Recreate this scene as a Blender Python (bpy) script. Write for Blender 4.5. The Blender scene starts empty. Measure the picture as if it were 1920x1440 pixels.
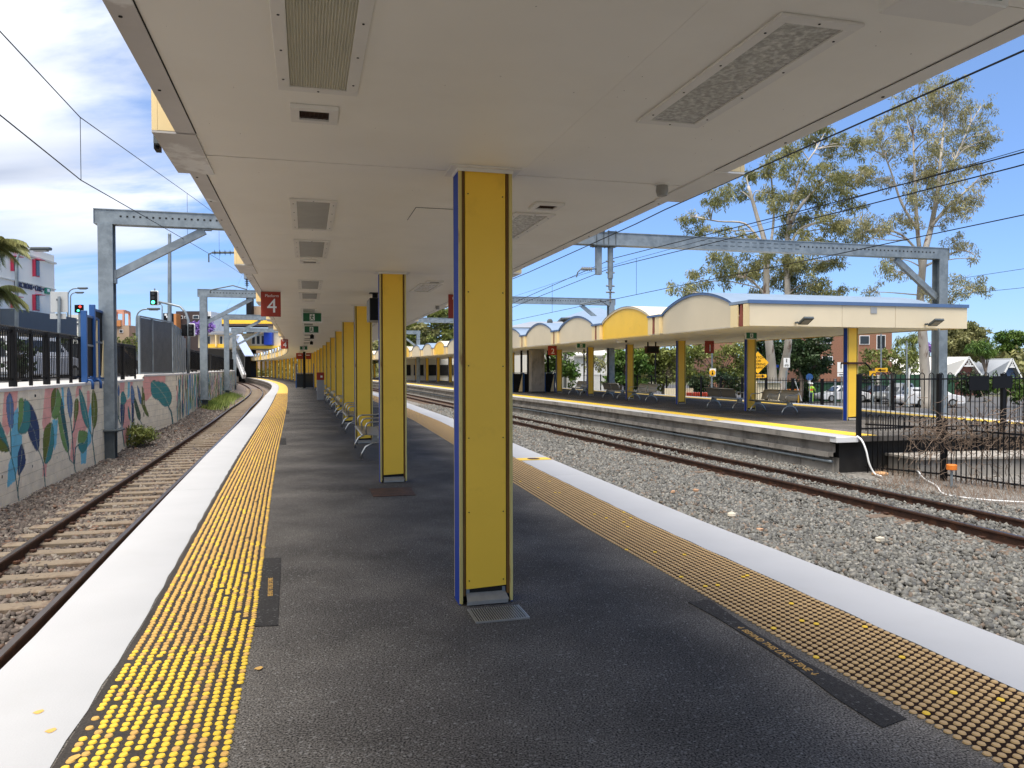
import bpy, bmesh, math, random
import numpy as np
from math import sin, cos, tan, pi, radians, sqrt, atan2
from mathutils import Vector, Matrix
random.seed(7); rng = np.random.default_rng(7)
C = bpy.context.scene.collection
scene = bpy.context.scene

# ------------------------------------------------ camera
FPX = 1442.0; PITCH = radians(1.2); ROLL = radians(-.12); EYE = 1.6
cam_d = bpy.data.cameras.new("camera"); cam = bpy.data.objects.new("camera", cam_d); C.objects.link(cam)
cam_d.sensor_width = 36; cam_d.lens = FPX / 1920 * 36; cam_d.clip_start = .05; cam_d.clip_end = 6000
RM = Matrix.Rotation(pi / 2 - PITCH, 3, 'X') @ Matrix.Rotation(ROLL, 3, 'Z')
cam.matrix_world = Matrix.Translation((0, 0, EYE)) @ RM.to_4x4()
scene.camera = cam
CP = Vector((0, 0, EYE))

# ------------------------------------------------ light
SUN_EL, SUN_AZ = 71, 192          # degrees; azimuth clockwise from +Y (behind and to the left)
world = bpy.data.worlds.new("World"); scene.world = world; world.use_nodes = True
wn, wl = world.node_tree.nodes, world.node_tree.links
wn.clear()
wo = wn.new('ShaderNodeOutputWorld'); bg = wn.new('ShaderNodeBackground')
sky = wn.new('ShaderNodeTexSky'); sky.sky_type = 'NISHITA'; sky.sun_disc = False
sky.sun_elevation = radians(SUN_EL); sky.sun_rotation = radians(SUN_AZ)
sky.air_density = 1.0; sky.dust_density = .1; sky.ozone_density = 2.2
def wnode(t, **k):
    n = wn.new(t)
    for a, b in k.items(): setattr(n, a, b)
    return n
tc = wnode('ShaderNodeTexCoord'); sep = wnode('ShaderNodeSeparateXYZ'); wl.new(tc.outputs['Generated'], sep.inputs[0])
def wmath(op, a, b=None, c=None, clamp=False):
    n = wnode('ShaderNodeMath', operation=op); n.use_clamp = clamp
    for i, v in enumerate((a, b, c)):
        if v is None: continue
        if isinstance(v, (int, float)): n.inputs[i].default_value = v
        else: wl.new(v, n.inputs[i])
    return n.outputs[0]
zz = wmath('ADD', wmath('MAXIMUM', sep.outputs[2], 0.0), .10)
cu = wmath('DIVIDE', sep.outputs[0], zz); cv = wmath('DIVIDE', sep.outputs[1], zz)
comb = wnode('ShaderNodeCombineXYZ'); wl.new(wmath('MULTIPLY', cu, .8), comb.inputs[0]); wl.new(wmath('MULTIPLY', cv, 1.5), comb.inputs[1])
rotm = wnode('ShaderNodeMapping'); rotm.inputs['Rotation'].default_value = (0, 0, .5); rotm.inputs['Location'].default_value = (3.1, 1.7, 0); wl.new(comb.outputs[0], rotm.inputs[0])
def wnoise(scale, det, rough, dist, off=0):
    n = wnode('ShaderNodeTexNoise'); n.inputs['Scale'].default_value = scale; n.inputs['Detail'].default_value = det
    n.inputs['Roughness'].default_value = rough; n.inputs['Distortion'].default_value = dist
    m = wnode('ShaderNodeMapping'); m.inputs['Location'].default_value = (off, off * .7, off * .3); wl.new(rotm.outputs[0], m.inputs[0]); wl.new(m.outputs[0], n.inputs[0])
    return n.outputs['Fac']
cn = wnoise(.75, 8, .58, .6); cn2 = wnoise(.5, 5, .5, .2, 9)
# cloud bank lies left, thins out right; unseen cover behind added to whiten ambient
az = wmath('MULTIPLY_ADD', sep.outputs[0], -1.15, wmath('MULTIPLY', sep.outputs[1], -.5))
az = wmath('ADD', wmath('ADD', az, .40), wmath('MULTIPLY', sep.outputs[2], .35))
cov = wmath('ADD', cn, wmath('MULTIPLY', az, .62))
cr = wnode('ShaderNodeMapRange', interpolation_type='SMOOTHSTEP'); wl.new(cov, cr.inputs[0])
cr.inputs[1].default_value = .66; cr.inputs[2].default_value = .93; cr.inputs[3].default_value = 0; cr.inputs[4].default_value = .95
hz = wnode('ShaderNodeMapRange', interpolation_type='SMOOTHSTEP'); wl.new(sep.outputs[2], hz.inputs[0])
hz.inputs[1].default_value = .02; hz.inputs[2].default_value = .20
cfac = wmath('MULTIPLY', cr.outputs[0], hz.outputs[0])
ccol = wnode('ShaderNodeMix', data_type='RGBA'); wl.new(cn2, ccol.inputs[0])
CR2 = wnode('ShaderNodeMapRange'); wl.new(cn2, CR2.inputs[0]); CR2.inputs[1].default_value = .36; CR2.inputs[2].default_value = .56; wl.new(CR2.outputs[0], ccol.inputs[0])
CLOUD_LO, CLOUD_HI = (3.3, 3.7, 4.6, 1), (7.2, 7.4, 7.8, 1)
ccol.inputs[6].default_value = CLOUD_LO; ccol.inputs[7].default_value = CLOUD_HI
tint = wnode('ShaderNodeMix', data_type='RGBA', blend_type='MULTIPLY'); tint.inputs[0].default_value = 1
tr_ = wnode('ShaderNodeMapRange'); wl.new(sep.outputs[2], tr_.inputs[0]); tr_.inputs[1].default_value = -.02; tr_.inputs[2].default_value = .40
tm_ = wnode('ShaderNodeMix', data_type='RGBA'); wl.new(tr_.outputs[0], tm_.inputs[0]); tm_.inputs[6].default_value = (.42, .60, 1.02, 1); tm_.inputs[7].default_value = (.98, 1.06, 1.2, 1)
wl.new(tm_.outputs[2], tint.inputs[7]); wl.new(sky.outputs[0], tint.inputs[6])
mx = wnode('ShaderNodeMix', data_type='RGBA'); wl.new(cfac, mx.inputs[0]); wl.new(tint.outputs[2], mx.inputs[6]); wl.new(ccol.outputs[2], mx.inputs[7])
wl.new(mx.outputs[2], bg.inputs[0]); bg.inputs[1].default_value = .064; wl.new(bg.outputs[0], wo.inputs[0])
sun_d = bpy.data.lights.new("sun", 'SUN'); sun_d.energy = 2.5; sun_d.angle = radians(46); sun_d.color = (1, .94, .85)
sun = bpy.data.objects.new("sun", sun_d); C.objects.link(sun)
se, sa = radians(SUN_EL), radians(SUN_AZ)
sdir = Vector((sin(sa) * cos(se), cos(sa) * cos(se), sin(se)))
sun.rotation_euler = sdir.to_track_quat('Z', 'Y').to_euler(); sun.location = (0, 0, 50)
scene.view_settings.view_transform = 'Standard'; scene.view_settings.look = 'None'
scene.view_settings.gamma = 1; scene.view_settings.use_curve_mapping = False
scene.view_settings.exposure = 1.42
scene.cycles.max_bounces = 8; scene.cycles.diffuse_bounces = 5; scene.cycles.glossy_bounces = 3
scene.cycles.transparent_max_bounces = 8; scene.cycles.caustics_reflective = False; scene.cycles.caustics_refractive = False

# ------------------------------------------------ geometry of the place
def ray(px, py): return RM @ Vector(((px - 960) / FPX, -(py - 720) / FPX, -1))
def G(px, py, h=0.0):                       # point of the level z = h seen there in the survey
    d = ray(px, py); return CP + d * ((h - EYE) / d.z)
def D(px, py, Y):                           # point at distance Y
    d = ray(px, py); return CP + d * (Y / d.y)
RMn = np.array(RM)
def proj(P):                                # (n,3) -> survey pixels
    c = (np.asarray(P) - np.array([0, 0, EYE])) @ RMn
    return np.stack([960 + FPX * c[:, 0] / -c[:, 2], 720 - FPX * c[:, 1] / -c[:, 2]], 1)

# alignment: s along the platform from the nearest pillar, o to the right of it
_S = np.arange(-60, 420, .5)
_H = np.radians(np.interp(_S, [25, 60, 90, 125, 160, 200, 260], [14.95, 16.6, 20.2, 22.5, 29, 42, 60]))
_k = np.ones(17) / 17
_H = np.convolve(np.pad(_H, 8, 'edge'), _k, 'valid')
_X = np.concatenate([[0], np.cumsum(-np.sin(_H[:-1]) * .5)]); _Y = np.concatenate([[0], np.cumsum(np.cos(_H[:-1]) * .5)])
_i0 = int(np.argmin(abs(_S))); _X += -.2 - _X[_i0]; _Y += 5.28 - _Y[_i0]
def hd(s): return float(np.interp(s, _S, _H))
def A(s, o=0.0, z=0.0):
    h = hd(s); return Vector((float(np.interp(s, _S, _X)) + o * cos(h), float(np.interp(s, _S, _Y)) + o * sin(h), z))
def An(s, o, z):                            # vectorised
    s = np.asarray(s, float); h = np.interp(s, _S, _H)
    return np.stack([np.interp(s, _S, _X) + o * np.cos(h), np.interp(s, _S, _Y) + o * np.sin(h), np.zeros_like(s) + z], -1)
def lin(xs, ys): return lambda s: np.interp(s, xs, ys)
eL = lin([0, 5, 10, 18, 30, 42], [-2.75, -2.87, -2.97, -3.08, -3.26, -3.42])       # left edge of the near platform
eR = lin([2, 6, 10, 18, 28], [2.79, 2.9, 3.04, 3.26, 3.3])                          # right edge
iL = lin([15, 28, 40, 52], [10.5, 10.2, 9.72, 9.25])                                # left edge of the far island platform
iR = lin([9, 16, 22, 28, 40, 55], [19.1, 19.3, 19.85, 19.75, 19.3, 18.9])
tL = lin([0, 8, 20, 30, 42], [-4.08, -4.2, -4.38, -4.57, -4.78])                    # track centres
tR = lin([8, 28, 50], [8.62, 7.95, 7.6])
tF = lin([0, 50], [20.9, 21.3])
BAY = 5.75
RAIL_TOP = -.68; BED = -.86; CEIL = 2.94; STREET_R = -1.55; STREET_L = 1.22

# ------------------------------------------------ object helpers
WM = {}
def wmx(o): return WM.get(o.name, Matrix.Identity(4)) if o is not None else Matrix.Identity(4)
def thing(name, label, cat, loc=(0, 0, 0), rz=0.0, group=None):
    o = bpy.data.objects.new(name, None); C.objects.link(o); o.empty_display_size = .2
    o.location = loc; o.rotation_euler = (0, 0, rz)
    WM[o.name] = Matrix.Translation(loc) @ Matrix.Rotation(rz, 4, 'Z')
    o['label'] = label; o['category'] = cat
    if group: o['group'] = group
    return o
def tag(o, label, cat, group=None, kind=None):
    if label: o['label'] = label
    if cat: o['category'] = cat
    if group: o['group'] = group
    if kind: o['kind'] = kind
    return o
def newmesh(name, v, f, m=None, smooth=False):
    me = bpy.data.meshes.new(name); me.from_pydata([tuple(p) for p in v], [], f)
    if m: me.materials.append(m)
    if smooth: me.polygons.foreach_set('use_smooth', [True] * len(me.polygons))
    me.update(); return me
def link(name, me, parent=None):
    o = bpy.data.objects.new(name, me); C.objects.link(o)
    if parent is not None: o.parent = parent; WM[o.name] = wmx(parent).copy()
    else: WM[o.name] = Matrix.Identity(4)
    return o
class MB:
    def __init__(s): s.v = []; s.f = []
    def add(s, v, f):
        n = len(s.v); s.v += [Vector(p) for p in v]; s.f += [tuple(i + n for i in q) for q in f]; return s
    def box(s, c, d, rz=0.0, M=None):
        x, y, z = d[0] / 2, d[1] / 2, d[2] / 2; R = Matrix.Rotation(rz, 3, 'Z'); c = Vector(c)
        vs = [Vector((a * x, b * y, e * z)) for e in (-1, 1) for b in (-1, 1) for a in (-1, 1)]
        vs = [(M @ p if M is not None else R @ p) + c for p in vs]
        return s.add(vs, [(0, 2, 3, 1), (4, 5, 7, 6), (0, 1, 5, 4), (2, 6, 7, 3), (0, 4, 6, 2), (1, 3, 7, 5)])
    def hexa(s, lo, hi):                     # lo/hi: 4 points each, same winding (ccw from above)
        return s.add(list(lo) + list(hi), [(3, 2, 1, 0), (4, 5, 6, 7), (0, 1, 5, 4), (1, 2, 6, 5), (2, 3, 7, 6), (3, 0, 4, 7)])
    def bar(s, a, b, w, h=None):             # rectangular bar from a to b (w sideways, h upwards)
        a, b = Vector(a), Vector(b); h = h or w; d = (b - a).normalized()
        up = Vector((0, 0, 1)) if abs(d.z) < .95 else Vector((0, 1, 0))
        r = d.cross(up).normalized() * (w / 2); u = r.cross(d).normalized() * (h / 2)
        lo = [a - r - u, a + r - u, a + r + u, a - r + u]; hi = [b - r - u, b + r - u, b + r + u, b - r + u]
        return s.add(lo + hi, [(0, 1, 2, 3), (7, 6, 5, 4), (4, 5, 1, 0), (5, 6, 2, 1), (6, 7, 3, 2), (7, 4, 0, 3)])
    def tube(s, pts, r, n=8, cap=True):
        pts = [Vector(p) for p in pts]; rs = r if isinstance(r, (list, tuple)) else [r] * len(pts)
        vs = []; fs = []; prev = None
        for i, p in enumerate(pts):
            d = (pts[min(i + 1, len(pts) - 1)] - pts[max(i - 1, 0)])
            d = d.normalized() if d.length > 1e-9 else Vector((0, 0, 1))
            if prev is None: up = Vector((0, 0, 1)) if abs(d.z) < .9 else Vector((1, 0, 0)); x = d.cross(up).normalized()
            else: x = (prev - d * prev.dot(d)).normalized()
            prev = x; y = d.cross(x)
            vs += [p + (x * cos(2 * pi * k / n) + y * sin(2 * pi * k / n)) * rs[i] for k in range(n)]
        for i in range(len(pts) - 1):
            for k in range(n):
                k2 = (k + 1) % n; fs.append((i * n + k, i * n + k2, (i + 1) * n + k2, (i + 1) * n + k))
        if cap: fs.append(tuple(range(n - 1, -1, -1))); fs.append(tuple((len(pts) - 1) * n + k for k in range(n)))
        return s.add(vs, fs)
    def cyl(s, a, b, r, n=12): return s.tube([a, b], r, n)
    def poly(s, pts): return s.add(pts, [tuple(range(len(pts)))])
    def slab(s, pts, thick):                 # polygon (3d points) extruded by vector
        t = Vector(thick) if not isinstance(thick, (int, float)) else Vector((0, 0, thick)); n = len(pts)
        pts = [Vector(p) for p in pts]
        s.add(pts + [p + t for p in pts], [tuple(range(n - 1, -1, -1)), tuple(range(n, 2 * n))] + [(i, (i + 1) % n, (i + 1) % n + n, i + n) for i in range(n)])
        return s
    def ball(s, c, r, n=8, sc=(1, 1, 1)):
        c = Vector(c); vs = [c + Vector((0, 0, r * sc[2]))]; m = max(3, n // 2)
        for i in range(1, m):
            t = pi * i / m
            vs += [c + Vector((r * sin(t) * cos(2 * pi * k / n) * sc[0], r * sin(t) * sin(2 * pi * k / n) * sc[1], r * cos(t) * sc[2])) for k in range(n)]
        vs.append(c - Vector((0, 0, r * sc[2]))); fs = [(0, 1 + k, 1 + (k + 1) % n) for k in range(n)]
        for i in range(m - 2):
            for k in range(n): a = 1 + i * n; fs.append((a + k, a + n + k, a + n + (k + 1) % n, a + (k + 1) % n))
        a = 1 + (m - 2) * n; fs += [(a + k, len(vs) - 1, a + (k + 1) % n) for k in range(n)]
        return s.add(vs, fs)
    def build(s, name, m, parent=None, smooth=False, world=True, bevel=0, seg=1, fix=True):
        v = s.v
        if world and parent is not None:
            I = wmx(parent).inverted(); v = [I @ p for p in v]
        me = newmesh(name, v, s.f, m, smooth)
        if bevel or fix:
            bm = bmesh.new(); bm.from_mesh(me)
            if fix: bmesh.ops.recalc_face_normals(bm, faces=bm.faces)
            if bevel: bmesh.ops.bevel(bm, geom=[e for e in bm.edges if e.calc_face_angle(0) > .6], offset=bevel, segments=seg, affect='EDGES', clamp_overlap=True)
            bm.to_mesh(me); bm.free()
        return link(name, me, parent)
def kids(o): return [c for c in C.objects if c.parent == o]
def copy_tree(root, loc, rz=0.0, label=None, group=None, tree=None):
    tree = tree if tree is not None else [(c, kids(c)) for c in kids(root)]
    r = root.copy(); C.objects.link(r); r.location = loc; r.rotation_euler = (0, 0, rz)
    WM[r.name] = Matrix.Translation(loc) @ Matrix.Rotation(rz, 4, 'Z')
    if label: r['label'] = label
    if group: r['group'] = group
    for c, gs in tree:
        n = c.copy(); C.objects.link(n); n.parent = r
        for g in gs: q = g.copy(); C.objects.link(q); q.parent = n
    return r
ORD = ['nearest', 'second', 'third', 'fourth', 'fifth', 'sixth', 'seventh', 'eighth', 'ninth', 'tenth', 'eleventh', 'twelfth', 'thirteenth', 'fourteenth', 'fifteenth', 'sixteenth', 'seventeenth', 'eighteenth', 'nineteenth', 'twentieth', 'twenty-first', 'twenty-second', 'twenty-third', 'twenty-fourth', 'twenty-fifth', 'twenty-sixth', 'twenty-seventh', 'twenty-eighth']

def strip(name, m, o0, o1, z0, z1=None, s0=-12, s1=240, step=1.0, fix=True, parent=None):
    """ribbon between two offsets (functions or numbers) along the alignment"""
    S = np.arange(s0, s1 + 1e-6, step); f0 = o0 if callable(o0) else (lambda s: o0); f1 = o1 if callable(o1) else (lambda s: o1)
    z1 = z0 if z1 is None else z1; b = MB(); vs = []; fs = []
    for s in S: vs += [A(s, float(f0(s)), z0 if not callable(z0) else float(z0(s))), A(s, float(f1(s)), z1 if not callable(z1) else float(z1(s)))]
    for i in range(len(S) - 1): fs.append((2 * i, 2 * i + 1, 2 * i + 3, 2 * i + 2))
    b.add(vs, fs); return b.build(name, m, parent, fix=False)
def text_mesh(body, size, loc, M3, m, name, parent, depth=.004, align='CENTER', bold=False, xs=1.0):
    cu = bpy.data.curves.new(name, 'FONT'); cu.body = body; cu.size = size; cu.align_x = align; cu.align_y = 'CENTER'; cu.extrude = depth
    if bold: cu.offset = size * .02
    cu.resolution_u = 3
    o = bpy.data.objects.new('tmp', cu); C.objects.link(o); bpy.context.view_layer.update()
    me = bpy.data.meshes.new_from_object(o.evaluated_get(bpy.context.evaluated_depsgraph_get())); bpy.data.objects.remove(o)
    W = Matrix.Translation(loc) @ M3.to_4x4() @ Matrix.Diagonal((xs, 1, 1, 1))
    if parent is not None: W = wmx(parent).inverted() @ W
    me.transform(W); me.materials.clear(); me.materials.append(m)
    return link(name, me, parent)
def face_matrix(h):      # columns: text x to the right seen by someone who looks along heading h, y up, z towards him
    return Matrix(((cos(h), 0, sin(h)), (sin(h), 0, -cos(h)), (0, 1, 0)))
# ------------------------------------------------ materials
def lin1(c): c /= 255.; return c / 12.92 if c <= .04045 else ((c + .055) / 1.055) ** 2.4
def rgb(r, g, b): return (lin1(r), lin1(g), lin1(b))
def mat(name, col, rough=.6, metal=0.0, var=.12, vs=3.0, bump=0.0, bs=60.0, col2=None, c2s=2.0, c2lo=.5, c2hi=.7, spec=.5, attr=None, alpha=None, stretch=None, emit=0, speck=0, fine=0.0):
    m = bpy.data.materials.new(name); m.use_nodes = True; N, L = m.node_tree.nodes, m.node_tree.links
    b = N['Principled BSDF']; b.inputs['Roughness'].default_value = rough; b.inputs['Metallic'].default_value = metal; b.inputs['Specular IOR Level'].default_value = spec
    tc = N.new('ShaderNodeTexCoord'); co = tc.outputs['Object']
    if stretch:
        mp = N.new('ShaderNodeMapping'); mp.inputs['Scale'].default_value = stretch; L.new(co, mp.inputs[0]); co = mp.outputs[0]
    def noise(sc, det=4, rg=.55):
        n = N.new('ShaderNodeTexNoise'); n.inputs['Scale'].default_value = sc; n.inputs['Detail'].default_value = det; n.inputs['Roughness'].default_value = rg; L.new(co, n.inputs[0]); return n.outputs['Fac']
    if attr:
        an = N.new('ShaderNodeAttribute'); an.attribute_name = attr; cout = an.outputs['Color']
    else:
        r = N.new('ShaderNodeRGB'); r.outputs[0].default_value = (*col, 1); cout = r.outputs[0]
    if col2:
        mr = N.new('ShaderNodeMapRange'); L.new(noise(c2s, 6, .6), mr.inputs[0]); mr.inputs[1].default_value = c2lo; mr.inputs[2].default_value = c2hi
        mi = N.new('ShaderNodeMix'); mi.data_type = 'RGBA'; L.new(mr.outputs[0], mi.inputs[0]); L.new(cout, mi.inputs[6]); mi.inputs[7].default_value = (*col2, 1); cout = mi.outputs[2]
    if var:
        mr = N.new('ShaderNodeMapRange'); L.new(noise(vs), mr.inputs[0]); mr.inputs[1].default_value = .3; mr.inputs[2].default_value = .7; mr.inputs[3].default_value = 1 - var; mr.inputs[4].default_value = 1 + var
        mu = N.new('ShaderNodeVectorMath'); mu.operation = 'SCALE'; L.new(cout, mu.inputs[0]); L.new(mr.outputs[0], mu.inputs['Scale']); cout = mu.outputs[0]
    if fine:
        mr = N.new('ShaderNodeMapRange'); L.new(noise(bs, 2, .6), mr.inputs[0]); mr.inputs[1].default_value = .3; mr.inputs[2].default_value = .7; mr.inputs[3].default_value = 1 - fine; mr.inputs[4].default_value = 1 + fine
        mu = N.new('ShaderNodeVectorMath'); mu.operation = 'SCALE'; L.new(cout, mu.inputs[0]); L.new(mr.outputs[0], mu.inputs['Scale']); cout = mu.outputs[0]
    if speck:
        vo = N.new('ShaderNodeTexVoronoi'); vo.inputs['Scale'].default_value = 85; L.new(co, vo.inputs[0])
        mr = N.new('ShaderNodeMapRange'); sc_ = N.new('ShaderNodeSeparateColor'); L.new(vo.outputs['Color'], sc_.inputs[0]); L.new(sc_.outputs[0], mr.inputs[0])
        mr.inputs[1].default_value = .93; mr.inputs[2].default_value = 1; mr.inputs[3].default_value = 0; mr.inputs[4].default_value = speck
        mi = N.new('ShaderNodeMix'); mi.data_type = 'RGBA'; L.new(mr.outputs[0], mi.inputs[0]); L.new(cout, mi.inputs[6]); mi.inputs[7].default_value = (.45, .44, .42, 1); cout = mi.outputs[2]
    L.new(cout, b.inputs['Base Color'])
    if bump:
        bn = N.new('ShaderNodeBump'); bn.inputs['Strength'].default_value = bump; bn.inputs['Distance'].default_value = .01; L.new(noise(bs, 3), bn.inputs['Height']); L.new(bn.outputs[0], b.inputs['Normal'])
    if emit:
        b.inputs['Emission Color'].default_value = (*col, 1); b.inputs['Emission Strength'].default_value = emit
    if alpha is not None: b.inputs['Alpha'].default_value = alpha
    return m
M = {}
M['asphalt'] = mat('asphalt', (.088, .080, .072), .95, spec=.15, var=.3, vs=.7, bump=.25, bs=105, col2=(.142, .129, .114), c2s=.9, c2lo=.45, c2hi=.7, speck=.3, fine=1.15)
M['asphalt_patch'] = mat('asphalt_patch', (.042, .039, .037), .95, spec=.15, var=.15, vs=2, bump=.6, bs=130, speck=.2, fine=.4)
M['white_line'] = mat('white_line_paint', (.40, .40, .405), .6, var=.035, vs=1.5, bump=.12, bs=90, col2=(.39, .385, .38), c2s=2.6, c2lo=.58, c2hi=.85)
M['stud_yellow'] = mat('stud_yellow', (.80, .52, .035), .5, var=.15, vs=14, bump=.1, bs=200)
M['stud_worn'] = mat('stud_worn', (.60, .35, .085), .6, var=.15, vs=10)
M['stud_tan'] = mat('stud_tan', (.46, .305, .135), .6, var=.12, vs=8)
M['tactile_far'] = mat('tactile_far_strip', (.68, .46, .08), .6, var=.12, vs=3)
M['tactile_base'] = mat('tactile_base', (.050, .044, .040), .95, spec=.12, var=.15, vs=2, bump=.4, bs=120, fine=.3)
M['tactile_base_r'] = mat('tactile_base_brown', (.022, .012, .008), .95, spec=.1, var=.15, vs=2, bump=.4, bs=120, fine=.3)
M['concrete'] = mat('concrete', (.33, .30, .26), .85, var=.2, vs=1.6, bump=.3, bs=40, col2=(.13, .115, .10), c2s=2.2, c2lo=.5, c2hi=.72, stretch=(1, 1, .5))
M['concrete_dark'] = mat('concrete_dark', (.07, .062, .055), .9, var=.25, vs=1.6, bump=.3, bs=40, col2=(.04, .036, .032), c2s=2, c2lo=.45, c2hi=.7, stretch=(1, 1, .4))
M['coping_white'] = mat('coping_white', (.72, .72, .71), .6, var=.06, vs=2, bump=.1, bs=60, col2=(.45, .43, .4), c2s=6, c2lo=.62, c2hi=.8)
M['ceiling'] = mat('ceiling_white', (.93, .905, .83), .5, var=.025, vs=1.2, bump=.05, bs=300, col2=(.86, .825, .74), c2s=.9, c2lo=.5, c2hi=.85)
M['trim_white'] = mat('trim_white', (.80, .78, .73), .45, var=.05, vs=2, col2=(.5, .46, .42), c2s=3, c2lo=.66, c2hi=.8)
M['edge_grey'] = mat('edge_flashing', (.50, .475, .45), .35, .1, var=.08, vs=3, col2=(.72, .72, .70), c2s=1.4, c2lo=.6, c2hi=.64)
M['cream'] = mat('cream_panel', (.73, .625, .44), .5, var=.04, vs=1, bump=.04, bs=200)
M['cream_y'] = mat('cream_yellow_and_lit_cream', (.88, .70, .38), .5, var=.04, vs=1)  # yellow fins and triangles; on link panels the lighter tone paints in brighter light
M['yellow'] = mat('yellow_panel', (.98, .60, .05), .42, var=.06, vs=1.1, bump=.05, bs=250, col2=(.80, .47, .04), c2s=3.0, c2lo=.58, c2hi=.8)
M['yellow_trim'] = mat('yellow_trim', (.62, .50, .17), .5, var=.15, vs=4, col2=(.28, .14, .04), c2s=9, c2lo=.63, c2hi=.72, stretch=(1, 1, .25))
M['rust_groove'] = mat('groove', (.17, .085, .02), .8, var=.2, vs=4)
M['blue'] = mat('blue_panel', (.010, .05, .34), .6, spec=.25, var=.06, vs=2)
M['blue_roof'] = mat('blue_roof_edge', (.10, .17, .32), .4, .2, var=.05, vs=2)
M['roof_sheet'] = mat('roof_sheet', (.24, .31, .40), .45, .1, var=.05, vs=2)
M['wedge'] = mat('wedge_red_brown', (.26, .06, .03), .5, var=.1, vs=3)
M['black'] = mat('black_paint', (.006, .006, .007), .55, var=.1, vs=3, spec=.2)
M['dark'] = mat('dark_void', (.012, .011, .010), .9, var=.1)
M['steel'] = mat('galvanised_steel', (.25, .285, .305), .5, .35, var=.12, vs=5, bump=.05, bs=40, col2=(.19, .22, .24), c2s=3, c2lo=.45, c2hi=.6)
M['steel_dark'] = mat('dark_galvanised_steel', (.10, .115, .12), .55, .4, var=.15, vs=5)
M['stainless'] = mat('stainless_steel', (.55, .54, .50), .28, .9, var=.06, vs=6)
M['stainless_perf'] = mat('perforated_steel', (.33, .31, .27), .4, .7, var=.1, vs=30)
M['rust'] = mat('rusty_steel', (.060, .027, .016), .75, .2, var=.3, vs=9, bump=.25, bs=60, col2=(.11, .045, .02), c2s=6)
M['rail_head'] = mat('rail_head', (.16, .13, .115), .30, .8, var=.2, vs=2)
M['sleeper'] = mat('concrete_sleeper', (.19, .15, .108), .9, var=.2, vs=3, bump=.3, bs=50, col2=(.10, .065, .045), c2s=4, c2lo=.5, c2hi=.68)
M['sleeper_rust'] = mat('steel_sleeper', (.12, .085, .06), .85, var=.25, vs=4, bump=.3, bs=50)
M['ballast'] = mat('ballast_bed', (.15, .14, .125), .95, var=.35, vs=8, bump=1.0, bs=22, col2=(.20, .185, .165), c2s=16, c2lo=.48, c2hi=.56)
M['ballast_l'] = mat('ballast_bed_brown', (.13, .10, .085), .95, var=.35, vs=8, bump=1.0, bs=22, col2=(.17, .14, .12), c2s=16, c2lo=.48, c2hi=.56)
M['stone'] = mat('crushed_stone', (1, 1, 1), .9, var=.15, vs=30, attr='col')
M['mural'] = mat('painted_block', (1, 1, 1), .8, var=.10, vs=3.5, fine=.12, bump=.35, bs=70, attr='col')
M['mortar'] = mat('painted_joint', (.42, .36, .27), .9, var=.1, vs=3)
M['wall_cap'] = mat('wall_cap_white', (.76, .72, .66), .7, var=.08, vs=2, bump=.2, bs=60)
M['green_sign'] = mat('exit_green', (.004, .12, .045), .35, var=.05)
M['sign_white'] = mat('sign_white', (.82, .82, .80), .4, var=.03)
M['red_sign'] = mat('red_sign', (.33, .03, .01), .55, var=.04, vs=2)
M['grey_plastic'] = mat('grey_plastic', (.30, .29, .26), .5, var=.05)
M['light_reed'] = mat('reeded_diffuser', (.55, .53, .42), .25, var=.06, vs=3)
M['light_prism'] = mat('prismatic_diffuser', (.36, .355, .32), .25, var=.22, vs=28, bump=.6, bs=45, col2=(.60, .59, .55), c2s=40, c2lo=.45, c2hi=.6)
M['light_grey'] = mat('frosted_diffuser', (.50, .49, .44), .22, var=.06, vs=6)
M['bark_white'] = mat('pale_bark', (.42, .38, .33), .85, var=.2, vs=2, bump=.3, bs=12, col2=(.16, .10, .07), c2s=2.2, c2lo=.58, c2hi=.66, stretch=(1, 1, .25))
M['bark'] = mat('brown_bark', (.16, .125, .10), .9, var=.25, vs=3, bump=.4, bs=15)
def leafmat(n, c, c2, tr=.25):
    m = mat(n, c, .5, var=.0, col2=c2, c2s=.55, c2lo=.4, c2hi=.62, spec=.35)
    N, L = m.node_tree.nodes, m.node_tree.links; b = N['Principled BSDF']; out = N['Material Output']
    src = b.inputs['Base Color'].links[0].from_socket
    oi = N.new('ShaderNodeNewGeometry'); mr = N.new('ShaderNodeMapRange'); L.new(oi.outputs['Random Per Island'], mr.inputs[0]); mr.inputs[3].default_value = .55; mr.inputs[4].default_value = 1.5
    mu = N.new('ShaderNodeVectorMath'); mu.operation = 'SCALE'; L.new(src, mu.inputs[0]); L.new(mr.outputs[0], mu.inputs['Scale']); L.new(mu.outputs[0], b.inputs['Base Color'])
    t = N.new('ShaderNodeBsdfTranslucent'); L.new(mu.outputs[0], t.inputs[0]); ms = N.new('ShaderNodeMixShader'); ms.inputs[0].default_value = tr
    L.new(b.outputs[0], ms.inputs[1]); L.new(t.outputs[0], ms.inputs[2]); L.new(ms.outputs[0], out.inputs[0]); return m
M['leaf_gum'] = leafmat('gum_leaves', (.17, .18, .065), (.34, .32, .14), .4)
M['leaf_gum2'] = leafmat('pale_gum_leaves', (.24, .24, .11), (.42, .38, .21), .4)
M['leaf_green'] = leafmat('green_leaves', (.05, .11, .02), (.13, .20, .035))
M['leaf_yellow'] = leafmat('yellow_green_leaves', (.12, .15, .035), (.22, .24, .06))
M['leaf_dark'] = leafmat('dark_leaves', (.02, .045, .015), (.05, .08, .025))
M['leaf_palm'] = leafmat('palm_leaves', (.13, .16, .05), (.28, .27, .11))
M['leaf_purple'] = leafmat('jacaranda_blossom', (.25, .14, .45), (.42, .28, .62))
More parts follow.
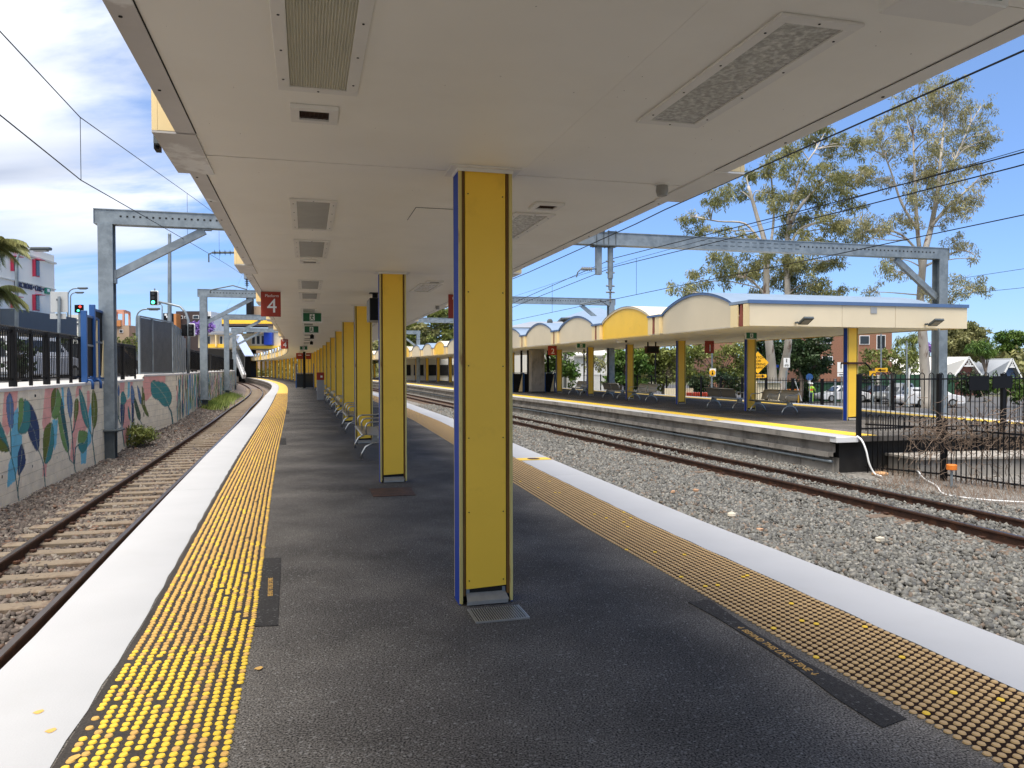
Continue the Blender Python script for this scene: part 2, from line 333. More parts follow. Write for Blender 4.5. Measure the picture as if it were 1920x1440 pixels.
M['twig'] = mat('dead_vine', (.17, .12, .085), .9, var=.3, vs=6)
M['grass'] = leafmat('grass_blades', (.10, .16, .03), (.24, .28, .07))
M['building_cream'] = mat('render_cream', (.62, .60, .53), .8, var=.05, vs=.5, bump=.05, bs=20)
M['glass'] = mat('window_glass', (.03, .035, .04), .08, var=.1, vs=.6)
M['pink'] = mat('pink_hood', (.52, .03, .07), .5, var=.05)
M['navy_text'] = mat('dark_lettering', (.02, .02, .07), .5, var=0)
M['slate'] = mat('dark_awning', (.045, .06, .08), .6, var=.06)
M['brick_far'] = mat('red_brick', (.26, .125, .075), .85, var=.2, vs=9, bump=.2, bs=30)
M['orange'] = mat('orange_plastic', (.75, .20, .02), .5, var=.05)
M['sign_yellow'] = mat('sign_yellow', (.80, .42, .01), .45, var=.04)
M['white'] = mat('white_paint', (.78, .78, .77), .4, var=.04)
M['grey'] = mat('grey_paint', (.33, .34, .35), .5, var=.06)
M['car_white'] = mat('car_white', (.75, .75, .76), .2, var=.02, spec=.6)
M['car_blue'] = mat('car_blue', (.02, .05, .35), .25, var=.02)
M['car_silver'] = mat('car_silver', (.35, .36, .36), .3, .4, var=.02)
M['car_black'] = mat('car_black', (.02, .02, .022), .2, var=.02)
M['tyre'] = mat('tyre_rubber', (.015, .015, .015), .8, var=.1)
M['lamp_red'] = mat('red_lamp', (1, .03, .02), .4, var=0, emit=3)
M['lamp_green'] = mat('green_lamp', (.05, 1, .35), .4, var=0, emit=2.5)
M['lens_off'] = mat('unlit_lens', (.02, .02, .02), .3, var=0)
M['skin'] = mat('skin', (.45, .26, .18), .6, var=.05)
M['hivis'] = mat('hivis_yellow', (.42, .72, .05), .6, var=.05)
M['hivis_o'] = mat('hivis_orange', (.85, .16, .04), .6, var=.05)
M['trousers'] = mat('navy_trousers', (.04, .06, .12), .8, var=.1)
M['road'] = mat('road_asphalt', (.085, .082, .08), .85, var=.1, vs=.5, bump=.2, bs=30)
M['footpath'] = mat('footpath', (.42, .40, .37), .85, var=.08, vs=.8)
M['soil'] = mat('ground_soil', (.12, .11, .07), .95, var=.3, vs=.3, bump=.3, bs=6, col2=(.07, .10, .03), c2s=.5)
M['purple'] = mat('purple_banner', (.12, .03, .22), .6, var=.05)
M['mesh'] = mat('perforated_mesh', (.10, .108, .11), .6, .3, var=.15, vs=3, bs=70, fine=.5)
M['sign_back'] = mat('sign_back_grey', (.50, .51, .50), .5, .2, var=.04)
M['green_fence'] = mat('green_mesh', (.02, .07, .035), .8, var=.3, vs=3)
M['awning'] = mat('awning_blue', (.50, .58, .64), .5, var=.05)
M['blue_bright'] = mat('bright_blue_block', (.015, .07, .50), .5, var=.05)
M['alu'] = mat('aluminium_bars', (.33, .32, .29), .35, .3, var=.1, vs=20)
M['recess_shade'] = mat('shaded_recess_concrete', (.022, .02, .018), .95, var=.35, vs=2, bump=.3, bs=30)  # near-black colour holds the shade of the recess under the end slab
M['cafe_wall'] = mat('cafe_wall', (.82, .79, .70), .8, var=.04, vs=.5, bump=.05, bs=20)
# ------------------------------------------------ ground, rail bed, tracks
def place(name, me, parent, Mw):
    o = link(name, me, parent); o.matrix_local = wmx(parent).inverted() @ Mw if parent is not None else Mw; WM[o.name] = Mw; return o
def frame(s, o, z=0.0): return Matrix.Translation(A(s, float(o), z)) @ Matrix.Rotation(hd(s), 4, 'Z')   # x = right, y = along
def s_at(px, off, lo=-3, hi=120):            # where along the alignment the survey column px meets an offset line
    S = np.arange(lo, hi, .02); P = np.array([A(s, float(off(s)) if callable(off) else off, 0) for s in S[::10]])
    x = proj(P)[:, 0]; i = int(np.argmin(abs(x - px))); return float(S[::10][i])
wo = lin([-60, 8, 22.9, 26.7, 38, 50, 200], [-5.6, -6.27, -6.45, -6.08, -6.62, -6.85, -7.1])
wtop = lambda s: 1.27 if s < 22.9 else 1.41
zl = lin([19, 26, 40], [BED, -.56, -.50])
g = MB().poly([(-3000, -3000, -1.62), (3000, -3000, -1.62), (3000, 3000, -1.62), (-3000, 3000, -1.62)]).build('ground', M['soil'], fix=False); tag(g, None, None, kind='structure')
b = strip('rail_bed_left', M['ballast_l'], lambda s: wo(s) - .1, lambda s: tL(s) - .9, lambda s: zl(s), lambda s: BED, -40, 240, 2); b['kind'] = 'structure'
b = strip('rail_bed_left_track', M['ballast_l'], lambda s: tL(s) - .9, lambda s: eL(s) + .4, BED, BED, -40, 240, 2); b['kind'] = 'structure'
b = strip('rail_bed_right', M['ballast'], lambda s: eR(s) - .4, lambda s: 22.5, BED, BED, -60, 240, 2); b['kind'] = 'structure'
b = strip('embankment', M['soil'], lambda s: 22.5, lambda s: 26.6, BED, -1.5, -60, 240, 4); b['kind'] = 'structure'
# streets
b = strip('street_left', M['road'], -90, lambda s: wo(s) - 2.8, STREET_L - .12, STREET_L - .12, -60, 240, 4); b['kind'] = 'structure'
b = strip('footpath_left', M['footpath'], lambda s: wo(s) - 2.8, lambda s: wo(s) - .22, STREET_L, STREET_L, -60, 240, 2); b['kind'] = 'structure'
b = strip('kerb_left', M['footpath'], lambda s: wo(s) - 2.8, lambda s: wo(s) - 2.79, STREET_L - .12, STREET_L, -60, 240, 4); b['kind'] = 'structure'
b = strip('street_right', M['road'], 38, 70, -1.56, -1.56, -60, 240, 6); b['kind'] = 'structure'
b = strip('footpath_right', M['footpath'], 34, 38, -1.46, -1.46, -60, 240, 6); b['kind'] = 'structure'
b = strip('verge_right', M['soil'], 26.6, 34, -1.50, -1.50, -60, 240, 6); b['kind'] = 'structure'

def rail_profile():                          # half profile x, z from the rail foot; height .16
    return [(-.065, 0), (.065, 0), (.065, .012), (.012, .03), (.010, .12), (.035, .135), (.035, .158), (.028, .166), (-.028, .166), (-.035, .158), (-.035, .135), (-.010, .12), (-.012, .03), (-.065, .012)]
def make_rail(track, cf, side, gauge, s0, s1, zf):
    pr = rail_profile(); S = np.concatenate([np.arange(s0, 60, .8), np.arange(60, s1 + 1, 2.0)])
    vs = []; fs = []; n = len(pr)
    for s in S:
        for x, z in pr: vs.append(A(s, float(cf(s)) + side * gauge / 2 + x, zf + z))
    for i in range(len(S) - 1):
        for k in range(n): fs.append((i * n + k, i * n + (k + 1) % n, (i + 1) * n + (k + 1) % n, (i + 1) * n + k))
    o = MB().add(vs, fs).build('rail', M['rust'], track, fix=True)
    vs = []; fs = []
    for s in S:
        for x in (-.030, .030): vs.append(A(s, float(cf(s)) + side * gauge / 2 + x, zf + .168))
    for i in range(len(S) - 1): fs.append((2 * i, 2 * i + 1, 2 * i + 3, 2 * i + 2))
    # running band lies on the head of its rail
    I = wmx(o).inverted(); me = newmesh('running_band', [I @ v for v in vs], fs, M['rail_head']); link('running_band', me, o)
def make_track(label, cf, gauge, s0, s1, sl_s0, sl_s1, mtl, top, cover=0.0):
    t = thing('railway_track', label, 'railway track', A(s0 + 2, float(cf(s0 + 2)), BED), hd(s0 + 2))
    zf = RAIL_TOP - .168
    for sd in (-1, 1): make_rail(t, cf, sd, gauge, s0, s1, zf)
    b = MB(); b.slab([(-1.02, -.11, 0), (1.02, -.11, 0), (1.02, .11, 0), (-1.02, .11, 0)], .12)
    me = None; cl = MB(); n = 0
    for s in np.arange(s0, sl_s1, .62):
        c = float(cf(s)); F = frame(s, c, top - .12)
        if s >= sl_s0 and n < 170:
            if me is None:
                ob = b.build('sleeper_src', mtl, None, bevel=.012, fix=True); me = ob.data; bpy.data.objects.remove(ob)
            j = Matrix.Translation((random.uniform(-.03, .03), random.uniform(-.02, .02), random.uniform(-.008, .006))) @ Matrix.Rotation(random.uniform(-.012, .012), 4, 'Z')
            o = place('sleeper', me, t, F @ j); n += 1
            if s < 32:
                for sd in (-1, 1):
                    for q in (-1, 1):
                        cl.box(F @ Vector((sd * gauge / 2 + q * .085, 0, .14)), (.07, .06, .03), hd(s)); cl.cyl(F @ Vector((sd * gauge / 2 + q * .10, -.05, .15)), F @ Vector((sd * gauge / 2 + q * .10, .05, .15)), .012, 5)
    o = cl.build('rail_clips', M['rust'], t); o['kind'] = 'stuff'
    return t
make_track('railway track curving left beside the painted retaining wall', tL, 1.10, -10, 200, 3.5, 90, M['sleeper'], -.795)
make_track('rusty railway track between the two platforms in grey crushed stone', tR, 1.04, -20, 200, 2, 70, M['sleeper_rust'], -.825)

# crushed stone lying on the bed
def stones(name, regions, cols, label_size):
    V = []; CO = []; base = np.array([(x, y, z) for z in (-1, 1) for y in (-1, 1) for x in (-1, 1)], float) * .5
    fq = np.array([(0, 2, 3, 1), (4, 5, 7, 6), (0, 1, 5, 4), (2, 6, 7, 3), (0, 4, 6, 2), (1, 3, 7, 5)])
    cols = np.array(cols)
    for (s0, s1, oa, ob, za, zb, dens, size) in regions:
        w = float(np.mean([ob(s) - oa(s) for s in (s0, (s0 + s1) / 2, s1)])); n = int((s1 - s0) * w * dens)
        S = rng.uniform(s0, s1, n); t = rng.uniform(0, 1, n)
        O = np.array(oa(S)) * (1 - t) + np.array(ob(S)) * t
        Z = np.array([za(s) if callable(za) else za for s in S]) * (1 - t) + np.array([zb(s) if callable(zb) else zb for s in S]) * t
        h = np.interp(S, _S, _H); P = np.stack([np.interp(S, _S, _X) + O * np.cos(h), np.interp(S, _S, _Y) + O * np.sin(h), Z], 1)
        und = .025 * (np.sin(P[:, 0] * 2.3 + 1) * np.sin(P[:, 1] * 1.9) + .6 * np.sin(P[:, 0] * 5 + P[:, 1] * 4))
        sz = size * rng.uniform(.6, 1.5, n)
        P[:, 2] += .012 + und * .6 + rng.uniform(-.012, .018, n)
        v = base[None] * rng.uniform(.55, 1.35, (n, 8, 3)); v *= sz[:, None, None] * np.stack([rng.uniform(.8, 1.3, n), rng.uniform(.6, 1, n), rng.uniform(.4, .75, n)], 1)[:, None]
        q = rng.normal(size=(n, 4)); q[:, 0] += 1.2; q /= np.linalg.norm(q, axis=1)[:, None]; a, b_, c, d = q.T
        R = np.stack([np.stack([1 - 2 * (c * c + d * d), 2 * (b_ * c - a * d), 2 * (b_ * d + a * c)], 1), np.stack([2 * (b_ * c + a * d), 1 - 2 * (b_ * b_ + d * d), 2 * (c * d - a * b_)], 1), np.stack([2 * (b_ * d - a * c), 2 * (c * d + a * b_), 1 - 2 * (b_ * b_ + c * c)], 1)], 1)
        v = np.einsum('nij,nkj->nki', R, v) + P[:, None]
        V.append(v.reshape(-1, 3)); k = rng.choice(len(cols), n, p=[.42, .3, .2, .08]); cc = cols[k] * rng.uniform(.65, 1.35, (n, 1)); CO.append(np.repeat(cc, 8, 0))
    V = np.concatenate(V); CO = np.concatenate(CO); n = len(V) // 8
    Fq = (fq[None] + (np.arange(n) * 8)[:, None, None]).reshape(-1)
    me = bpy.data.meshes.new(name); me.vertices.add(len(V)); me.vertices.foreach_set('co', V.reshape(-1).astype(np.float32))
    me.loops.add(len(Fq)); me.loops.foreach_set('vertex_index', Fq.astype(np.int32)); me.polygons.add(n * 6)
    me.polygons.foreach_set('loop_start', np.arange(0, n * 24, 4, dtype=np.int32)); me.polygons.foreach_set('loop_total', np.full(n * 6, 4, dtype=np.int32))
    me.update(); ca = me.color_attributes.new('col', 'FLOAT_COLOR', 'POINT'); ca.data.foreach_set('color', np.concatenate([CO, np.ones((len(CO), 1))], 1).reshape(-1).astype(np.float32))
    me.materials.append(M['stone']); o = link(name, me); o['kind'] = 'stuff'; return o
F_ = lambda v: (lambda s: np.zeros_like(np.asarray(s, float)) + v)
grey = [(.138, .136, .124), (.088, .086, .080), (.185, .176, .156), (.155, .118, .09)]
brown = [(.11, .088, .075), (.068, .054, .047), (.165, .143, .12), (.12, .072, .05)]
rl = lambda d: (lambda s: tL(s) + d); rr = lambda d: (lambda s: tR(s) + d)
Z0 = BED
o = stones('crushed_stone', [
    (-1.5, 6, eR, rr(-.6), Z0, Z0, 620, .046), (6, 14, eR, rr(-.6), Z0, Z0, 520, .047), (14, 26, eR, rr(-.6), Z0, Z0, 260, .06), (26, 45, eR, rr(-.6), Z0, Z0, 110, .08),
    (1, 14, rr(-.47), rr(.47), Z0 + .03, Z0 + .03, 420, .047), (14, 30, rr(-.47), rr(.47), Z0 + .03, Z0 + .03, 160, .06),
    (1, 15, rr(.6), lambda s: iL(s) + .1, Z0, Z0, 420, .047), (15, 34, rr(.6), iL, Z0, Z0, 130, .065)], grey, 0)
tag(o, 'loose grey crushed stone between the near platform and the island platform', 'ballast')
o = stones('crushed_stone', [
    (1, 10, rl(-.49), rl(.49), Z0 - .002, Z0 - .002, 400, .05), (10, 20, rl(-.49), rl(.49), Z0 - .002, Z0 - .002, 260, .055), (20, 36, rl(-.49), rl(.49), Z0 - .02, Z0 - .02, 110, .07),
    (3, 14, wo, rl(-.6), Z0, Z0, 520, .05), (14, 22, wo, rl(-.6), zl, Z0, 300, .06), (22, 42, wo, rl(-.6), zl, Z0, 150, .075),
    (1, 20, rl(.62), eL, Z0, Z0, 120, .05)], brown, 0)
tag(o, 'loose brown crushed stone along the foot of the painted wall', 'ballast')
# ------------------------------------------------ platforms
def sidewall(name, parent, m, e, sgn, s0, s1, ztop=-.004, seg=None):
    """coping face, soffit and recessed wall below; sgn = direction of the open side"""
    S = np.arange(s0, s1 + 1e-6, 1.0); vs = []; fs = []
    prof = [(0, 0), (0, -.14), (-.16, -.17), (-.16, -.36), (-.10, -.38), (-.10, -.47), (-.26, -.50), (-.26, -1.0)]
    n = len(prof)
    for s in S:
        for x, z in prof: vs.append(A(s, float(e(s)) + sgn * x, z + ztop))
    for i in range(len(S) - 1):
        for k in range(n - 1): fs.append((i * n + k, i * n + k + 1, (i + 1) * n + k + 1, (i + 1) * n + k))
    return MB().add(vs, fs).build(name, m, parent, fix=True)
W_WHITE, W_TAC, GAPT = .572, .64, .035
P4 = strip('platform', M['asphalt'], lambda s: eL(s) + .002, lambda s: eR(s) - .002, 0, 0, -14, 240, 1); P4['kind'] = 'structure'
sidewall('platform_wall', P4, M['concrete'], eL, -1, -14, 240); sidewall('platform_wall', P4, M['concrete'], eR, 1, -14, 240)
jag = lambda s, a, b_: a * sin(s * b_) + a * .7 * sin(s * b_ * 2.3 + 1)
def coping(parent, e, sg, s0, s1, L, m=M['white_line']):
    """painted edge slabs, laid end to end"""
    s = s0
    while s < s1 - .01:
        t = min(s + L, s1); k = max(2, int((t - s) / .3) + 1) if s < 45 else 3; ss = np.linspace(s + .002, t - .002, k); b = MB(); vs = []
        for q in ss: vs += [A(q, float(e(q)) - sg * -0.0, .005), A(q, float(e(q)) - sg * (W_WHITE + jag(q, .006, 9)), .005)]
        for q in ss: vs += [A(q, float(e(q)), -.02)]
        fs = [(2 * i, 2 * i + 1, 2 * i + 3, 2 * i + 2) for i in range(k - 1)] + [(2 * k + i, 2 * i, 2 * i + 2, 2 * k + i + 1) for i in range(k - 1)]
        b.add(vs, fs).build('edge_slab', m, parent); s = t
coping(P4, eL, -1, -13.5, 200, 9.6); coping(P4, eR, 1, -13.5, 200, 9.6)
# yellow square with manhole dot in the right-hand edge line
def edge_mark(parent, s, e, sg, w=.34):
    b = MB(); pts = [A(s, float(e(s)) - sg * .01, .009), A(s, float(e(s)) - sg * (W_WHITE + .01), .009), A(s + w, float(e(s)) - sg * (W_WHITE + .01), .009), A(s + w, float(e(s)) - sg * .01, .009)]
    o = b.poly(pts).build('yellow_mark', M['stud_yellow'], parent, fix=False)
    c = A(s + w / 2, float(e(s)) - sg * .30, .013); MB().poly([c + Vector((cos(k / 18 * 2 * pi) * .11, sin(k / 18 * 2 * pi) * .11, 0)) for k in range(18)]).build('dark_disc', M['rust'], parent, fix=False)
edge_mark(P4, 7.55, eR, 1)
# tactile strips
for nm, e, sg, mt in (('left', eL, -1, 'tactile_base'), ('right', eR, 1, 'tactile_base_r')):
    a = lambda s, e=e, sg=sg: e(s) - sg * (W_WHITE + .012); c = lambda s, e=e, sg=sg: e(s) - sg * (W_WHITE + GAPT + W_TAC)
    o = strip('tactile_base', M[mt], (c if sg > 0 else a), (a if sg > 0 else c), .003, .003, -13, 46, 1, parent=P4)
    o = strip('tactile_strip', M['tactile_far'], (c if sg > 0 else a), (a if sg > 0 else c), .006, .006, 46, 200, 1, parent=P4)
def disc(n, r, h):
    v = [(cos(k / n * 2 * pi) * r, sin(k / n * 2 * pi) * r, 0) for k in range(n)] + [(cos(k / n * 2 * pi) * r * .82, sin(k / n * 2 * pi) * r * .82, h) for k in range(n)]
    return v, [tuple(range(n, 2 * n))] + [(k, (k + 1) % n, (k + 1) % n + n, k + n) for k in range(n)]
dv, df = disc(14, .0182, .006); dmesh = {k: newmesh('tactile_stud', dv, df, M[k]) for k in ('stud_yellow', 'stud_worn', 'stud_tan')}
studs = []
for sg, e in ((-1, eL), (1, eR)):
    for ri in range(14 if sg > 0 else 13):
        rowoff = (0.025 if (sg > 0 and ri % 2) else 0)
        n = 0
        for s in np.arange(-3.6, 46, .05):
            o = float(e(s)) - sg * (W_WHITE + (.032 if sg > 0 else GAPT + .03) + ri * .0505)
            near = s < -.45 or (s < 1.6 and ri > 7 - s * 1.5 and ri > 3)
            pv = .5 + .5 * sin(s * 1.1 + ri * .35) * sin(s * .6 + ri)
            if sg < 0:
                if random.random() < (.02 if near else .008) + (.05 if (near and pv > .95) else 0): continue
                if ri == 0 and near and random.random() < .10: continue
                mk = ('stud_yellow' if random.random() < (.86 - .25 * (pv > .7)) else 'stud_worn') if near else ('stud_yellow' if random.random() < .18 * (pv > .5) + .05 else 'stud_worn')
            else: mk = 'stud_tan' if random.random() > .012 else 'stud_yellow'
            jx, jy = (random.gauss(0, .0022), random.gauss(0, .002)) if sg < 0 else (0, 0)
            studs.append((s + rowoff + jy, o + jx, mk))
arr = An([q[0] for q in studs], 0, 0); hh = np.interp([q[0] for q in studs], _S, _H); oo = np.array([q[1] for q in studs])
pos = arr + np.stack([oo * np.cos(hh), oo * np.sin(hh), np.full(len(oo), .0035)], 1)
px = proj(pos); vis = (px[:, 0] > -10) & (px[:, 0] < 1930) & (px[:, 1] < 1448) & (pos[:, 1] > .5)
d2 = np.where(vis, pos[:, 1], 1e9)
idx = []
for sg in (-1, 1):
    k = np.where((oo * sg > 0) & vis)[0]; idx += list(k[np.argsort(d2[k])][:150])
idx = set(int(i) for i in idx)
for i in sorted(idx): place('tactile_stud', dmesh[studs[i][2]], P4, Matrix.Translation(pos[i]))
for mk in dmesh:
    for far in (0, 1):
        sel = [i for i in range(len(studs)) if i not in idx and studs[i][2] == mk and vis[i] and ((pos[i][1] > 9) == bool(far))]
        if not sel: continue
        v0, f0 = disc(6 if far else 10, .0182, .006); v0 = np.array(v0); n0 = len(v0); Pn = pos[sel]
        V = (v0[None] + Pn[:, None]).reshape(-1, 3); fs = []
        for i in range(len(sel)): fs += [tuple(q + i * n0 for q in f) for f in (f0 if not far else [f0[0]] + f0[1:])]
        o = link('tactile_studs', newmesh('tactile_studs', V, fs, M[mk]), P4); o['kind'] = 'stuff'
# loose worn studs and leaves
for (x, y) in ((485, 1253), (140, 1420), (72, 1335), (95, 1370)):
    p = G(x, y, .006); b = MB(); b.add([(p.x + u * 1.0, p.y + v, .007 + w) for u, v, w in [(a * .9, c_, d_) for a, c_, d_ in [(cos(k / 9 * 2 * pi) * (.021 + .006 * (k % 2)), sin(k / 9 * 2 * pi) * (.018 + .005 * (k % 3)), 0) for k in range(9)]]], [tuple(range(9))])
    o = b.build('fallen_leaf', M['stud_worn'], fix=False)
    tag(o, {485: 'loose tan disc lying on the asphalt right of the left yellow studs', 140: 'tan leaf at the lower left corner of the yellow studs', 72: 'small brown leaf farther up on the left white edge line', 95: 'brown leaf nearest the camera on the left white edge line'}[x], 'leaf')
# dark asphalt patches with stencilled words
def patch(pts, label=None):
    b = MB(); b.slab([Vector((p.x, p.y, .0035)) for p in pts], .002); return b.build('asphalt_patch', M['asphalt_patch'], P4)
patch([G(491, 1047), G(474, 1176), G(521, 1174), G(527, 1047)])
pr_ = [G(1290, 1130), G(1345, 1160), G(1480, 1245), G(1570, 1312), G(1655, 1366), G(1700, 1349), G(1600, 1290), G(1500, 1237), G(1400, 1175), G(1330, 1125)]
patch(list(reversed(pr_)))
hC = hd(0); RT = Matrix(((cos(hC), -sin(hC), 0), (sin(hC), cos(hC), 0), (0, 0, 1)))
def ground_text(txt, p, size, ang, xs=1.0):
    R_ = Matrix.Rotation(ang, 3, 'Z'); return text_mesh(txt, size, (p.x, p.y, .0075), R_, M['stud_worn'], 'stencil_lettering', P4, .0005, xs=xs)
a_, b_ = G(507, 1128), G(508, 1078)
ground_text('BEHIND THIS LINE IS FINE', (a_ + b_) / 2, .050, atan2(b_.y - a_.y, b_.x - a_.x), .85)
a_, b_ = G(1393, 1182), G(1520, 1262); a_, b_ = a_, b_
ground_text('\u2193 BEHIND THIS LINE IS FINE \u2193', (a_ + b_) / 2, .062, atan2(b_.y - a_.y, b_.x - a_.x), .92)
# service covers in the asphalt
def cover(pts, m, name='service_cover', h=.004):
    b = MB(); b.slab([Vector((p.x, p.y, .002)) for p in pts], h); return b.build(name, m, P4, bevel=.002)
cover([G(700, 932), G(692, 917), G(770, 914), G(780, 929)], M['rust'])
cover([G(524, 834), G(525, 822), G(536, 822), G(537, 834)], M['asphalt_patch']); cover([G(533, 776), G(534, 770), G(543, 770), G(543, 776)], M['asphalt_patch'])

# island platform on the right
IE = 9.9
P2 = strip('island_platform', M['asphalt'], lambda s: iL(s) + .002, iR, 0, 0, IE, 240, 1); P2['kind'] = 'structure'
sidewall('platform_wall', P2, M['concrete'], lambda s: iL(s), -1, IE + .2, 240); sidewall('platform_wall', P2, M['concrete'], iR, 1, IE + .2, 240)
coping(P2, iL, -1, IE, 200, 5.2, M['white_line']); coping(P2, iR, 1, IE, 200, 5.2)
b = MB(); 
for (o0, o1) in ((float(iL(10)) + .01, float(iL(10)) + .60),): b.hexa([A(IE - .03, o0, -.13), A(IE - .03, o1, -.13), A(IE + .3, o1, -.13), A(IE + .3, o0, -.13)], [A(IE - .03, o0, .002), A(IE - .03, o1, .002), A(IE + .3, o1, .002), A(IE + .3, o0, .002)])
b.build('white_nosing', M['coping_white'], P2, bevel=.008)
S0 = IE; 
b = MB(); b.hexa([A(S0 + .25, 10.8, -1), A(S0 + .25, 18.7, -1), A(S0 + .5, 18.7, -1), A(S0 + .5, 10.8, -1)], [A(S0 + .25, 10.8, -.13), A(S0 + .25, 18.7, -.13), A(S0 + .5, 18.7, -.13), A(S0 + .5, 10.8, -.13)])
b.build('end_wall', M['recess_shade'], P2)
b = MB(); b.hexa([A(S0, 11.1, -.12), A(S0, 18.75, -.12), A(S0 + .5, 18.75, -.12), A(S0 + .5, 11.1, -.12)], [A(S0, 11.1, -.002), A(S0, 18.75, -.002), A(S0 + .5, 18.75, -.002), A(S0 + .5, 11.1, -.002)])
b.build('end_slab', M['concrete_dark'], P2)
strip('tactile_strip', M['tactile_far'], lambda s: iL(s) + W_WHITE + .02, lambda s: iL(s) + W_WHITE + .66, .006, .006, IE + .1, 200, 1, parent=P2).data.materials[0] = M['stud_yellow']
strip('tactile_strip', M['stud_yellow'], lambda s: iR(s) - W_WHITE - .66, lambda s: iR(s) - W_WHITE - .02, .006, .006, IE + .1, 200, 1, parent=P2)
e = iL; edge_mark(P2, 15.6, iL, -1); 
# panels of the platform wall facing the track, with a pipe on brackets
for i, s in enumerate(np.arange(IE + .35, 70, 1.2)):
    b = MB(); o = float(iL(s)); o2 = float(iL(s + 1.18)); dz = random.uniform(-.006, .006)
    b.hexa([A(s, o + .20 + dz, -.98), A(s, o + .27, -.98), A(s + 1.18, o2 + .27, -.98), A(s + 1.18, o2 + .20 + dz, -.98)][::-1], [A(s, o + .20 + dz, -.515), A(s, o + .27, -.515), A(s + 1.18, o2 + .27, -.515), A(s + 1.18, o2 + .20 + dz, -.515)][::-1])
    b.build('wall_panel', M['concrete'], P2)
    b = MB(); b.hexa([A(s, o + .07 + dz, -.50), A(s, o + .11, -.50), A(s + 1.17, o2 + .11, -.50), A(s + 1.17, o2 + .07 + dz, -.50)][::-1], [A(s, o + .07, -.385), A(s, o + .11, -.385), A(s + 1.17, o2 + .11, -.385), A(s + 1.17, o2 + .07, -.385)][::-1])
    b.build('ledge_block', M['concrete'], P2)
pts = [A(s, float(iL(s)) + .14, -.60) for s in np.arange(IE + .3, 90, 2)]
t = thing('service_pipe', 'long grey pipe running along the concrete wall of the island platform', 'pipe', pts[0]); MB().tube(pts, .035, 8).build('pipe', M['steel'], t, smooth=True, fix=False)
b = MB()
for s in np.arange(IE + 1, 60, 2.4): b.box(A(s, float(iL(s)) + .17, -.60), (.06, .04, .12), hd(s))
b.build('pipe_bracket', M['steel_dark'], t)
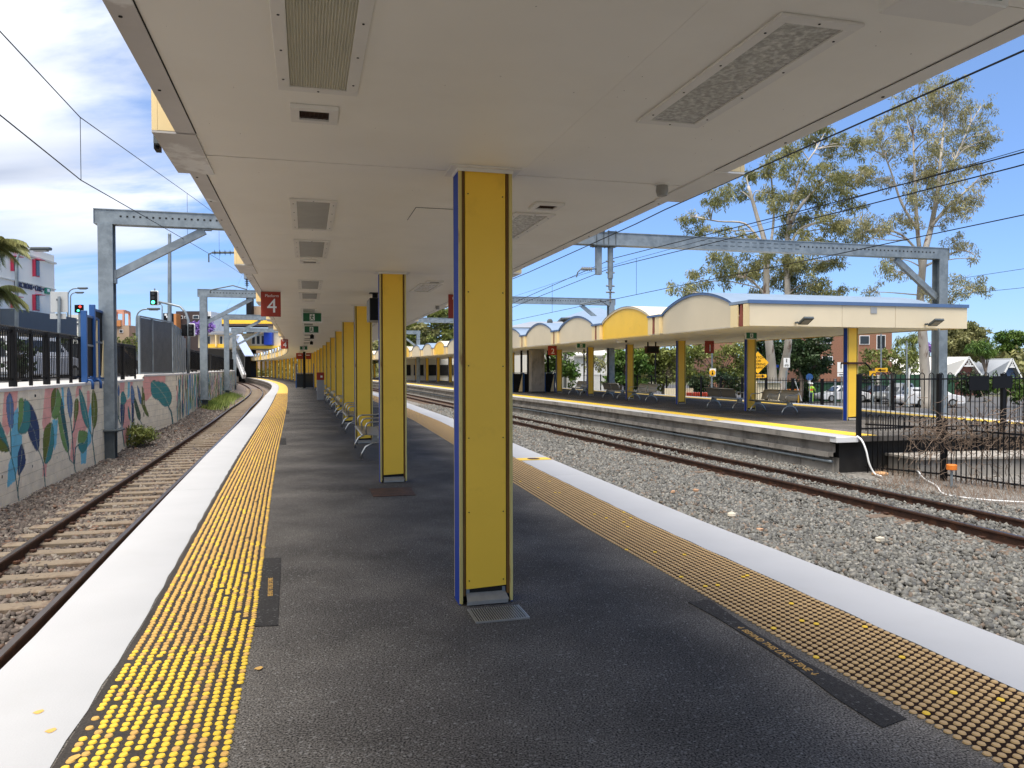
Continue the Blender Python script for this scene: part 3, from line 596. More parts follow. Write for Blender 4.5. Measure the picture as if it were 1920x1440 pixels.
# ------------------------------------------------ canopies
def canopy(label, cf, wl, wr, z0, k0, k1, s_base, bay, end=False, yellow=(), edge='edge_grey', thick=.62, rise=.5, ylink=True, endcap=None, detail=True, drop=.03):
    """k0..k1 bays, each with a flat ceiling, an arched fascia either side, a barrel roof across, and a narrow link between bays"""
    t = thing('platform_canopy', label, 'canopy', A(s_base + k0 * bay, float(cf(s_base + k0 * bay)), 0), hd(s_base + k0 * bay))
    J = .10
    for k in range(k0, k1):
        s0, s1 = s_base + k * bay + .50, s_base + (k + 1) * bay - .43; sl = s1 + .93; sm = (s0 + s1) / 2
        c = float(cf(sm)); a, b_ = float(wl(sm)), float(wr(sm)); yl = k in yellow
        if endcap is not None and k < endcap[0]: continue
        # ceiling panels: two across each half bay
        cm = c + (b_ - a) * .5 * .15
        for (u0, u1) in ((s0 - .46, sm), (sm, s1 + .46)):
            for (v0, v1) in ((-a, a * .14), (a * .14, b_)):
                P = [A(u0 + .003, c + v0 + .0006, z0), A(u0 + .003, c + v1 - .0006, z0), A(u1 - .003, c + v1 - .0006, z0), A(u1 - .003, c + v0 + .0006, z0)]
                dz = random.uniform(0, .0004)
                MB().slab([p + Vector((0, 0, dz)) for p in P], .012).build('ceiling_panel', M['ceiling'], t)
        b = MB(); P = [A(s0 - .46, c - a, z0 + .014), A(s0 - .46, c + b_, z0 + .014), A(s1 + .46, c + b_, z0 + .014), A(s1 + .46, c - a, z0 + .014)]
        b.poly(P).build('ceiling_backing', M['dark'], t, fix=False)
        # fascia with the arch; sides
        N = 16 if s0 < 60 else 8
        for sd, w in ((-1, a), (1, b_)):
            for (q0, q1) in ((0, .5), (.5, 1)):
                vs = []; n = N // 2
                for i in range(n + 1):
                    f = q0 + (q1 - q0) * i / n; s = s0 + (s1 - s0) * f; zt = z0 + thick - .02 + rise * (sin(pi * f) ** .8 if 0 < f < 1 else 0)
                    vs += [A(s, c + sd * w, z0 - drop), A(s, c + sd * w, zt), A(s, c + sd * (w - .03), z0 - drop), A(s, c + sd * (w - .03), zt)]
                fs = []
                for i in range(n):
                    p, q = 4 * i, 4 * i + 4; fs += [(p, q, q + 1, p + 1), (p + 2, p + 3, q + 3, q + 2), (p + 1, q + 1, q + 3, p + 3), (p, p + 2, q + 2, q)]
                fs += [(0, 1, 3, 2), (4 * n, 4 * n + 2, 4 * n + 3, 4 * n + 1)]
                gap = .004 if q0 == 0 else -.004
                MB().add(vs, fs).build('fascia_panel', M['yellow'] if yl else M['cream'], t)
            # arch edge trim
            b = MB(); vs = []; fs = []
            for i in range(N + 1):
                f = i / N; s = s0 - .02 + (s1 - s0 + .04) * f; zt = z0 + thick - .02 + rise * (sin(pi * f) ** .8 if 0 < f < 1 else 0)
                for dx, dz in ((.035, -.005), (.035, .075), (-.05, .075), (-.05, -.0)): vs.append(A(s, c + sd * (w + dx), zt + dz))
            for i in range(N):
                for q in range(4): fs.append((4 * i + q, 4 * i + (q + 1) % 4, 4 * i + 4 + (q + 1) % 4, 4 * i + 4 + q))
            b.add(vs, fs).build('arch_trim', M['cream'] if yl else M['blue_roof'], t)
        # roof vault
        b = MB(); vs = []; fs = []
        for i in range(N + 1):
            f = i / N; s = s0 - .02 + (s1 - s0 + .04) * f; zt = z0 + thick + .06 + rise * (sin(pi * f) ** .8 if 0 < f < 1 else 0)
            vs += [A(s, c - a - .05, zt), A(s, c + b_ + .05, zt)]
        for i in range(N): fs.append((2 * i, 2 * i + 1, 2 * i + 3, 2 * i + 2))
        b.add(vs, fs).build('roof_vault', M['cream'] if yl else M['roof_sheet'], t, fix=False)
        # ceiling edge strip (soffit flashing) with screws
        for sd, w in ((-1, a), (1, b_)):
            P = [A(s0, c + sd * (w - .10), z0 - .006), A(s0, c + sd * (w + .004), z0 - .006), A(s1, c + sd * (w + .004), z0 - .006), A(s1, c + sd * (w - .10), z0 - .006)]
            if sd < 0: P = P[::-1]
            MB().slab(P, .006).build('edge_flashing', M['edge_grey'] if sd < 0 else M['trim_white'], t)
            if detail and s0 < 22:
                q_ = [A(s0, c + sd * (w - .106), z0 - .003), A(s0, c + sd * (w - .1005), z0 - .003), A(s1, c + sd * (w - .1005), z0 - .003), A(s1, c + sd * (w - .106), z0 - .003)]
                MB().poly(q_).build('shadow_gap_strip', M['dark'], t, fix=False)  # flat dark strip painted for the shade in the gap beside the flashing
                b = MB()
                for s in np.arange(s0 + .12, s1, .8): p = A(s, c + sd * (w - .03), z0 - .009); b.cyl(p, p + Vector((0, 0, .004)), .008, 6)
                if b.v: b.build('screws', M['dark'], t)['kind'] = 'stuff'
        # link between this bay and the next
        if k < k1 - 1 or not end:
            u0, u1 = s1, sl; 
            for sd, w in ((-1, a), (1, b_)):
                W1 = w + .13
                P = [A(u0, c + sd * (w - .10), z0 - .012), A(u0, c + sd * W1, z0 - .012), A(u1, c + sd * W1, z0 - .012), A(u1, c + sd * (w - .10), z0 - .012)]
                if sd < 0: P = P[::-1]
                MB().slab(P, .012).build('edge_flashing', M['edge_grey'] if sd < 0 else M['trim_white'], t)
                zt = z0 + thick - .02
                # returns and front strips, wedge between
                for (v0, v1) in ((u0, u0 + .36), (u1 - .36, u1)):
                    b = MB(); b.hexa([A(v0, c + sd * (W1 - .03), z0 - drop), A(v0, c + sd * W1, z0 - drop), A(v1, c + sd * W1, z0 - drop), A(v1, c + sd * (W1 - .03), z0 - drop)], [A(v0, c + sd * (W1 - .03), zt), A(v0, c + sd * W1, zt), A(v1, c + sd * W1, zt), A(v1, c + sd * (W1 - .03), zt)]); b.build('link_panel', M['cream_y'], t)  # lighter cream stands for the different light on the links
                um = (u0 + u1) / 2
                b = MB(); b.hexa([A(um - .05, c + sd * (W1 - .07), z0 + .004), A(um - .05, c + sd * (W1 - .012), z0 + .004), A(um + .12, c + sd * (W1 - .012), z0 + .004), A(um + .12, c + sd * (W1 - .07), z0 + .004)], [A(um - .01, c + sd * (W1 - .07), zt), A(um - .01, c + sd * (W1 - .012), zt), A(um + .05, c + sd * (W1 - .012), zt), A(um + .05, c + sd * (W1 - .07), zt)]); b.build('downpipe_wedge', M['wedge'], t)
                b = MB(); b.hexa([A(u0 + .36, c + sd * (W1 - .10), z0 + .003), A(u0 + .36, c + sd * (W1 - .075), z0 + .003), A(u1 - .36, c + sd * (W1 - .075), z0 + .003), A(u1 - .36, c + sd * (W1 - .10), z0 + .003)], [A(u0 + .36, c + sd * (W1 - .10), zt), A(u0 + .36, c + sd * (W1 - .075), zt), A(u1 - .36, c + sd * (W1 - .075), zt), A(u1 - .36, c + sd * (W1 - .10), zt)]); b.build('link_backing', M['cream'], t)
                for (v, dv_) in ((u0 + .001, .02), (u1 - .021, .02)):
                    b = MB(); b.hexa([A(v, c + sd * (w - .02), z0 + .003), A(v, c + sd * (W1 - .031), z0 + .003), A(v + dv_, c + sd * (W1 - .031), z0 + .003), A(v + dv_, c + sd * (w - .02), z0 + .003)], [A(v, c + sd * (w - .02), zt), A(v, c + sd * (W1 - .031), zt), A(v + dv_, c + sd * (W1 - .031), zt), A(v + dv_, c + sd * (w - .02), zt)]); b.build('return_panel', M['cream_y'], t)
                b = MB(); b.hexa([A(u0 - .03, c + sd * (w - .2), zt + .002), A(u0 - .03, c + sd * (W1 + .03), zt + .002), A(u1 + .03, c + sd * (W1 + .03), zt + .002), A(u1 + .03, c + sd * (w - .2), zt + .002)], [A(u0 - .03, c + sd * (w - .2), zt + .075), A(u0 - .03, c + sd * (W1 + .03), zt + .075), A(u1 + .03, c + sd * (W1 + .03), zt + .075), A(u1 + .03, c + sd * (w - .2), zt + .075)]); b.build('gutter', M['blue_roof'], t)
            b = MB(); P = [A(u0 + .03, c - a - .05, z0 + thick + .05), A(u0 + .03, c + b_ + .05, z0 + thick + .05), A(u1 - .03, c + b_ + .05, z0 + thick + .05), A(u1 - .03, c - a - .05, z0 + thick + .05)]
            b.poly(P).build('roof_valley', M['roof_sheet'], t, fix=False)
    return t
cwl = lin([-2, 5, 16, 40], [1.87, 1.95, 2.12, 2.2]); cwr = lin([0, 8, 25, 40], [1.62, 1.68, 2.0, 2.15])
cc = lin([0, 1], [0, 0])
CAN = canopy('long canopy over the near platform with a flat ceiling', cc, cwl, cwr, CEIL, -2, 26, 0, BAY, yellow=(1, 4, 7, 10, 13, 15, 18, 21, 24), drop=-.0015)
IZ = 2.80; IB = 5.62; IS0 = 14.0
def icf(s): return 14.6
ICAN = canopy('island platform canopy with arched cream and yellow fascia', lin([0, 1], [14.6, 14.6]), lin([14, 40], [3.62, 3.72]), lin([14, 40], [3.62, 3.72]), IZ, 0, 22, IS0 + .52, IB, yellow=(1, 8, 11, 15, 18), thick=.62, rise=.52)
# end bay of the island canopy: straight fascia facing the camera with a blue eave
c0 = 14.6; a0 = 3.62
u = IS0
def wallbox(name, m, s0, s1, o0, o1, z0, z1, par, bev=0):
    b = MB(); b.hexa([A(s0, o0, z0), A(s0, o1, z0), A(s1, o1, z0), A(s1, o0, z0)], [A(s0, o0, z1), A(s0, o1, z1), A(s1, o1, z1), A(s1, o0, z1)]); return b.build(name, m, par, bevel=bev)
L_ = [c0 - a0 - .13, c0 - a0 + 2.9, c0 - a0 + 4.75, c0 + a0 + .13]
for i in range(3): wallbox('end_panel', M['cream'], u, u + .03, L_[i] + .006, L_[i + 1] - .006, IZ - .03, IZ + .60, ICAN)
wallbox('end_backing', M['dark'], u + .035, u + .05, L_[0] + .02, L_[3] - .02, IZ, IZ + .55, ICAN)
wallbox('eave_trim', M['blue_roof'], u - .04, u + .06, L_[0] - .03, L_[3] + .03, IZ + .60, IZ + .70, ICAN)
wallbox('roof_slope', M['roof_sheet'], u + .06, u + 1.1, L_[0], L_[3], IZ + .62, IZ + .70, ICAN)
for sd in (-1, 1):
    W1 = a0 + .13; s1_ = u + 1.02
    wallbox('link_panel', M['cream_y'], u + .031, u + .34, min(c0 + sd * (W1 - .03), c0 + sd * W1), max(c0 + sd * (W1 - .03), c0 + sd * W1), IZ - .03, IZ + .60, ICAN)
    wallbox('link_panel', M['cream_y'], u + .62, s1_, min(c0 + sd * (W1 - .03), c0 + sd * W1), max(c0 + sd * (W1 - .03), c0 + sd * W1), IZ - .03, IZ + .60, ICAN)
    wallbox('link_backing', M['cream_y'], u + .341, u + .619, min(c0 + sd * (W1 - .10), c0 + sd * (W1 - .08)), max(c0 + sd * (W1 - .10), c0 + sd * (W1 - .08)), IZ - .03, IZ + .60, ICAN)
    wa, wb_ = min(c0 + sd * (W1 - .07), c0 + sd * (W1 - .01)), max(c0 + sd * (W1 - .07), c0 + sd * (W1 - .01))
    b = MB(); b.hexa([A(u + .37, wa, IZ - .02), A(u + .37, wb_, IZ - .02), A(u + .60, wb_, IZ - .02), A(u + .60, wa, IZ - .02)], [A(u + .43, wa, IZ + .6), A(u + .43, wb_, IZ + .6), A(u + .5, wb_, IZ + .6), A(u + .5, wa, IZ + .6)]); b.build('downpipe_wedge', M['wedge'], ICAN)
wallbox('ceiling_panel', M['ceiling'], u + .051, u + 1.02, c0 - a0 - .1, c0 + .0 - .002, IZ + .002, IZ + .014, ICAN)
wallbox('ceiling_panel', M['ceiling'], u + .051, u + 1.02, c0 + .002, c0 + a0 + .1, IZ + .002, IZ + .014, ICAN)

# ------------------------------------------------ pillars
def pillar(name, label, H, group, full=True):
    """origin at the middle of the foot; y along the platform; the camera side is -y"""
    t = thing(name, label, 'pillar', (0, 0, 0), 0, group); w, d = .37, .20
    b = MB()
    for sd in (-1, 1):
        b.box((sd * (w / 2 - .006), 0, H / 2), (.012, d - .03, H))
    b.build('side_panel', M['blue'], t)
    for sd in (-1, 1):
        b = MB()
        for q in (-1, 1): b.box((q * (w / 2 - .011), sd * (d / 2 - .010), H / 2 + .004), (.022, .022, H - .012))
        b.build('edge_trim', M['yellow_trim'], t, bevel=.003)
        b = MB()
        for q in (-1, 1): b.box((q * (w / 2 - .032), sd * (d / 2 - .024), H / 2 + .03), (.019, .02, H - .06))
        b.build('groove', M['rust_groove'], t)
        o = MB().slab([(-w / 2 + .046, sd * (d / 2 - .018) - .008, .105), (w / 2 - .046, sd * (d / 2 - .018) - .008, .105 + .012), (w / 2 - .046, sd * (d / 2 - .018) - .008, H), (-w / 2 + .046, sd * (d / 2 - .018) - .008, H)], (0, .016, 0)).build('face_panel', M['yellow'], t, bevel=.003)
        if full:
            b = MB()
            for z in (.16, .62, 1.12, 1.62, 2.1, H - .18):
                for q in (-1, 1): p = Vector((q * (w / 2 - .066), sd * (d / 2 - .0065), z + random.uniform(-.01, .01))); b.cyl(p - Vector((0, .003, 0)), p + Vector((0, .003, 0)), .0045, 6)
            s_ = b.build('screws', M['rust'], o); s_['kind'] = 'stuff'
    MB().box((0, 0, H / 2), (w - .1, d - .06, H - .02)).build('core', M['dark'], t)
    for sd in (-1, 1):
        b = MB(); f = 1 if sd < 0 else -1
        b.slab([(-w / 2 + .05, sd * (d / 2 - .03), .072), (w / 2 - .05, sd * (d / 2 - .03), .072), (w / 2 - .035, sd * (d / 2 + .030), .030), (-w / 2 + .045, sd * (d / 2 + .030), .030)], .004)
        b.box((0, sd * (d / 2 + .030), .020), (w - .085, .004, .022)); b.build('drip_tray', M['alu'], t)
        if full:
            b = MB()
            for q in (-1, 1): b.box((q * (w / 2 - .06), sd * (d / 2 - .028), .085), (.022, .004, .04))
            b.build('bracket', M['steel'], t)
    # collar against the ceiling
    b = MB(); cw = .055
    for sd in (-1, 1):
        b.box((0, sd * (d / 2 + cw / 2), H - .006), (w + 2 * cw, cw, .008)); b.box((sd * (w / 2 + cw / 2), 0, H - .006), (cw, d, .008))
        b.box((0, sd * (d / 2 + .004), H - .018), (w + .01, .006, .024)); b.box((sd * (w / 2 + .004), 0, H - .018), (.006, d, .024))
    b.build('collar', M['trim_white'], t)
    return t
p0 = pillar('pillar', 'x', CEIL, 'yellow pillars down the middle of the near platform')
tr = [(c, kids(c)) for c in kids(p0)]
p1 = pillar('pillar', 'x', CEIL, 'yellow pillars down the middle of the near platform', full=False); tr1 = [(c, kids(c)) for c in kids(p1)]
F0 = None
for k in range(-1, 27):
    s = k * BAY; L = (ORD[k] + ' yellow panelled pillar from the camera on the near platform') if 1 <= k < 9 else 'small distant yellow pillar far along the near platform'
    if k == 0: L = 'big nearest yellow pillar with a blue side and a grating at its foot'
    if k == -1: L = 'yellow pillar standing just behind the viewer'
    if 1 <= k < 9: L = ORD[k] + ' yellow pillar from the camera in the row on the near platform'
    loc = A(s, 0, 0)
    if k == 0: p0.location = loc; p0.rotation_euler = (0, 0, hd(s)); p0['label'] = L; WM[p0.name] = frame(s, 0)
    elif k == 1: p1.location = loc; p1.rotation_euler = (0, 0, hd(s)); p1['label'] = L; WM[p1.name] = frame(s, 0)
    elif k == -1: continue
    else: copy_tree(p1, loc, hd(s), L, tree=tr1)
# grating in front of the first pillar
t = thing('floor_grating', 'ribbed metal grating in the asphalt at the foot of the nearest pillar', 'grating', A(-.28, 0, 0), hd(0))
Fg = frame(-.335, .02, 0)
b = MB()
for i in range(21): x = -.16 + i * .016; b.box(Fg @ Vector((x, .0, .006)), (.0055, .26, .010), hd(0))
b.build('grating_bars', M['alu'], t)['kind'] = 'stuff'
b = MB(); b.box(Fg @ Vector((0, -.136, .005)), (.35, .008, .012), hd(0)); b.box(Fg @ Vector((-.172, 0, .005)), (.008, .264, .012), hd(0)); b.box(Fg @ Vector((.172, 0, .005)), (.008, .264, .012), hd(0)); b.build('grating_frame', M['alu'], t)
MB().box(Fg @ Vector((0, 0, .002)), (.34, .26, .003), hd(0)).build('grating_pan', M['dark'], t)
# island pillars
q0 = pillar('pillar', 'x', IZ, 'blue and yellow pillars on the island platform', full=False); tr = [(c, kids(c)) for c in kids(q0)]
IP = [14.55 + 5.42 * k for k in range(26)]
for k, s in enumerate(IP):
    L = 'blue and yellow pillar at the near end of the island platform' if k == 0 else (ORD[k] + ' blue and yellow pillar from the near end of the island platform' if k < 7 else 'small distant pillar far along the island platform')
    if k == 0: q0.location = A(s, 14.62); q0.rotation_euler = (0, 0, hd(s)); q0['label'] = L; WM[q0.name] = frame(s, 14.62)
    else: copy_tree(q0, A(s, 14.62), hd(s), L, tree=tr)

b = MB(); q_ = random.Random(21)
for i in range(170):
    p = A(q_.uniform(-3.2, 6.5), q_.uniform(-1.7, 1.45), CEIL - .0012); r = q_.uniform(.0012, .0035); n = q_.randint(5, 7); b.add([p + Vector((cos(k / n * 2 * pi) * r * q_.uniform(.6, 1.3), sin(k / n * 2 * pi) * r * q_.uniform(.6, 1.3), 0)) for k in range(n)], [tuple(range(n))])
b.build('dirt_specks', M['rust'], CAN, fix=False)['kind'] = 'stuff'
# ------------------------------------------------ painted retaining wall on the left
def zA(pts): return [(x / 5.335, 690 + y / 5.333) for x, y in pts]
def zB(pts): return [(190 + x / 7.2, 680 + y / 7.2) for x, y in pts]
def smooth_poly(p, n=4):
    p = np.array(p, float); N = len(p); out = []
    for i in range(N):
        a, b_, c, d = p[i - 1], p[i], p[(i + 1) % N], p[(i + 2) % N]
        for k in range(n):
            t = k / n; out.append(.5 * ((2 * b_) + (-a + c) * t + (2 * a - 5 * b_ + 4 * c - d) * t * t + (-a + 3 * b_ - 3 * c + d) * t ** 3))
    return np.array(out)
BASEC = (.90, .80, .61); PINK = (.86, .42, .36); BLU = (.17, .52, .68); TEAL = (.04, .24, .24); DTEAL = (.02, .115, .125); NAVY = (.02, .05, .14); SLATE = (.10, .19, .36); OLIVE = (.13, .165, .02); GREEN = (.16, .30, .085); DGREEN = (.03, .085, .04); PALE = (.36, .42, .30)
SH = []
for pl in ([(50,165),(185,165),(165,420),(110,600),(70,680),(20,560),(30,400)], [(455,155),(600,155),(560,260),(520,450),(500,550),(440,640),(420,560),(440,330)], [(785,140),(830,140),(800,260),(755,300),(760,220)],
           [(745,330),(800,330),(880,560),(860,620),(780,640),(760,760),(745,960),(700,900),(725,640)], [(870,230),(895,230),(905,400),(870,470)], [(430,960),(470,950),(460,1090),(425,1080)], [(1200,120),(1250,120),(1240,250),(1200,250)],
           [(1250,330),(1310,300),(1300,560),(1290,700),(1240,770),(1225,600),(1240,420)], [(1300,120),(1330,120),(1325,180),(1305,200)]): SH.append((zA(pl), PINK, 0))
SH.append((zB([(560,168),(868,165),(862,270),(760,262),(690,300),(680,440),(600,525),(566,450)]), PINK, 0))
for pl in ([(180,390),(190,650),(222,680),(220,780),(150,1130),(70,1200),(85,960),(115,880),(110,640),(140,440)], [(525,520),(580,515),(565,760),(545,830),(525,700)], [(612,190),(635,190),(645,420),(620,330)],
           [(905,340),(915,420),(912,740),(870,800),(860,950),(812,965),(805,830),(880,640),(885,450)], [(1280,120),(1300,120),(1298,280),(1275,310)], [(1310,560),(1320,640),(1290,780),(1285,700)]): SH.append((zA(pl), BLU, 0))
for c, pl in ((TEAL, [(0,540),(40,630),(90,790),(95,830),(60,780),(0,690)]), (OLIVE, [(0,700),(60,760),(95,830),(0,825)]), (SLATE, [(97,250),(130,330),(138,430),(130,580),(108,605),(80,540),(63,340)]),
    (NAVY, [(275,325),(330,400),(375,520),(395,650),(385,825),(340,790),(280,640),(300,560),(303,420)]), (GREEN, [(205,300),(235,320),(240,420),(225,520),(185,625),(180,560),(188,400),(190,330)]), (TEAL, [(265,318),(300,380),(300,560),(260,650),(215,660),(183,630),(225,530),(238,340)]),
    (NAVY, [(222,765),(255,900),(245,980),(200,1060),(180,1050),(178,880),(195,810)]), (OLIVE, [(515,548),(450,600),(430,740),(435,900),(450,950),(480,830),(515,650)]), (TEAL, [(515,560),(540,650),(535,800),(500,920),(450,950),(490,780)]),
    (DTEAL, [(612,300),(640,420),(690,760),(680,830),(640,620),(605,470)]), (GREEN, [(600,450),(640,640),(680,830),(655,825),(610,700),(580,500)]), (OLIVE, [(548,200),(515,260),(513,400),(520,460),(545,380),(560,220)]), (GREEN, [(570,210),(610,290),(600,420),(570,505),(540,510),(517,465),(550,360)]),
    (SLATE, [(686,190),(722,320),(722,430),(706,510),(680,430),(670,290)]), (OLIVE, [(765,305),(785,330),(783,440),(760,530),(745,530),(745,360)]), (TEAL, [(793,210),(850,330),(890,540),(888,605),(850,560),(810,420)]), (OLIVE, [(933,215),(970,330),(970,520),(935,605),(915,440),(918,290)]),
    (GREEN, [(800,625),(870,640),(870,700),(840,745),(785,750),(785,660)]), (TEAL, [(875,690),(870,790),(830,850),(795,820),(785,760),(845,745)]), (OLIVE, [(1120,150),(1155,200),(1175,310),(1145,280),(1122,200)]), (SLATE, [(1187,170),(1197,240),(1187,290),(1178,230)]),
    (OLIVE, [(1112,290),(1150,350),(1185,500),(1150,460),(1115,380)]), (NAVY, [(1208,350),(1245,370),(1240,520),(1222,590),(1208,500)]), (TEAL, [(1235,235),(1265,320),(1240,365),(1210,350),(1212,260)]), (DGREEN, [(1345,290),(1387,400),(1400,500),(1350,400)]), (SLATE, [(1325,180),(1345,260),(1340,350),(1315,365),(1310,200)]),
    (NAVY, [(1318,370),(1338,380),(1335,540),(1320,570)]), (TEAL, [(1280,380),(1300,450),(1305,530),(1285,480)]), (SLATE, [(1120,400),(1160,420),(1175,560),(1120,540)])): SH.append((smooth_poly(zA(pl)), c, 1))
for c, pl in ((OLIVE, [(520,430),(560,500),(600,600),(640,720),(600,700),(540,560)]), (TEAL, [(680,250),(790,258),(870,290),(945,420),(940,540),(900,590),(840,585),(770,510),(700,470),(672,380)]), (DGREEN, [(440,500),(480,560),(530,700),(520,780),(480,720)]), (SLATE, [(485,310),(530,420),(540,560),(510,500)]), (OLIVE, [(550,320),(585,450),(580,640),(555,500)])): SH.append((smooth_poly(zB(pl)), c, 1))
LN = []          # painted lines: points, colour, width in survey pixels
for pl in ([(0,690),(60,760),(108,860),(150,1040),(190,1330)], [(105,600),(110,860)], [(200,1055),(180,1200),(182,1300)], [(385,825),(410,880),(437,965),(455,1210)], [(680,830),(700,920),(742,960),(757,1060)], [(706,510),(720,640),(740,960)], [(755,530),(738,620),(722,650)], [(785,765),(755,800),(745,960)], [(888,600),(920,680),(955,970)], [(935,600),(925,690)], [(1185,500),(1220,590),(1243,780)], [(1187,290),(1190,500)]): LN.append((zA(pl), DTEAL, 1.5))
LN.append((zB([(905,590),(945,670),(970,850)]), DTEAL, 2.2)); LN.append((zB([(690,262),(780,350),(860,460),(912,575)]), PALE, .8)); LN.append((zB([(515,770),(545,820),(555,850)]), DTEAL, 1.0))
for pl in ([(97,255),(108,600)], [(240,345),(228,520),(188,625)], [(300,555),(345,640),(385,820)], [(222,775),(215,900),(190,1050)], [(515,555),(500,720),(452,945)], [(566,215),(555,360),(517,463)], [(604,460),(640,650),(681,825)], [(687,200),(706,500)], [(765,315),(755,520)], [(795,220),(850,430),(888,600)], [(933,225),(942,420),(935,600)], [(785,752),(845,745),(870,700)], [(1122,160),(1172,305)], [(1120,330),(1183,495)], [(1235,360),(1222,580)]): LN.append((zA(pl), PALE, .55))
_rr = random.Random(5)
def rand_leaf(s, v, L, w, c):            # leaf in wall coordinates
    a = _rr.uniform(-.35, .35); pts = []
    for k in range(12):
        t = k / 12 * 2 * pi; x = w / 2 * sin(t) * (1 - .25 * cos(t)); y = -L / 2 * cos(t)
        pts.append((s + x * cos(a) + y * sin(a), v - x * sin(a) + y * cos(a)))
    return np.array(pts), c
FAR = []
s_ = 26.9
while s_ < 75:
    for lv in range(3):
        FAR.append(rand_leaf(s_ + _rr.uniform(-.3, .3), (-.1, .45, 1.0)[lv] + _rr.uniform(-.1, .1), _rr.uniform(.6, 1.0), _rr.uniform(.30, .55), _rr.choice([TEAL, NAVY, SLATE, OLIVE, GREEN, DGREEN, OLIVE, TEAL])))
    s_ += _rr.uniform(.55, .8)
BANDS = []
s_ = 27.3
while s_ < 75: BANDS.append((s_, s_ + _rr.uniform(.3, .7), _rr.choice([PINK, BLU, PINK]), _rr.uniform(-.6, .4), _rr.uniform(.9, 1.5))); s_ += _rr.uniform(.9, 1.6)
def inpoly(P, poly):
    x, y = P[:, 0], P[:, 1]; q = np.asarray(poly, float); r = np.zeros(len(P), bool); j = len(q) - 1
    for i in range(len(q)):
        xi, yi, xj, yj = q[i][0], q[i][1], q[j][0], q[j][1]
        if yi != yj: r ^= ((yi > y) != (yj > y)) & (x < (xj - xi) * (y - yi) / (yj - yi) + xi)
        j = i
    return r
def seglines(P, pts, w):
    r = np.zeros(len(P), bool)
    for (x0, y0), (x1, y1) in zip(pts[:-1], pts[1:]):
        dx, dy = x1 - x0, y1 - y0; t = np.clip(((P[:, 0] - x0) * dx + (P[:, 1] - y0) * dy) / (dx * dx + dy * dy + 1e-9), 0, 1)
        r |= np.hypot(P[:, 0] - x0 - t * dx, P[:, 1] - y0 - t * dy) < w / 2
    return r
WALL = thing('mural_wall', 'long cream retaining wall painted with tall coloured leaves beside the left track', 'wall', A(10, float(wo(10)), BED), hd(10))
def wall_cells():
    s = 8.6; out = []; r = 0
    for row in range(12):
        s = 8.2 - (.2 if row % 2 else 0)
        while s < 75:
            ds = .4 if s < 40 else 1.2
            out.append((s, min(s + ds, 75), row)); s += ds
    return out
VS, CS, FS, META = [], [], [], []
IW = np.array(wmx(WALL).inverted())
allv = []; blocks = []
for (s0, s1, row) in wall_cells():
    top = wtop((s0 + s1) / 2) - .075; z1 = top - row * .2; z0 = z1 - .2
    if z1 < float(zl(s0)) - .1: continue
    # split at the corner so that no block crosses it
    nu, nv = (16, 8) if s0 < 23 else ((8, 5) if s0 < 40 else (8, 3))
    ss = np.linspace(s0 + .004, s1 - .004, nu + 1); zs = np.linspace(z0 + .004, z1 - .004, nv + 1)
    blocks.append((ss, zs, s0, row))
def block_arrays(ss, zs, s0, row):
    nu, nv = len(ss) - 1, len(zs) - 1
    jit = _rr.uniform(-.0025, .0025); sg = np.repeat(ss[None], nv + 1, 0).reshape(-1); zg = np.repeat(zs[:, None], nu + 1, 1).reshape(-1); off = np.interp(sg, [-60, 8, 22.9, 26.7, 38, 50, 200], [-5.6, -6.27, -6.45, -6.08, -6.62, -6.85, -7.1])
    h = np.interp(sg, _S, _H); P = np.stack([np.interp(sg, _S, _X) + (off + jit) * np.cos(h), np.interp(sg, _S, _Y) + (off + jit) * np.sin(h), zg], 1)
    V = [P]; n = nu + 1; F = [(j * n + i, j * n + i + 1, (j + 1) * n + i + 1, (j + 1) * n + i) for j in range(nv) for i in range(nu)]
    # rim going back
    ring = [i for i in range(n)] + [j * n + nu for j in range(1, nv + 1)] + [nv * n + i for i in range(nu - 1, -1, -1)] + [j * n for j in range(nv - 1, 0, -1)]
    off2 = off - .03; Q = np.stack([np.interp(sg, _S, _X) + off2 * np.cos(h), np.interp(sg, _S, _Y) + off2 * np.sin(h), zg], 1)[ring]
    base = len(P); V.append(Q); m = len(ring); F += [(ring[k], base + k, base + (k + 1) % m, ring[(k + 1) % m]) for k in range(m)]
    px = proj(P); col = np.tile(np.array(BASEC), (len(P), 1)) * (1 + _rr.uniform(-.05, .05))
    if s0 < 27.2:
        for pts, c, o_ in SH:
            q = np.asarray(pts); 
            if q[:, 0].max() < px[:, 0].min() or q[:, 0].min() > px[:, 0].max() or q[:, 1].max() < px[:, 1].min() or q[:, 1].min() > px[:, 1].max(): continue
            col[inpoly(px, q)] = c
            if o_: 
                e = seglines(px, list(map(tuple, q)) + [tuple(q[0])], .5); col[e] = np.array(c) * .35
        for pts, c, w in LN:
            q = np.asarray(pts)
            if q[:, 0].max() < px[:, 0].min() - 3 or q[:, 0].min() > px[:, 0].max() + 3: continue
            col[seglines(px, pts, w * 1.2)] = c
        if s0 < 10.2:
            pass
    else:
        U = np.stack([sg, zg], 1)
        for (a, b_, c, lo, hi) in BANDS: col[(sg > a + .06 * np.sin(zg * 5)) & (sg < b_) & (zg > lo) & (zg < hi)] = c
        for pts, c in FAR:
            if pts[:, 0].max() < ss[0] or pts[:, 0].min() > ss[-1]: continue
            col[inpoly(U, pts)] = c
            m_ = (abs(sg - pts[:, 0].mean()) < .02) & (zg < pts[:, 1].mean()) & (zg > pts[:, 1].mean() - .9); col[m_] = DTEAL
    col = np.concatenate([col, col[ring]]); return np.concatenate(V), F, col
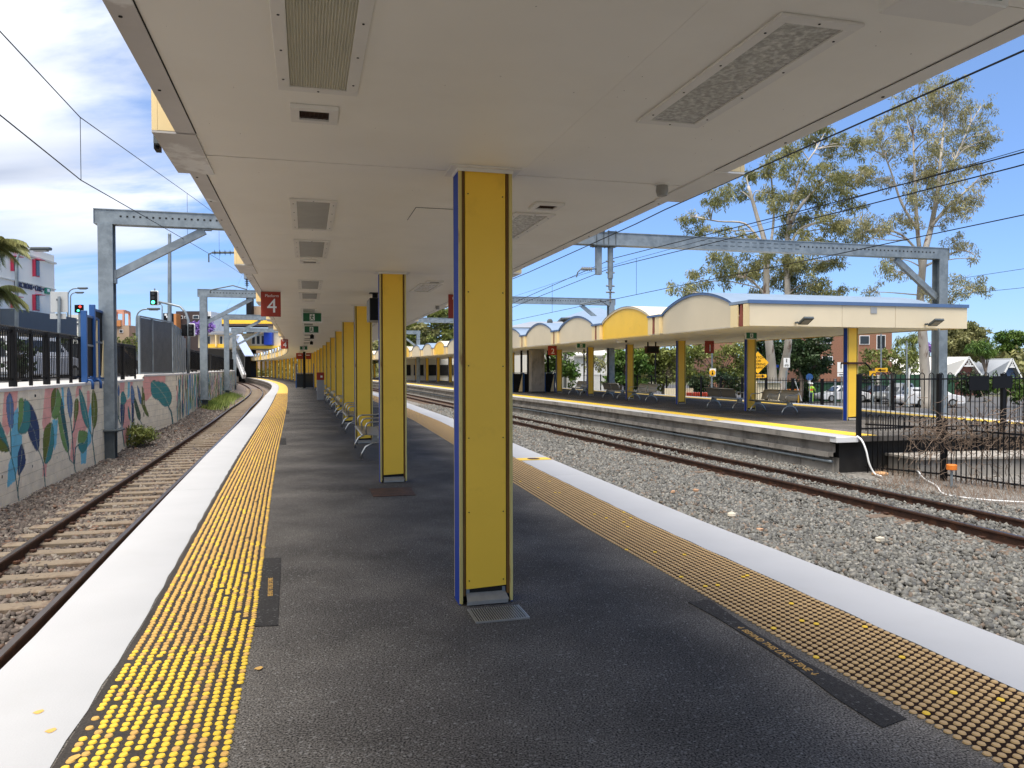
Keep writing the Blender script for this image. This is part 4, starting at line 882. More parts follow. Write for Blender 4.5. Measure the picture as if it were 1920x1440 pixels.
def paint(me, col):
    ca = me.color_attributes.new('col', 'FLOAT_COLOR', 'POINT'); ca.data.foreach_set('color', np.concatenate([col, np.ones((len(col), 1))], 1).reshape(-1).astype(np.float32))
JV, JF, JC, nb = [], [], [], 0; off_ = 0
blocks.sort(key=lambda q: q[2])
for (ss, zs, s0, row) in blocks:
    V, F, col = block_arrays(ss, zs, s0, row)
    P = V @ IW[:3, :3].T + IW[:3, 3]
    if 9.2 < s0 and nb < 290:
        me = newmesh('block', P, F, M['mural']); paint(me, col); link('block', me, WALL); nb += 1
    else: JV.append(P); JF += [tuple(i + off_ for i in f) for f in F]; JC.append(col); off_ += len(P)
me = newmesh('far_blocks', np.concatenate(JV), JF, M['mural']); paint(me, np.concatenate(JC)); link('far_blocks', me, WALL)['kind'] = 'stuff'
# joints behind the blocks, cap on top, and the plain wall before and after
def wall_strip(name, m, d0, z0f, z1f, s0, s1):
    vs = []; S = np.unique(np.concatenate([np.arange(s0, s1, .5), [22.9, 22.901, 26.7, s1]])); S = S[(S >= s0) & (S <= s1)]
    for s in S: vs += [A(s, float(wo(s)) + d0, z0f(s)), A(s, float(wo(s)) + d0, z1f(s))]
    return MB().add(vs, [(2 * i, 2 * i + 2, 2 * i + 3, 2 * i + 1) for i in range(len(S) - 1)]).build(name, m, WALL, fix=False)
wall_strip('joints', M['mortar'], -.0075, lambda s: -1.2, lambda s: wtop(s) - .07, -30, 75)
o = wall_strip('far_wall', M['mortar'], 0, lambda s: -1.2, lambda s: wtop(s) - .07, 75, 200); o = wall_strip('near_wall', M['mortar'], 0, lambda s: -1.2, lambda s: wtop(s) - .07, -30, 8.0)
for (a, b_, L) in ((-30, 22.88, 3.0), (22.92, 26.68, 3.8), (26.72, 200, 4.0)):
    s = a
    while s < b_ - .05:
        e_ = min(s + L, b_); zt = wtop((s + e_) / 2); b = MB(); k = 4; ss = np.linspace(s + .003, e_ - .003, k)
        prof = [(.012, -.075), (.014, -.015), (.0, .0), (-.24, .0), (-.25, -.075)]; vs = [A(q, float(wo(q)) + x, zt + z) for q in ss for x, z in prof]; n = 5
        fs = [(i * n + j, i * n + (j + 1) % n, (i + 1) * n + (j + 1) % n, (i + 1) * n + j) for i in range(k - 1) for j in range(n)] + [(4, 3, 2, 1, 0), tuple((k - 1) * n + j for j in range(n))]
        b.add(vs, fs).build('cap_stone', M['wall_cap'], WALL); s = e_
b = MB()
for (x, y) in ((2, 894), (59, 874), (105, 858), (65, 742), (180, 834)):
    s = s_at(x, wo); p = D(x, y, A(s, float(wo(s))).y); b.box(p + Vector((.012, 0, 0)), (.02, .03, .05), hd(s))
b.build('weep_hole', M['dark'], WALL)

# ------------------------------------------------ palisade fences on the wall
def hoop_fence(label, pts, h, spacing=.125, zb=None, group=None, posts=None, bar_r=.011, curl=True, post_w=.06, low=.18, hoop=False, rails=(.12, .92), cat='fence', big=()):
    """pts: list of base points; pickets stand between them"""
    pts = [Vector(p) for p in pts]; t = thing('metal_fence', label, cat, pts[0], 0, group)
    L = [0]
    for a, b_ in zip(pts[:-1], pts[1:]): L.append(L[-1] + (b_ - a).length)
    def at(u):
        for i in range(len(L) - 1):
            if u <= L[i + 1] + 1e-6: f = (u - L[i]) / max(1e-6, L[i + 1] - L[i]); d = pts[i + 1] - pts[i]; return pts[i].lerp(pts[i + 1], f), atan2(d.y, d.x)
        return pts[-1], atan2((pts[-1] - pts[-2]).y, (pts[-1] - pts[-2]).x)
    if hoop:
        pm = MB(); w = spacing; pm.tube([(-w / 2, 0, low)] + [(-w / 2, 0, h - w / 2)] + [(-w / 2 * cos(a), 0, h - w / 2 + w / 2 * sin(a)) for a in np.linspace(.4, pi - .4, 5)] + [(w / 2, 0, h - w / 2), (w / 2, 0, low)], bar_r, 6); step = w * 2
    else:
        pm = MB(); tp = [(0, 0, low), (0, 0, h - .10)] + ([(0, .02, h - .04), (0, .06, h), (0, .11, h - .01), (0, .135, h - .05)] if curl else [(0, 0, h)]); pm.tube(tp, bar_r, 5); step = spacing
    o = pm.build('picket', M['black'], None, smooth=True, fix=False); me = o.data; bpy.data.objects.remove(o)
    u = step / 2; n = 0
    while u < L[-1]:
        p, a = at(u); place('picket', me, t, Matrix.Translation(p) @ Matrix.Rotation(a, 4, 'Z')); u += step; n += 1
    for r_ in rails:
        b = MB()
        for a, c in zip(pts[:-1], pts[1:]): b.bar(a + Vector((0, 0, h * r_)), c + Vector((0, 0, h * r_)), .035, .035)
        b.build('rail', M['black'], t)
    posts = posts if posts is not None else list(np.arange(0, L[-1] + .01, 2.4))
    for i, u in enumerate(posts):
        p, a = at(u); w = post_w * (1.9 if i in big else 1); MB().box(p + Vector((0, 0, (h - .02) / 2)), (w, w, h - .02), a).build('post', M['black'], t, bevel=.004)
    return t
def wl_pts(s0, s1, z, d=-.12, st=1.5): return [A(s, float(wo(s)) + d, z) for s in np.linspace(s0, s1, max(2, int((s1 - s0) / st) + 1))]
sF0 = 7.5; sF1 = s_at(153, lambda s: float(wo(s)) - .12)
hoop_fence('black metal fence with curled tops on the painted wall left of the blue panels', wl_pts(sF0, sF1, 1.27), 1.13, .118, posts=[s_at(x, lambda s: float(wo(s)) - .12) - sF0 for x in (30, 57, 90, 110, 136, 152)], big=(0, 2), post_w=.06, low=.13)
a_, b_ = s_at(209, lambda s: float(wo(s)) - .12), s_at(254, lambda s: float(wo(s)) - .12)
hoop_fence('short black fence between the gantry post and the grey mesh screen', wl_pts(a_, b_, 1.27), 1.10, .118, posts=[0, (b_ - a_) * .45, b_ - a_], big=(1,), post_w=.055, low=.13)
hoop_fence('black fence on the wall between the mesh screen and the second gantry', wl_pts(31.5, 47, 1.41), 1.15, .16, post_w=.055, low=.1)
hoop_fence('farthest black fence on the curving wall by the station building', wl_pts(48.5, 110, 1.41, st=4), 1.15, .26, post_w=.055, low=.1)
# blue poster boards seen edge-on
def board(px, ytop, label):
    s = s_at(px, lambda s: float(wo(s)) - .02); p = A(s, float(wo(s)) - .02, 1.27); h = hd(s) + .03
    H = EYE + (p.y / FPX) * (690.9 - ytop) - 1.27; t = thing('poster_board', label, 'board', p, h, 'blue framed boards on the painted wall')
    R = Matrix.Translation(p) @ Matrix.Rotation(h, 4, 'Z')
    def lb(nm, m, c, d, bev=.004): MB().box(c, d).build(nm, M[m], t, world=False, bevel=bev)
    lb('post', 'blue_frame', (0, 0, H / 2), (.13, .10, H)); lb('post', 'blue_frame', (0, 1.3, H / 2 - .06), (.13, .10, H - .12)); lb('top_rail', 'blue_frame', (0, .65, H - .12), (.10, 1.2, .06)); lb('bottom_rail', 'blue_frame', (0, .65, .08), (.10, 1.2, .06))
    lb('dark_panel', 'black', (.0, .65, H / 2), (.05, 1.18, H - .3))
    lb('mid_rail', 'steel', (.03, .65, H * .52), (.03, 1.18, .05))
    b = MB(); b.slab([(.035, 1.18, .1), (.035, .75, .1), (.035, 1.12, H * .9), (.035, 1.18, H * .9)], (.02, 0, 0)).build('yellow_fin', M['cream_y'], t, world=False)
    b = MB(); b.tube([(.0, 0, .05), (.14, 0, .05), (.17, 0, -.02), (.17, 0, -.17)], .035, 8).build('foot_bracket', M['blue_frame'], t, world=False, smooth=True)
M['blue_frame'] = mat('blue_frame', (.02, .085, .26), .4, var=.05)
board(160, 582, 'lower blue framed board leaning at the end of the black fence'); board(174.5, 571, 'taller blue framed board just left of the big gantry post')
# perforated screen
t = thing('mesh_screen', 'tall grey perforated metal screen on top of the painted wall', 'screen', A(23.2, float(wo(23.2)) - .1, 1.41), 0)
pa, pb = A(23.0, -6.50, 1.42), A(26.6, -6.12, 1.42); 
pa = D(262, 703, pa.y); pa.z = 1.42; pb = D(324, 703, pb.y); pb.z = 1.42
Hs = 1.94; mids = pa.lerp(pb, .36)
for (u, v) in ((pa, mids), (mids, pb)):
    d = (v - u); b = MB(); b.bar(u + Vector((0, 0, Hs / 2)) + d * .04, v + Vector((0, 0, Hs / 2)) - d * .04, .02, Hs - .08); b.build('mesh_panel', M['mesh'] if 'mesh' in M else M['steel_dark'], t)
    b = MB(); b.bar(u + Vector((0, 0, Hs)), v + Vector((0, 0, Hs)), .06, .05); b.bar(u + Vector((0, 0, .03)), v + Vector((0, 0, .03)), .06, .05); b.build('rail', M['steel'], t)
for p in (pa, mids, pb): MB().box(p + Vector((0, 0, Hs / 2)), (.07, .07, Hs)).build('frame_post', M['steel'], t)
for i in range(6):
    s = 26.9 + i * .95; p = A(s, float(wo(s)) - .1, 1.42); q = A(s + .75, float(wo(s + .75)) - .1, 1.42); H2 = Hs * (1 - .012 * i) if i < 5 else 1.55
    b = MB(); b.bar(p + Vector((0, 0, H2 / 2)), q + Vector((0, 0, H2 / 2)), .05, H2); b.build('louvre_panel', M['steel'], t); MB().box(p + Vector((-.03, .02, H2 / 2)), (.10, .06, H2), hd(s)).build('fin', M['steel_dark'], t)

# ------------------------------------------------ gantries
def h_column(b, p, z0, z1, h, w=.36, d=.36, t=.03):
    R = Matrix.Rotation(h, 3, 'Z')
    for c, dm in (((0, -d / 2 + t / 2, 0), (w, t, z1 - z0)), ((0, d / 2 - t / 2, 0), (w, t, z1 - z0)), ((0, 0, 0), (t, d - 2 * t - .002, z1 - z0))):
        b.box(Vector((p.x, p.y, (z0 + z1) / 2)) + R @ Vector(c), dm, h)
def gantry(label, s, oL, oR, ztop, baseL=True, braceR=True, w=.36, holes=True, zrb=BED):
    pL, pR = A(s, oL), A(s, oR); h = hd(s); t = thing('gantry', label, 'gantry', (pL.x, pL.y, BED), 0)
    R = Matrix.Rotation(h, 3, 'Z'); x = R @ Vector((1, 0, 0)); d = .40
    b = MB(); h_column(b, pL, -.02, ztop - d, h, w, w); b.build('post', M['steel'], t)
    b = MB(); h_column(b, pR, zrb, ztop - d, h, w, w); b.build('post', M['steel'], t)
    if baseL:
        b = MB(); b.box((pL.x, pL.y, -.045), (.66, .60, .045), h); b.build('base_plate', M['steel_dark'], t, bevel=.006)
        b = MB(); h_column(b, pL + Vector((.03, 0, 0)), BED - .05, -.07, h, .28, .30); b.build('pedestal', M['steel_dark'], t)
        b = MB()
        for q in (-1, 1):
            for r in (-1, 1): c = Vector((pL.x, pL.y, 0)) + R @ Vector((q * .26, r * .24, 0)); b.cyl(c + Vector((0, 0, -.10)), c + Vector((0, 0, .10)), .018, 6); b.cyl(c + Vector((0, 0, -.02)), c + Vector((0, 0, .02)), .035, 6)
        b.build('bolts', M['steel'], t)
    b = MB(); bl = MB(); a0, a1 = pL - x * .26, pR + x * .22
    for (zc, hh) in ((ztop - .0125, .025), (ztop - d + .0125, .025)): b.bar(Vector((a0.x, a0.y, zc)), Vector((a1.x, a1.y, zc)), .34, hh)
    y = R @ Vector((0, 1, 0))
    for q in (-1, 1): b.bar(Vector((a0.x, a0.y, ztop - d / 2)) + y * q * .14, Vector((a1.x, a1.y, ztop - d / 2)) + y * q * .14, .02, d - .052)
    beam = b.build('beam', M['steel'], t)
    for e_, sd in ((a0, 1), (a1, -1)): MB().box(Vector((e_.x, e_.y, ztop - d / 2)) - x * sd * .008, (.014, .36, d), h).build('end_plate', M['steel'], t)
    if holes:
        b = MB(); n = int(min(9.5, (pR - pL).length / 2) / .16)
        for e_, sd in ((a0, 1), (a1, -1)):
            for i in range(4, n - (20 if sd < 0 else 0)):
                c = Vector((e_.x, e_.y, ztop - d * .46)) + x * sd * (i * .16) - y * .153; b.box(c, (.05, .006, .045), h)
        b.build('bolt_holes', M['dark'], beam)['kind'] = 'stuff'
        b = MB()
        for i in range(14):
            for q in (-1, 1): c = Vector((a1.x, a1.y, ztop - d * .5 + q * .07)) - x * (6.2 + i * .27) - y * .153; b.box(c, (.16, .006, .02), h)
        b.build('slots', M['steel_dark'], beam)['kind'] = 'stuff'
    b = MB(); b.bar(Vector((pL.x, pL.y, ztop - d - 1.35)) + x * .17, Vector((pL.x, pL.y, ztop - d - .05)) + x * 2.45, .14, .20); b.box(Vector((pL.x, pL.y, ztop - d - 1.38)) + x * .2, (.06, .2, .35), h); b.box(Vector((pL.x, pL.y, ztop - d - .02)) + x * 2.45, (.35, .2, .04), h); b.build('brace', M['steel'], t)
    if braceR: b = MB(); b.bar(Vector((pR.x, pR.y, ztop - d - 1.35)) - x * .17, Vector((pR.x, pR.y, ztop - d - .05)) - x * 1.9, .14, .20); b.build('brace', M['steel'], t)
    return t, x, y
GS = 17.55
G1, gx, gy = gantry('big nearest grey steel gantry spanning all the tracks', GS, -6.30, 20.75, 5.84)
G2, _, _ = gantry('second grey gantry from the camera over the left track', 38.6, -6.35, 16.9, 5.8, holes=True)
G3, _, _ = gantry('third grey gantry in front of the station footbridge', 57.0, -6.6, 14.0, 5.7, holes=False)
G4, _, _ = gantry('farthest grey gantry by the station stairs', 78, -6.9, 12, 5.7, holes=False)
def insulator(b, a, c, r=.07, n=7, core=.022):
    a, c = Vector(a), Vector(c); b.cyl(a, c, core, 8); d = (c - a)
    for i in range(n): m = a + d * ((i + .5) / n); b.tube([m - d.normalized() * .012, m, m + d.normalized() * .012], [core, r, core], 10)
def gb(o, z): p = A(GS, o); return Vector((p.x, p.y, z))
def o_at(px, s, z=5): 
    O = np.linspace(-12, 30, 4201); h = hd(s); P = np.stack([A(s).x + O * cos(h), A(s).y + O * sin(h), O * 0 + z], 1); return float(O[int(np.argmin(abs(proj(P)[:, 0] - px)))])
def hgt(px, py, p): return EYE + ((ray(px, py).z) / ray(px, py).y) * p.y
# drop posts over the right-hand track (parts of the first gantry)
oc = o_at(1144.5, GS); pc = gb(oc, 0); zb_ = hgt(1144, 543, pc); zi = hgt(1144, 569, pc)
b = MB(); b.cyl(gb(oc, 5.5), gb(oc, zb_ + .35), .09, 10); b.cyl(gb(oc, zb_ + .35), gb(oc, zb_), .065, 10)
for z in (4.95, 4.6, 4.18, 3.98): b.tube([gb(oc - .14, z), gb(oc + .14, z)], .03, 6)
b.build('drop_post', M['steel'], G1)
b = MB(); insulator(b, gb(oc, zb_), gb(oc, zi + .03), .055, 9); b.build('insulator', M['grey_plastic'], G1)
od = o_at(1122, GS); pd_ = gb(od, 0); zd = hgt(1122, 515, pd_)
b = MB(); b.box((gb(od, 0).x, gb(od, 0).y, (5.5 + zd) / 2), (.17, .17, 5.5 - zd), hd(GS)); b.build('drop_post', M['steel'], G1)
for oo_ in (oc, od): 
    b = MB(); p = gb(oo_, 5.64)
    for q in (-.12, .12): 
        pp = gb(oo_ + q, 5.64); b.box(pp - gy * .165, (.025, .012, .52), hd(GS)); b.box(pp + gy * .165, (.025, .012, .52), hd(GS))
    b.box(gb(oo_, 5.42), (.42, .40, .03), hd(GS)); b.box(gb(oo_, 5.86), (.30, .40, .02), hd(GS)); b.build('clamp', M['steel_dark'], G1)
ou = o_at(1088, GS); 
b = MB(); insulator(b, gb(o_at(1110, GS), hgt(1108, 505, pd_)), gb(o_at(1090, GS), hgt(1090, 505, pd_)), .075, 6, .03); b.build('insulator', M['grey_plastic'], G1)
b = MB(); b.tube([gb(o_at(1110, GS), hgt(1110, 505, pd_)), gb(od, hgt(1122, 503, pd_))], .025, 6); b.tube([gb(o_at(1090, GS), hgt(1090, 505, pd_)), gb(o_at(1083, GS), hgt(1083, 512, pd_)), gb(o_at(1081, GS), hgt(1081, 521, pd_))], .02, 6)
b.tube([gb(oc, zi + .03), gb(oc - .03, zi - .10), gb(o_at(1125, GS), hgt(1125, 563, pc)), gb(o_at(1088, GS), hgt(1088, 572, pc)), gb(o_at(1087, GS), hgt(1087, 576, pc))], .017, 6); b.build('registration_arm', M['steel_dark'], G1)
# left-hand drop (hidden post behind the canopy edge) with its insulator and arm
oe = o_at(462, GS); pe = gb(oe, 0)
b = MB(); b.box((pe.x, pe.y, 4.8), (.15, .15, 1.4), hd(GS)); b.build('drop_post', M['steel'], G1)
zc = hgt(430, 474, pe)
b = MB(); insulator(b, gb(oe - .1, zc), gb(o_at(398, GS), hgt(398, 476, pe)), .085, 6, .03); b.build('insulator', M['steel_dark'], G1)
b = MB(); insulator(b, gb(oe, 4.15), gb(oe, 3.9), .07, 5); b.build('insulator', M['steel_dark'], G1)
b = MB(); b.tube([gb(oe, 3.92), gb(oe, hgt(458, 543, pe)), gb(o_at(436, GS), hgt(436, 536, pe)), gb(o_at(395, GS), hgt(395, 545, pe)), gb(o_at(393, GS), hgt(393, 550, pe))], .018, 6)
b.tube([gb(o_at(398, GS), hgt(398, 476, pe)), gb(o_at(391, GS), hgt(391, 479, pe)), gb(o_at(391, GS), hgt(391, 494, pe))], .02, 6); b.build('registration_arm', M['steel_dark'], G1)

# ------------------------------------------------ overhead wires
def wire(label, o, pts, r=.012, s_back=-14, fwd=None, m='black', grp='overhead railway wires'):
    """pts in survey pixels on the vertical surface at offset o; extended straight to both ends"""
    S = []; 
    for x, y in pts:
        s = s_at(x, o, -4.6, 200); p = A(s, float(o(s)) if callable(o) else o); S.append((s, hgt(x, y, p)))
    S.sort(); of = (lambda s: float(o(s))) if callable(o) else (lambda s: o)
    s0, s1 = S[0], S[min(1, len(S) - 1)]; k = (s1[1] - s0[1]) / (s1[0] - s0[0]) if len(S) > 1 else 0
    S = [(s_back, s0[1] + k * .4 * (s_back - s0[0]))] + S + (fwd or [])
    ss = sorted(set(list(np.arange(S[0][0], S[-1][0], 2.0)) + [q[0] for q in S])); P = [A(s, of(s), float(np.interp(s, [q[0] for q in S], [q[1] for q in S]))) for s in ss]
    t = thing('overhead_wire', label, 'wire', P[0], 0, grp); MB().tube(P, r * .72, 5).build('cable', M[m], t, fix=False)
    return t, lambda s: A(s, of(s), float(np.interp(s, [q[0] for q in S], [q[1] for q in S])))
oLc = lambda s: float(tL(s)) - .05
wc, fc = wire('lower of the two wires over the left track', oLc, [(0, 200), (157, 338), (393, 546)], .011, fwd=[(38.6, 3.85), (57, 3.85), (78, 3.85), (100, 3.85)])
wm, fm = wire('upper of the two wires over the left track', oLc, [(0, 35), (157, 220), (388, 478)], .010, fwd=[(29, 4.55), (38.6, 4.95), (48, 4.5), (57, 4.9), (78, 4.9)])
for px_ in (157, 355, 414):
    s = s_at(px_, oLc); MB().tube([fc(s), fm(s)], .005, 4).build('dropper', M['black'], wm, fix=False)
oRc = lambda s: float(tR(s)) + .05
wc, fc = wire('lowest of the right-hand wires, over the track between the platforms', oRc, [(1900, 404), (1250, 541), (1088, 574), (950, 604)], .012, fwd=[(57, 3.85), (78, 3.9)])
wm, fm = wire('thin upper wire hung with droppers over the track between the platforms', oRc, [(1900, 281), (1190, 486), (1062, 523), (960, 557)], .008, fwd=[(57, 4.9), (78, 4.9)])
for px_ in (1192, 1035): s = s_at(px_, oRc); MB().tube([fc(s), fm(s)], .005, 4).build('dropper', M['black'], wm, fix=False)
wire('thick feeder cable just below the thin upper wire on the right', lambda s: float(tR(s)) + .5, [(1900, 286), (1152, 484), (960, 569.5)], .016, fwd=[(57, 4.6)])
wire('second thick feeder cable above the island canopy', lambda s: float(tR(s)) + .6, [(1900, 313), (1150, 500), (960, 577)], .016, fwd=[(57, 4.4)])
wire('thick cable running close past the right edge of the near canopy', lambda s: 5.6, [(1857, 120), (1250, 392.6), (1190, 420), (991, 511)], .016, fwd=[(50, 4.8)])
wire('thin wire far to the right behind the gantry post', lambda s: 24.0, [(1900, 506), (1780, 525)], .012)
wire('lower thin wire far to the right behind the gantry post', lambda s: 24.2, [(1900, 541), (1780, 553)], .012)
# ------------------------------------------------ ceiling fixtures of the near canopy
CT = CEIL
def panel_light(label, s0, s1, o0, o1, diff, frame_w=.055, group='recessed lights in the near canopy ceiling', z=CT, reeds=False):
    t = thing('ceiling_light', label, 'ceiling light', A((s0 + s1) / 2, (o0 + o1) / 2, z), hd((s0 + s1) / 2), group)
    b = MB(); zt = z - .014
    for (a, b_, c, d) in ((s0, s0 + frame_w, o0, o1), (s1 - frame_w, s1, o0, o1), (s0 + frame_w, s1 - frame_w, o0, o0 + frame_w), (s0 + frame_w, s1 - frame_w, o1 - frame_w, o1)):
        b.hexa([A(a, c, zt), A(a, d, zt), A(b_, d, zt), A(b_, c, zt)], [A(a, c, z - .001), A(a, d, z - .001), A(b_, d, z - .001), A(b_, c, z - .001)])
    b.build('frame', M['trim_white'], t, bevel=.002)
    i = frame_w - .004
    if reeds:
        n = 46; vs = []; w = (o1 - o0 - 2 * i)
        for k in range(n + 1):
            o = o0 + i + w * k / n; zz_ = z - (.004 if k % 2 else .010); vs += [A(s0 + i, o, zz_), A(s1 - i, o, zz_)]
        MB().add(vs, [(2 * k, 2 * k + 1, 2 * k + 3, 2 * k + 2) for k in range(n)]).build('diffuser', M[diff], t, fix=False)
    else: MB().poly([A(s0 + i, o0 + i, z - .006), A(s0 + i, o1 - i, z - .006), A(s1 - i, o1 - i, z - .006), A(s1 - i, o0 + i, z - .006)]).build('diffuser', M[diff], t, fix=False)
    if s1 < 9:
        b = MB()
        for s in np.linspace(s0 + .15, s1 - .15, 4):
            for o in (o0 + frame_w * .5, o1 - frame_w * .5): p = A(s, o, zt - .001); b.cyl(p, p - Vector((0, 0, .002)), .0055, 6)
        for s in (s0 + frame_w / 2, s1 - frame_w / 2): p = A(s, (o0 + o1) / 2, zt - .001); b.cyl(p, p - Vector((0, 0, .002)), .0055, 6)
        b.build('screws', M['dark'], t)['kind'] = 'stuff'
    return t
def vent(label, s, o, w=.24, d=.24, z=CT, group='small air vents in the near canopy ceiling'):
    t = thing('ceiling_vent', label, 'vent', A(s, o, z), hd(s), group); f = .045; b = MB()
    for (cx, cy, dx, dy) in ((0, -d / 2 + f / 2, w, f), (0, d / 2 - f / 2, w, f), (-w / 2 + f / 2, 0, f, d - 2 * f), (w / 2 - f / 2, 0, f, d - 2 * f)): b.box((cx, cy, -.012), (dx, dy, .022))
    b.build('frame', M['trim_white'], t, world=False, bevel=.002)
    b = MB()
    for k in range(7): b.box((-w / 2 + f + (w - 2 * f) * (k + .5) / 7, 0, -.009), (.003, d - 2 * f, .006))
    for k in range(7): b.box((0, -d / 2 + f + (d - 2 * f) * (k + .5) / 7, -.011), (w - 2 * f, .003, .004))
    b.build('grille', M['rust'], t, world=False); MB().box((0, 0, -.003), (w - 2 * f, d - 2 * f, .003)).build('backing', M['dark'], t, world=False)
    return t
LB = {(-1, 'a'): 'large reeded light panel on the ceiling at the top left of the view', (-1, 'c'): 'largest mottled light panel on the ceiling at the upper right', (0, 'a'): 'square frosted light left of the nearest pillar', (0, 'b'): 'second square frosted light, just beyond the first on the left', (0, 'c'): 'mottled light showing at the right edge of the nearest pillar'}
def NL(k, side, what):
    if k < 5: return 'ceiling %s on the %s, between the %s and %s pillars' % (what, side, ORD[k] if k else 'nearest', ORD[k + 1])
    return 'tiny distant %s in the %s ceiling row, beyond the fifth pillar' % (what, side)
for k in range(-2, 11):
    b0 = k * BAY; near = k <= 1
    if k >= -1:
        if k > -1: panel_light(LB.get((k, 'a'), NL(k, 'left', 'first light')), b0 + 1.16, b0 + 2.52, -1.29, -.92, 'light_grey')
        panel_light(LB.get((k, 'a' if k == -1 else 'b'), NL(k, 'left', 'second light')), b0 + (3.15), b0 + (4.45), -1.29, -.92, 'light_reed' if k == -1 else 'light_grey', reeds=(k == -1))
        vent('small square vent behind the large reeded light' if k == -1 else ('small vent beyond the square frosted lights on the left' if k == 0 else NL(k, 'left', 'vent')), b0 + 4.78, -1.12)
        if k == -1: panel_light(LB[(-1, 'c')], b0 + 3.16, b0 + 4.48, .57, .94, 'light_prism')
        else:
            panel_light(LB.get((k, 'c'), NL(k, 'right', 'light')), b0 + 1.24, b0 + 2.54, .57, .94, 'light_prism')
            vent('small vent to the right of the nearest pillar' if k == 0 else NL(k, 'right', 'vent'), b0 + .92, .75)
# access hatch outline and sensors
t = thing('ceiling_hatch', 'flush square access hatch in the ceiling left of the nearest pillar', 'hatch', A(1.55, 0, CT), hd(1.5))
MB().box((0, 0, -.0015), (.56, .56, .003)).build('hatch_edge', M['dark'], t, world=False); MB().box((0, 0, -.0025), (.553, .553, .004)).build('hatch_door', M['ceiling'], t, world=False)
def sensor(label, s, o):
    t = thing('sensor', label, 'sensor', A(s, o, CT), hd(s), 'small sensors under the near canopy')
    MB().cyl((0, 0, -.012), (0, 0, 0), .055, 14).build('base', M['trim_white'], t, world=False); MB().tube([(0, 0, -.012), (0, 0, -.05), (0, 0, -.085)], [.042, .045, .036], 12).build('body', M['grey_plastic'], t, world=False)
sensor('small grey cylindrical sensor under the right side of the ceiling', .02, 1.35); sensor('second small sensor farther along the right canopy edge', 11.2, 1.55)
t = thing('camera_dome', 'small dark camera under the left outer edge of the canopy', 'camera', A(-.12, -2.02, 2.965), hd(0))
MB().box((0, 0, 0), (.035, .09, .05)).build('body', M['steel_dark'], t, world=False); MB().box((-.01, .05, -.03), (.03, .09, .03)).build('lens_hood', M['black'], t, world=False)

# ------------------------------------------------ signs
def signframe(name, label, cat, s, o, z, group=None): return thing(name, label, cat, A(s, o, z), hd(s), group)
RF = Matrix(((1, 0, 0), (0, 0, -1), (0, 1, 0)))          # text facing -y in local space
def ltext(t, body, size, x, z, y, m, xs=1.0, bold=False, name='lettering', depth=.002):
    M4 = wmx(t); return text_mesh(body, size, M4 @ Vector((x, y, z)), (M4.to_3x3() @ RF), m, name, t, depth, bold=bold, xs=xs)
def platform_sign(num, label, s, o, zt=CEIL, w=.33, h=.43, word=True):
    t = signframe('platform_sign', label, 'sign', s, o, zt)
    MB().box((0, 0, -h / 2 - .01), (w, .035, h)).build('board', M['red_sign'], t, world=False, bevel=.003); MB().box((0, 0, -.004), (w * .8, .06, .008)).build('mount', M['trim_white'], t, world=False)
    ltext(t, num, h * .80, .02, -h * .62, -.020, M['sign_white']); 
    if word: ltext(t, 'Platform', h * .155, .02, -h * .19, -.020, M['sign_white'])
    return t
platform_sign('4', 'large red Platform 4 sign hanging from the left ceiling', 8.86, -1.76)
platform_sign('4', 'smaller distant red Platform 4 sign on the left', 31.7, -2.12)
platform_sign('3', 'red platform sign half hidden behind the nearest pillar', 8.6, 1.48); platform_sign('3', 'distant red Platform 3 sign seen between the pillars', 31.7, 1.6)
def running_man(t, cx, cz, u, y, m_bg, m_fg):
    """white doorway with a running figure, u = height"""
    def P(pts): return [Vector((cx + px_ * u, y, cz + pz * u)) for px_, pz in pts]
    MB().slab(P([(-.34, -.45), (.34, -.45), (.34, .45), (-.34, .45)]), (0, .003, 0)).build('white_symbol', m_bg, t, world=False)
    b = MB(); y2 = y - .002
    def Q(pts): return [Vector((cx + px_ * u, y2, cz + pz * u)) for px_, pz in pts]
    for pts in ([(-.06, .30), (-.02, .38), (.06, .38), (.09, .30), (.05, .24), (-.02, .24)], [(-.10, .20), (.06, .22), (.10, .12), (.00, -.08), (-.14, -.05), (-.08, .08)], [(.06, .20), (.24, .06), (.20, .01), (.03, .10)], [(-.10, .20), (-.26, .08), (-.24, -.02), (-.19, -.02), (-.19, .06), (-.07, .12)],
                [(-.12, -.04), (.00, -.08), (.14, -.18), (.20, -.38), (.12, -.40), (.05, -.24), (-.10, -.16)], [(-.14, -.03), (-.04, -.12), (-.16, -.34), (-.32, -.34), (-.32, -.27), (-.20, -.26)]): b.slab(Q(pts), (0, .002, 0))
    b.build('figure', m_fg, t, world=False)
def exit_sign(label, s, o, zt=CEIL, w=.42, h=.20, base=None):
    t = signframe('exit_sign', label, 'exit sign', s, o, zt, 'green exit signs under the canopies')
    MB().box((0, .02, -h / 2 - .015), (w + .05, .07, h + .05)).build('housing', M['sign_white'], t, world=False, bevel=.004)
    MB().box((0, -.017, -h / 2 - .015), (w, .004, h)).build('green_panel', M['green_sign'], t, world=False); running_man(t, 0, -h / 2 - .015, h * .86, -.023, M['sign_white'], M['green_sign'])
    return t
exit_sign('nearest small green exit sign with a running figure, left of the pillars', 13.95, -1.03); exit_sign('second green exit sign, just below and behind the nearest one', 19.95, -1.01); exit_sign('farthest green exit sign on the left ceiling', 42.9, -1.2)
exit_sign('green exit sign seen between the second and third pillars', 23.0, .9)
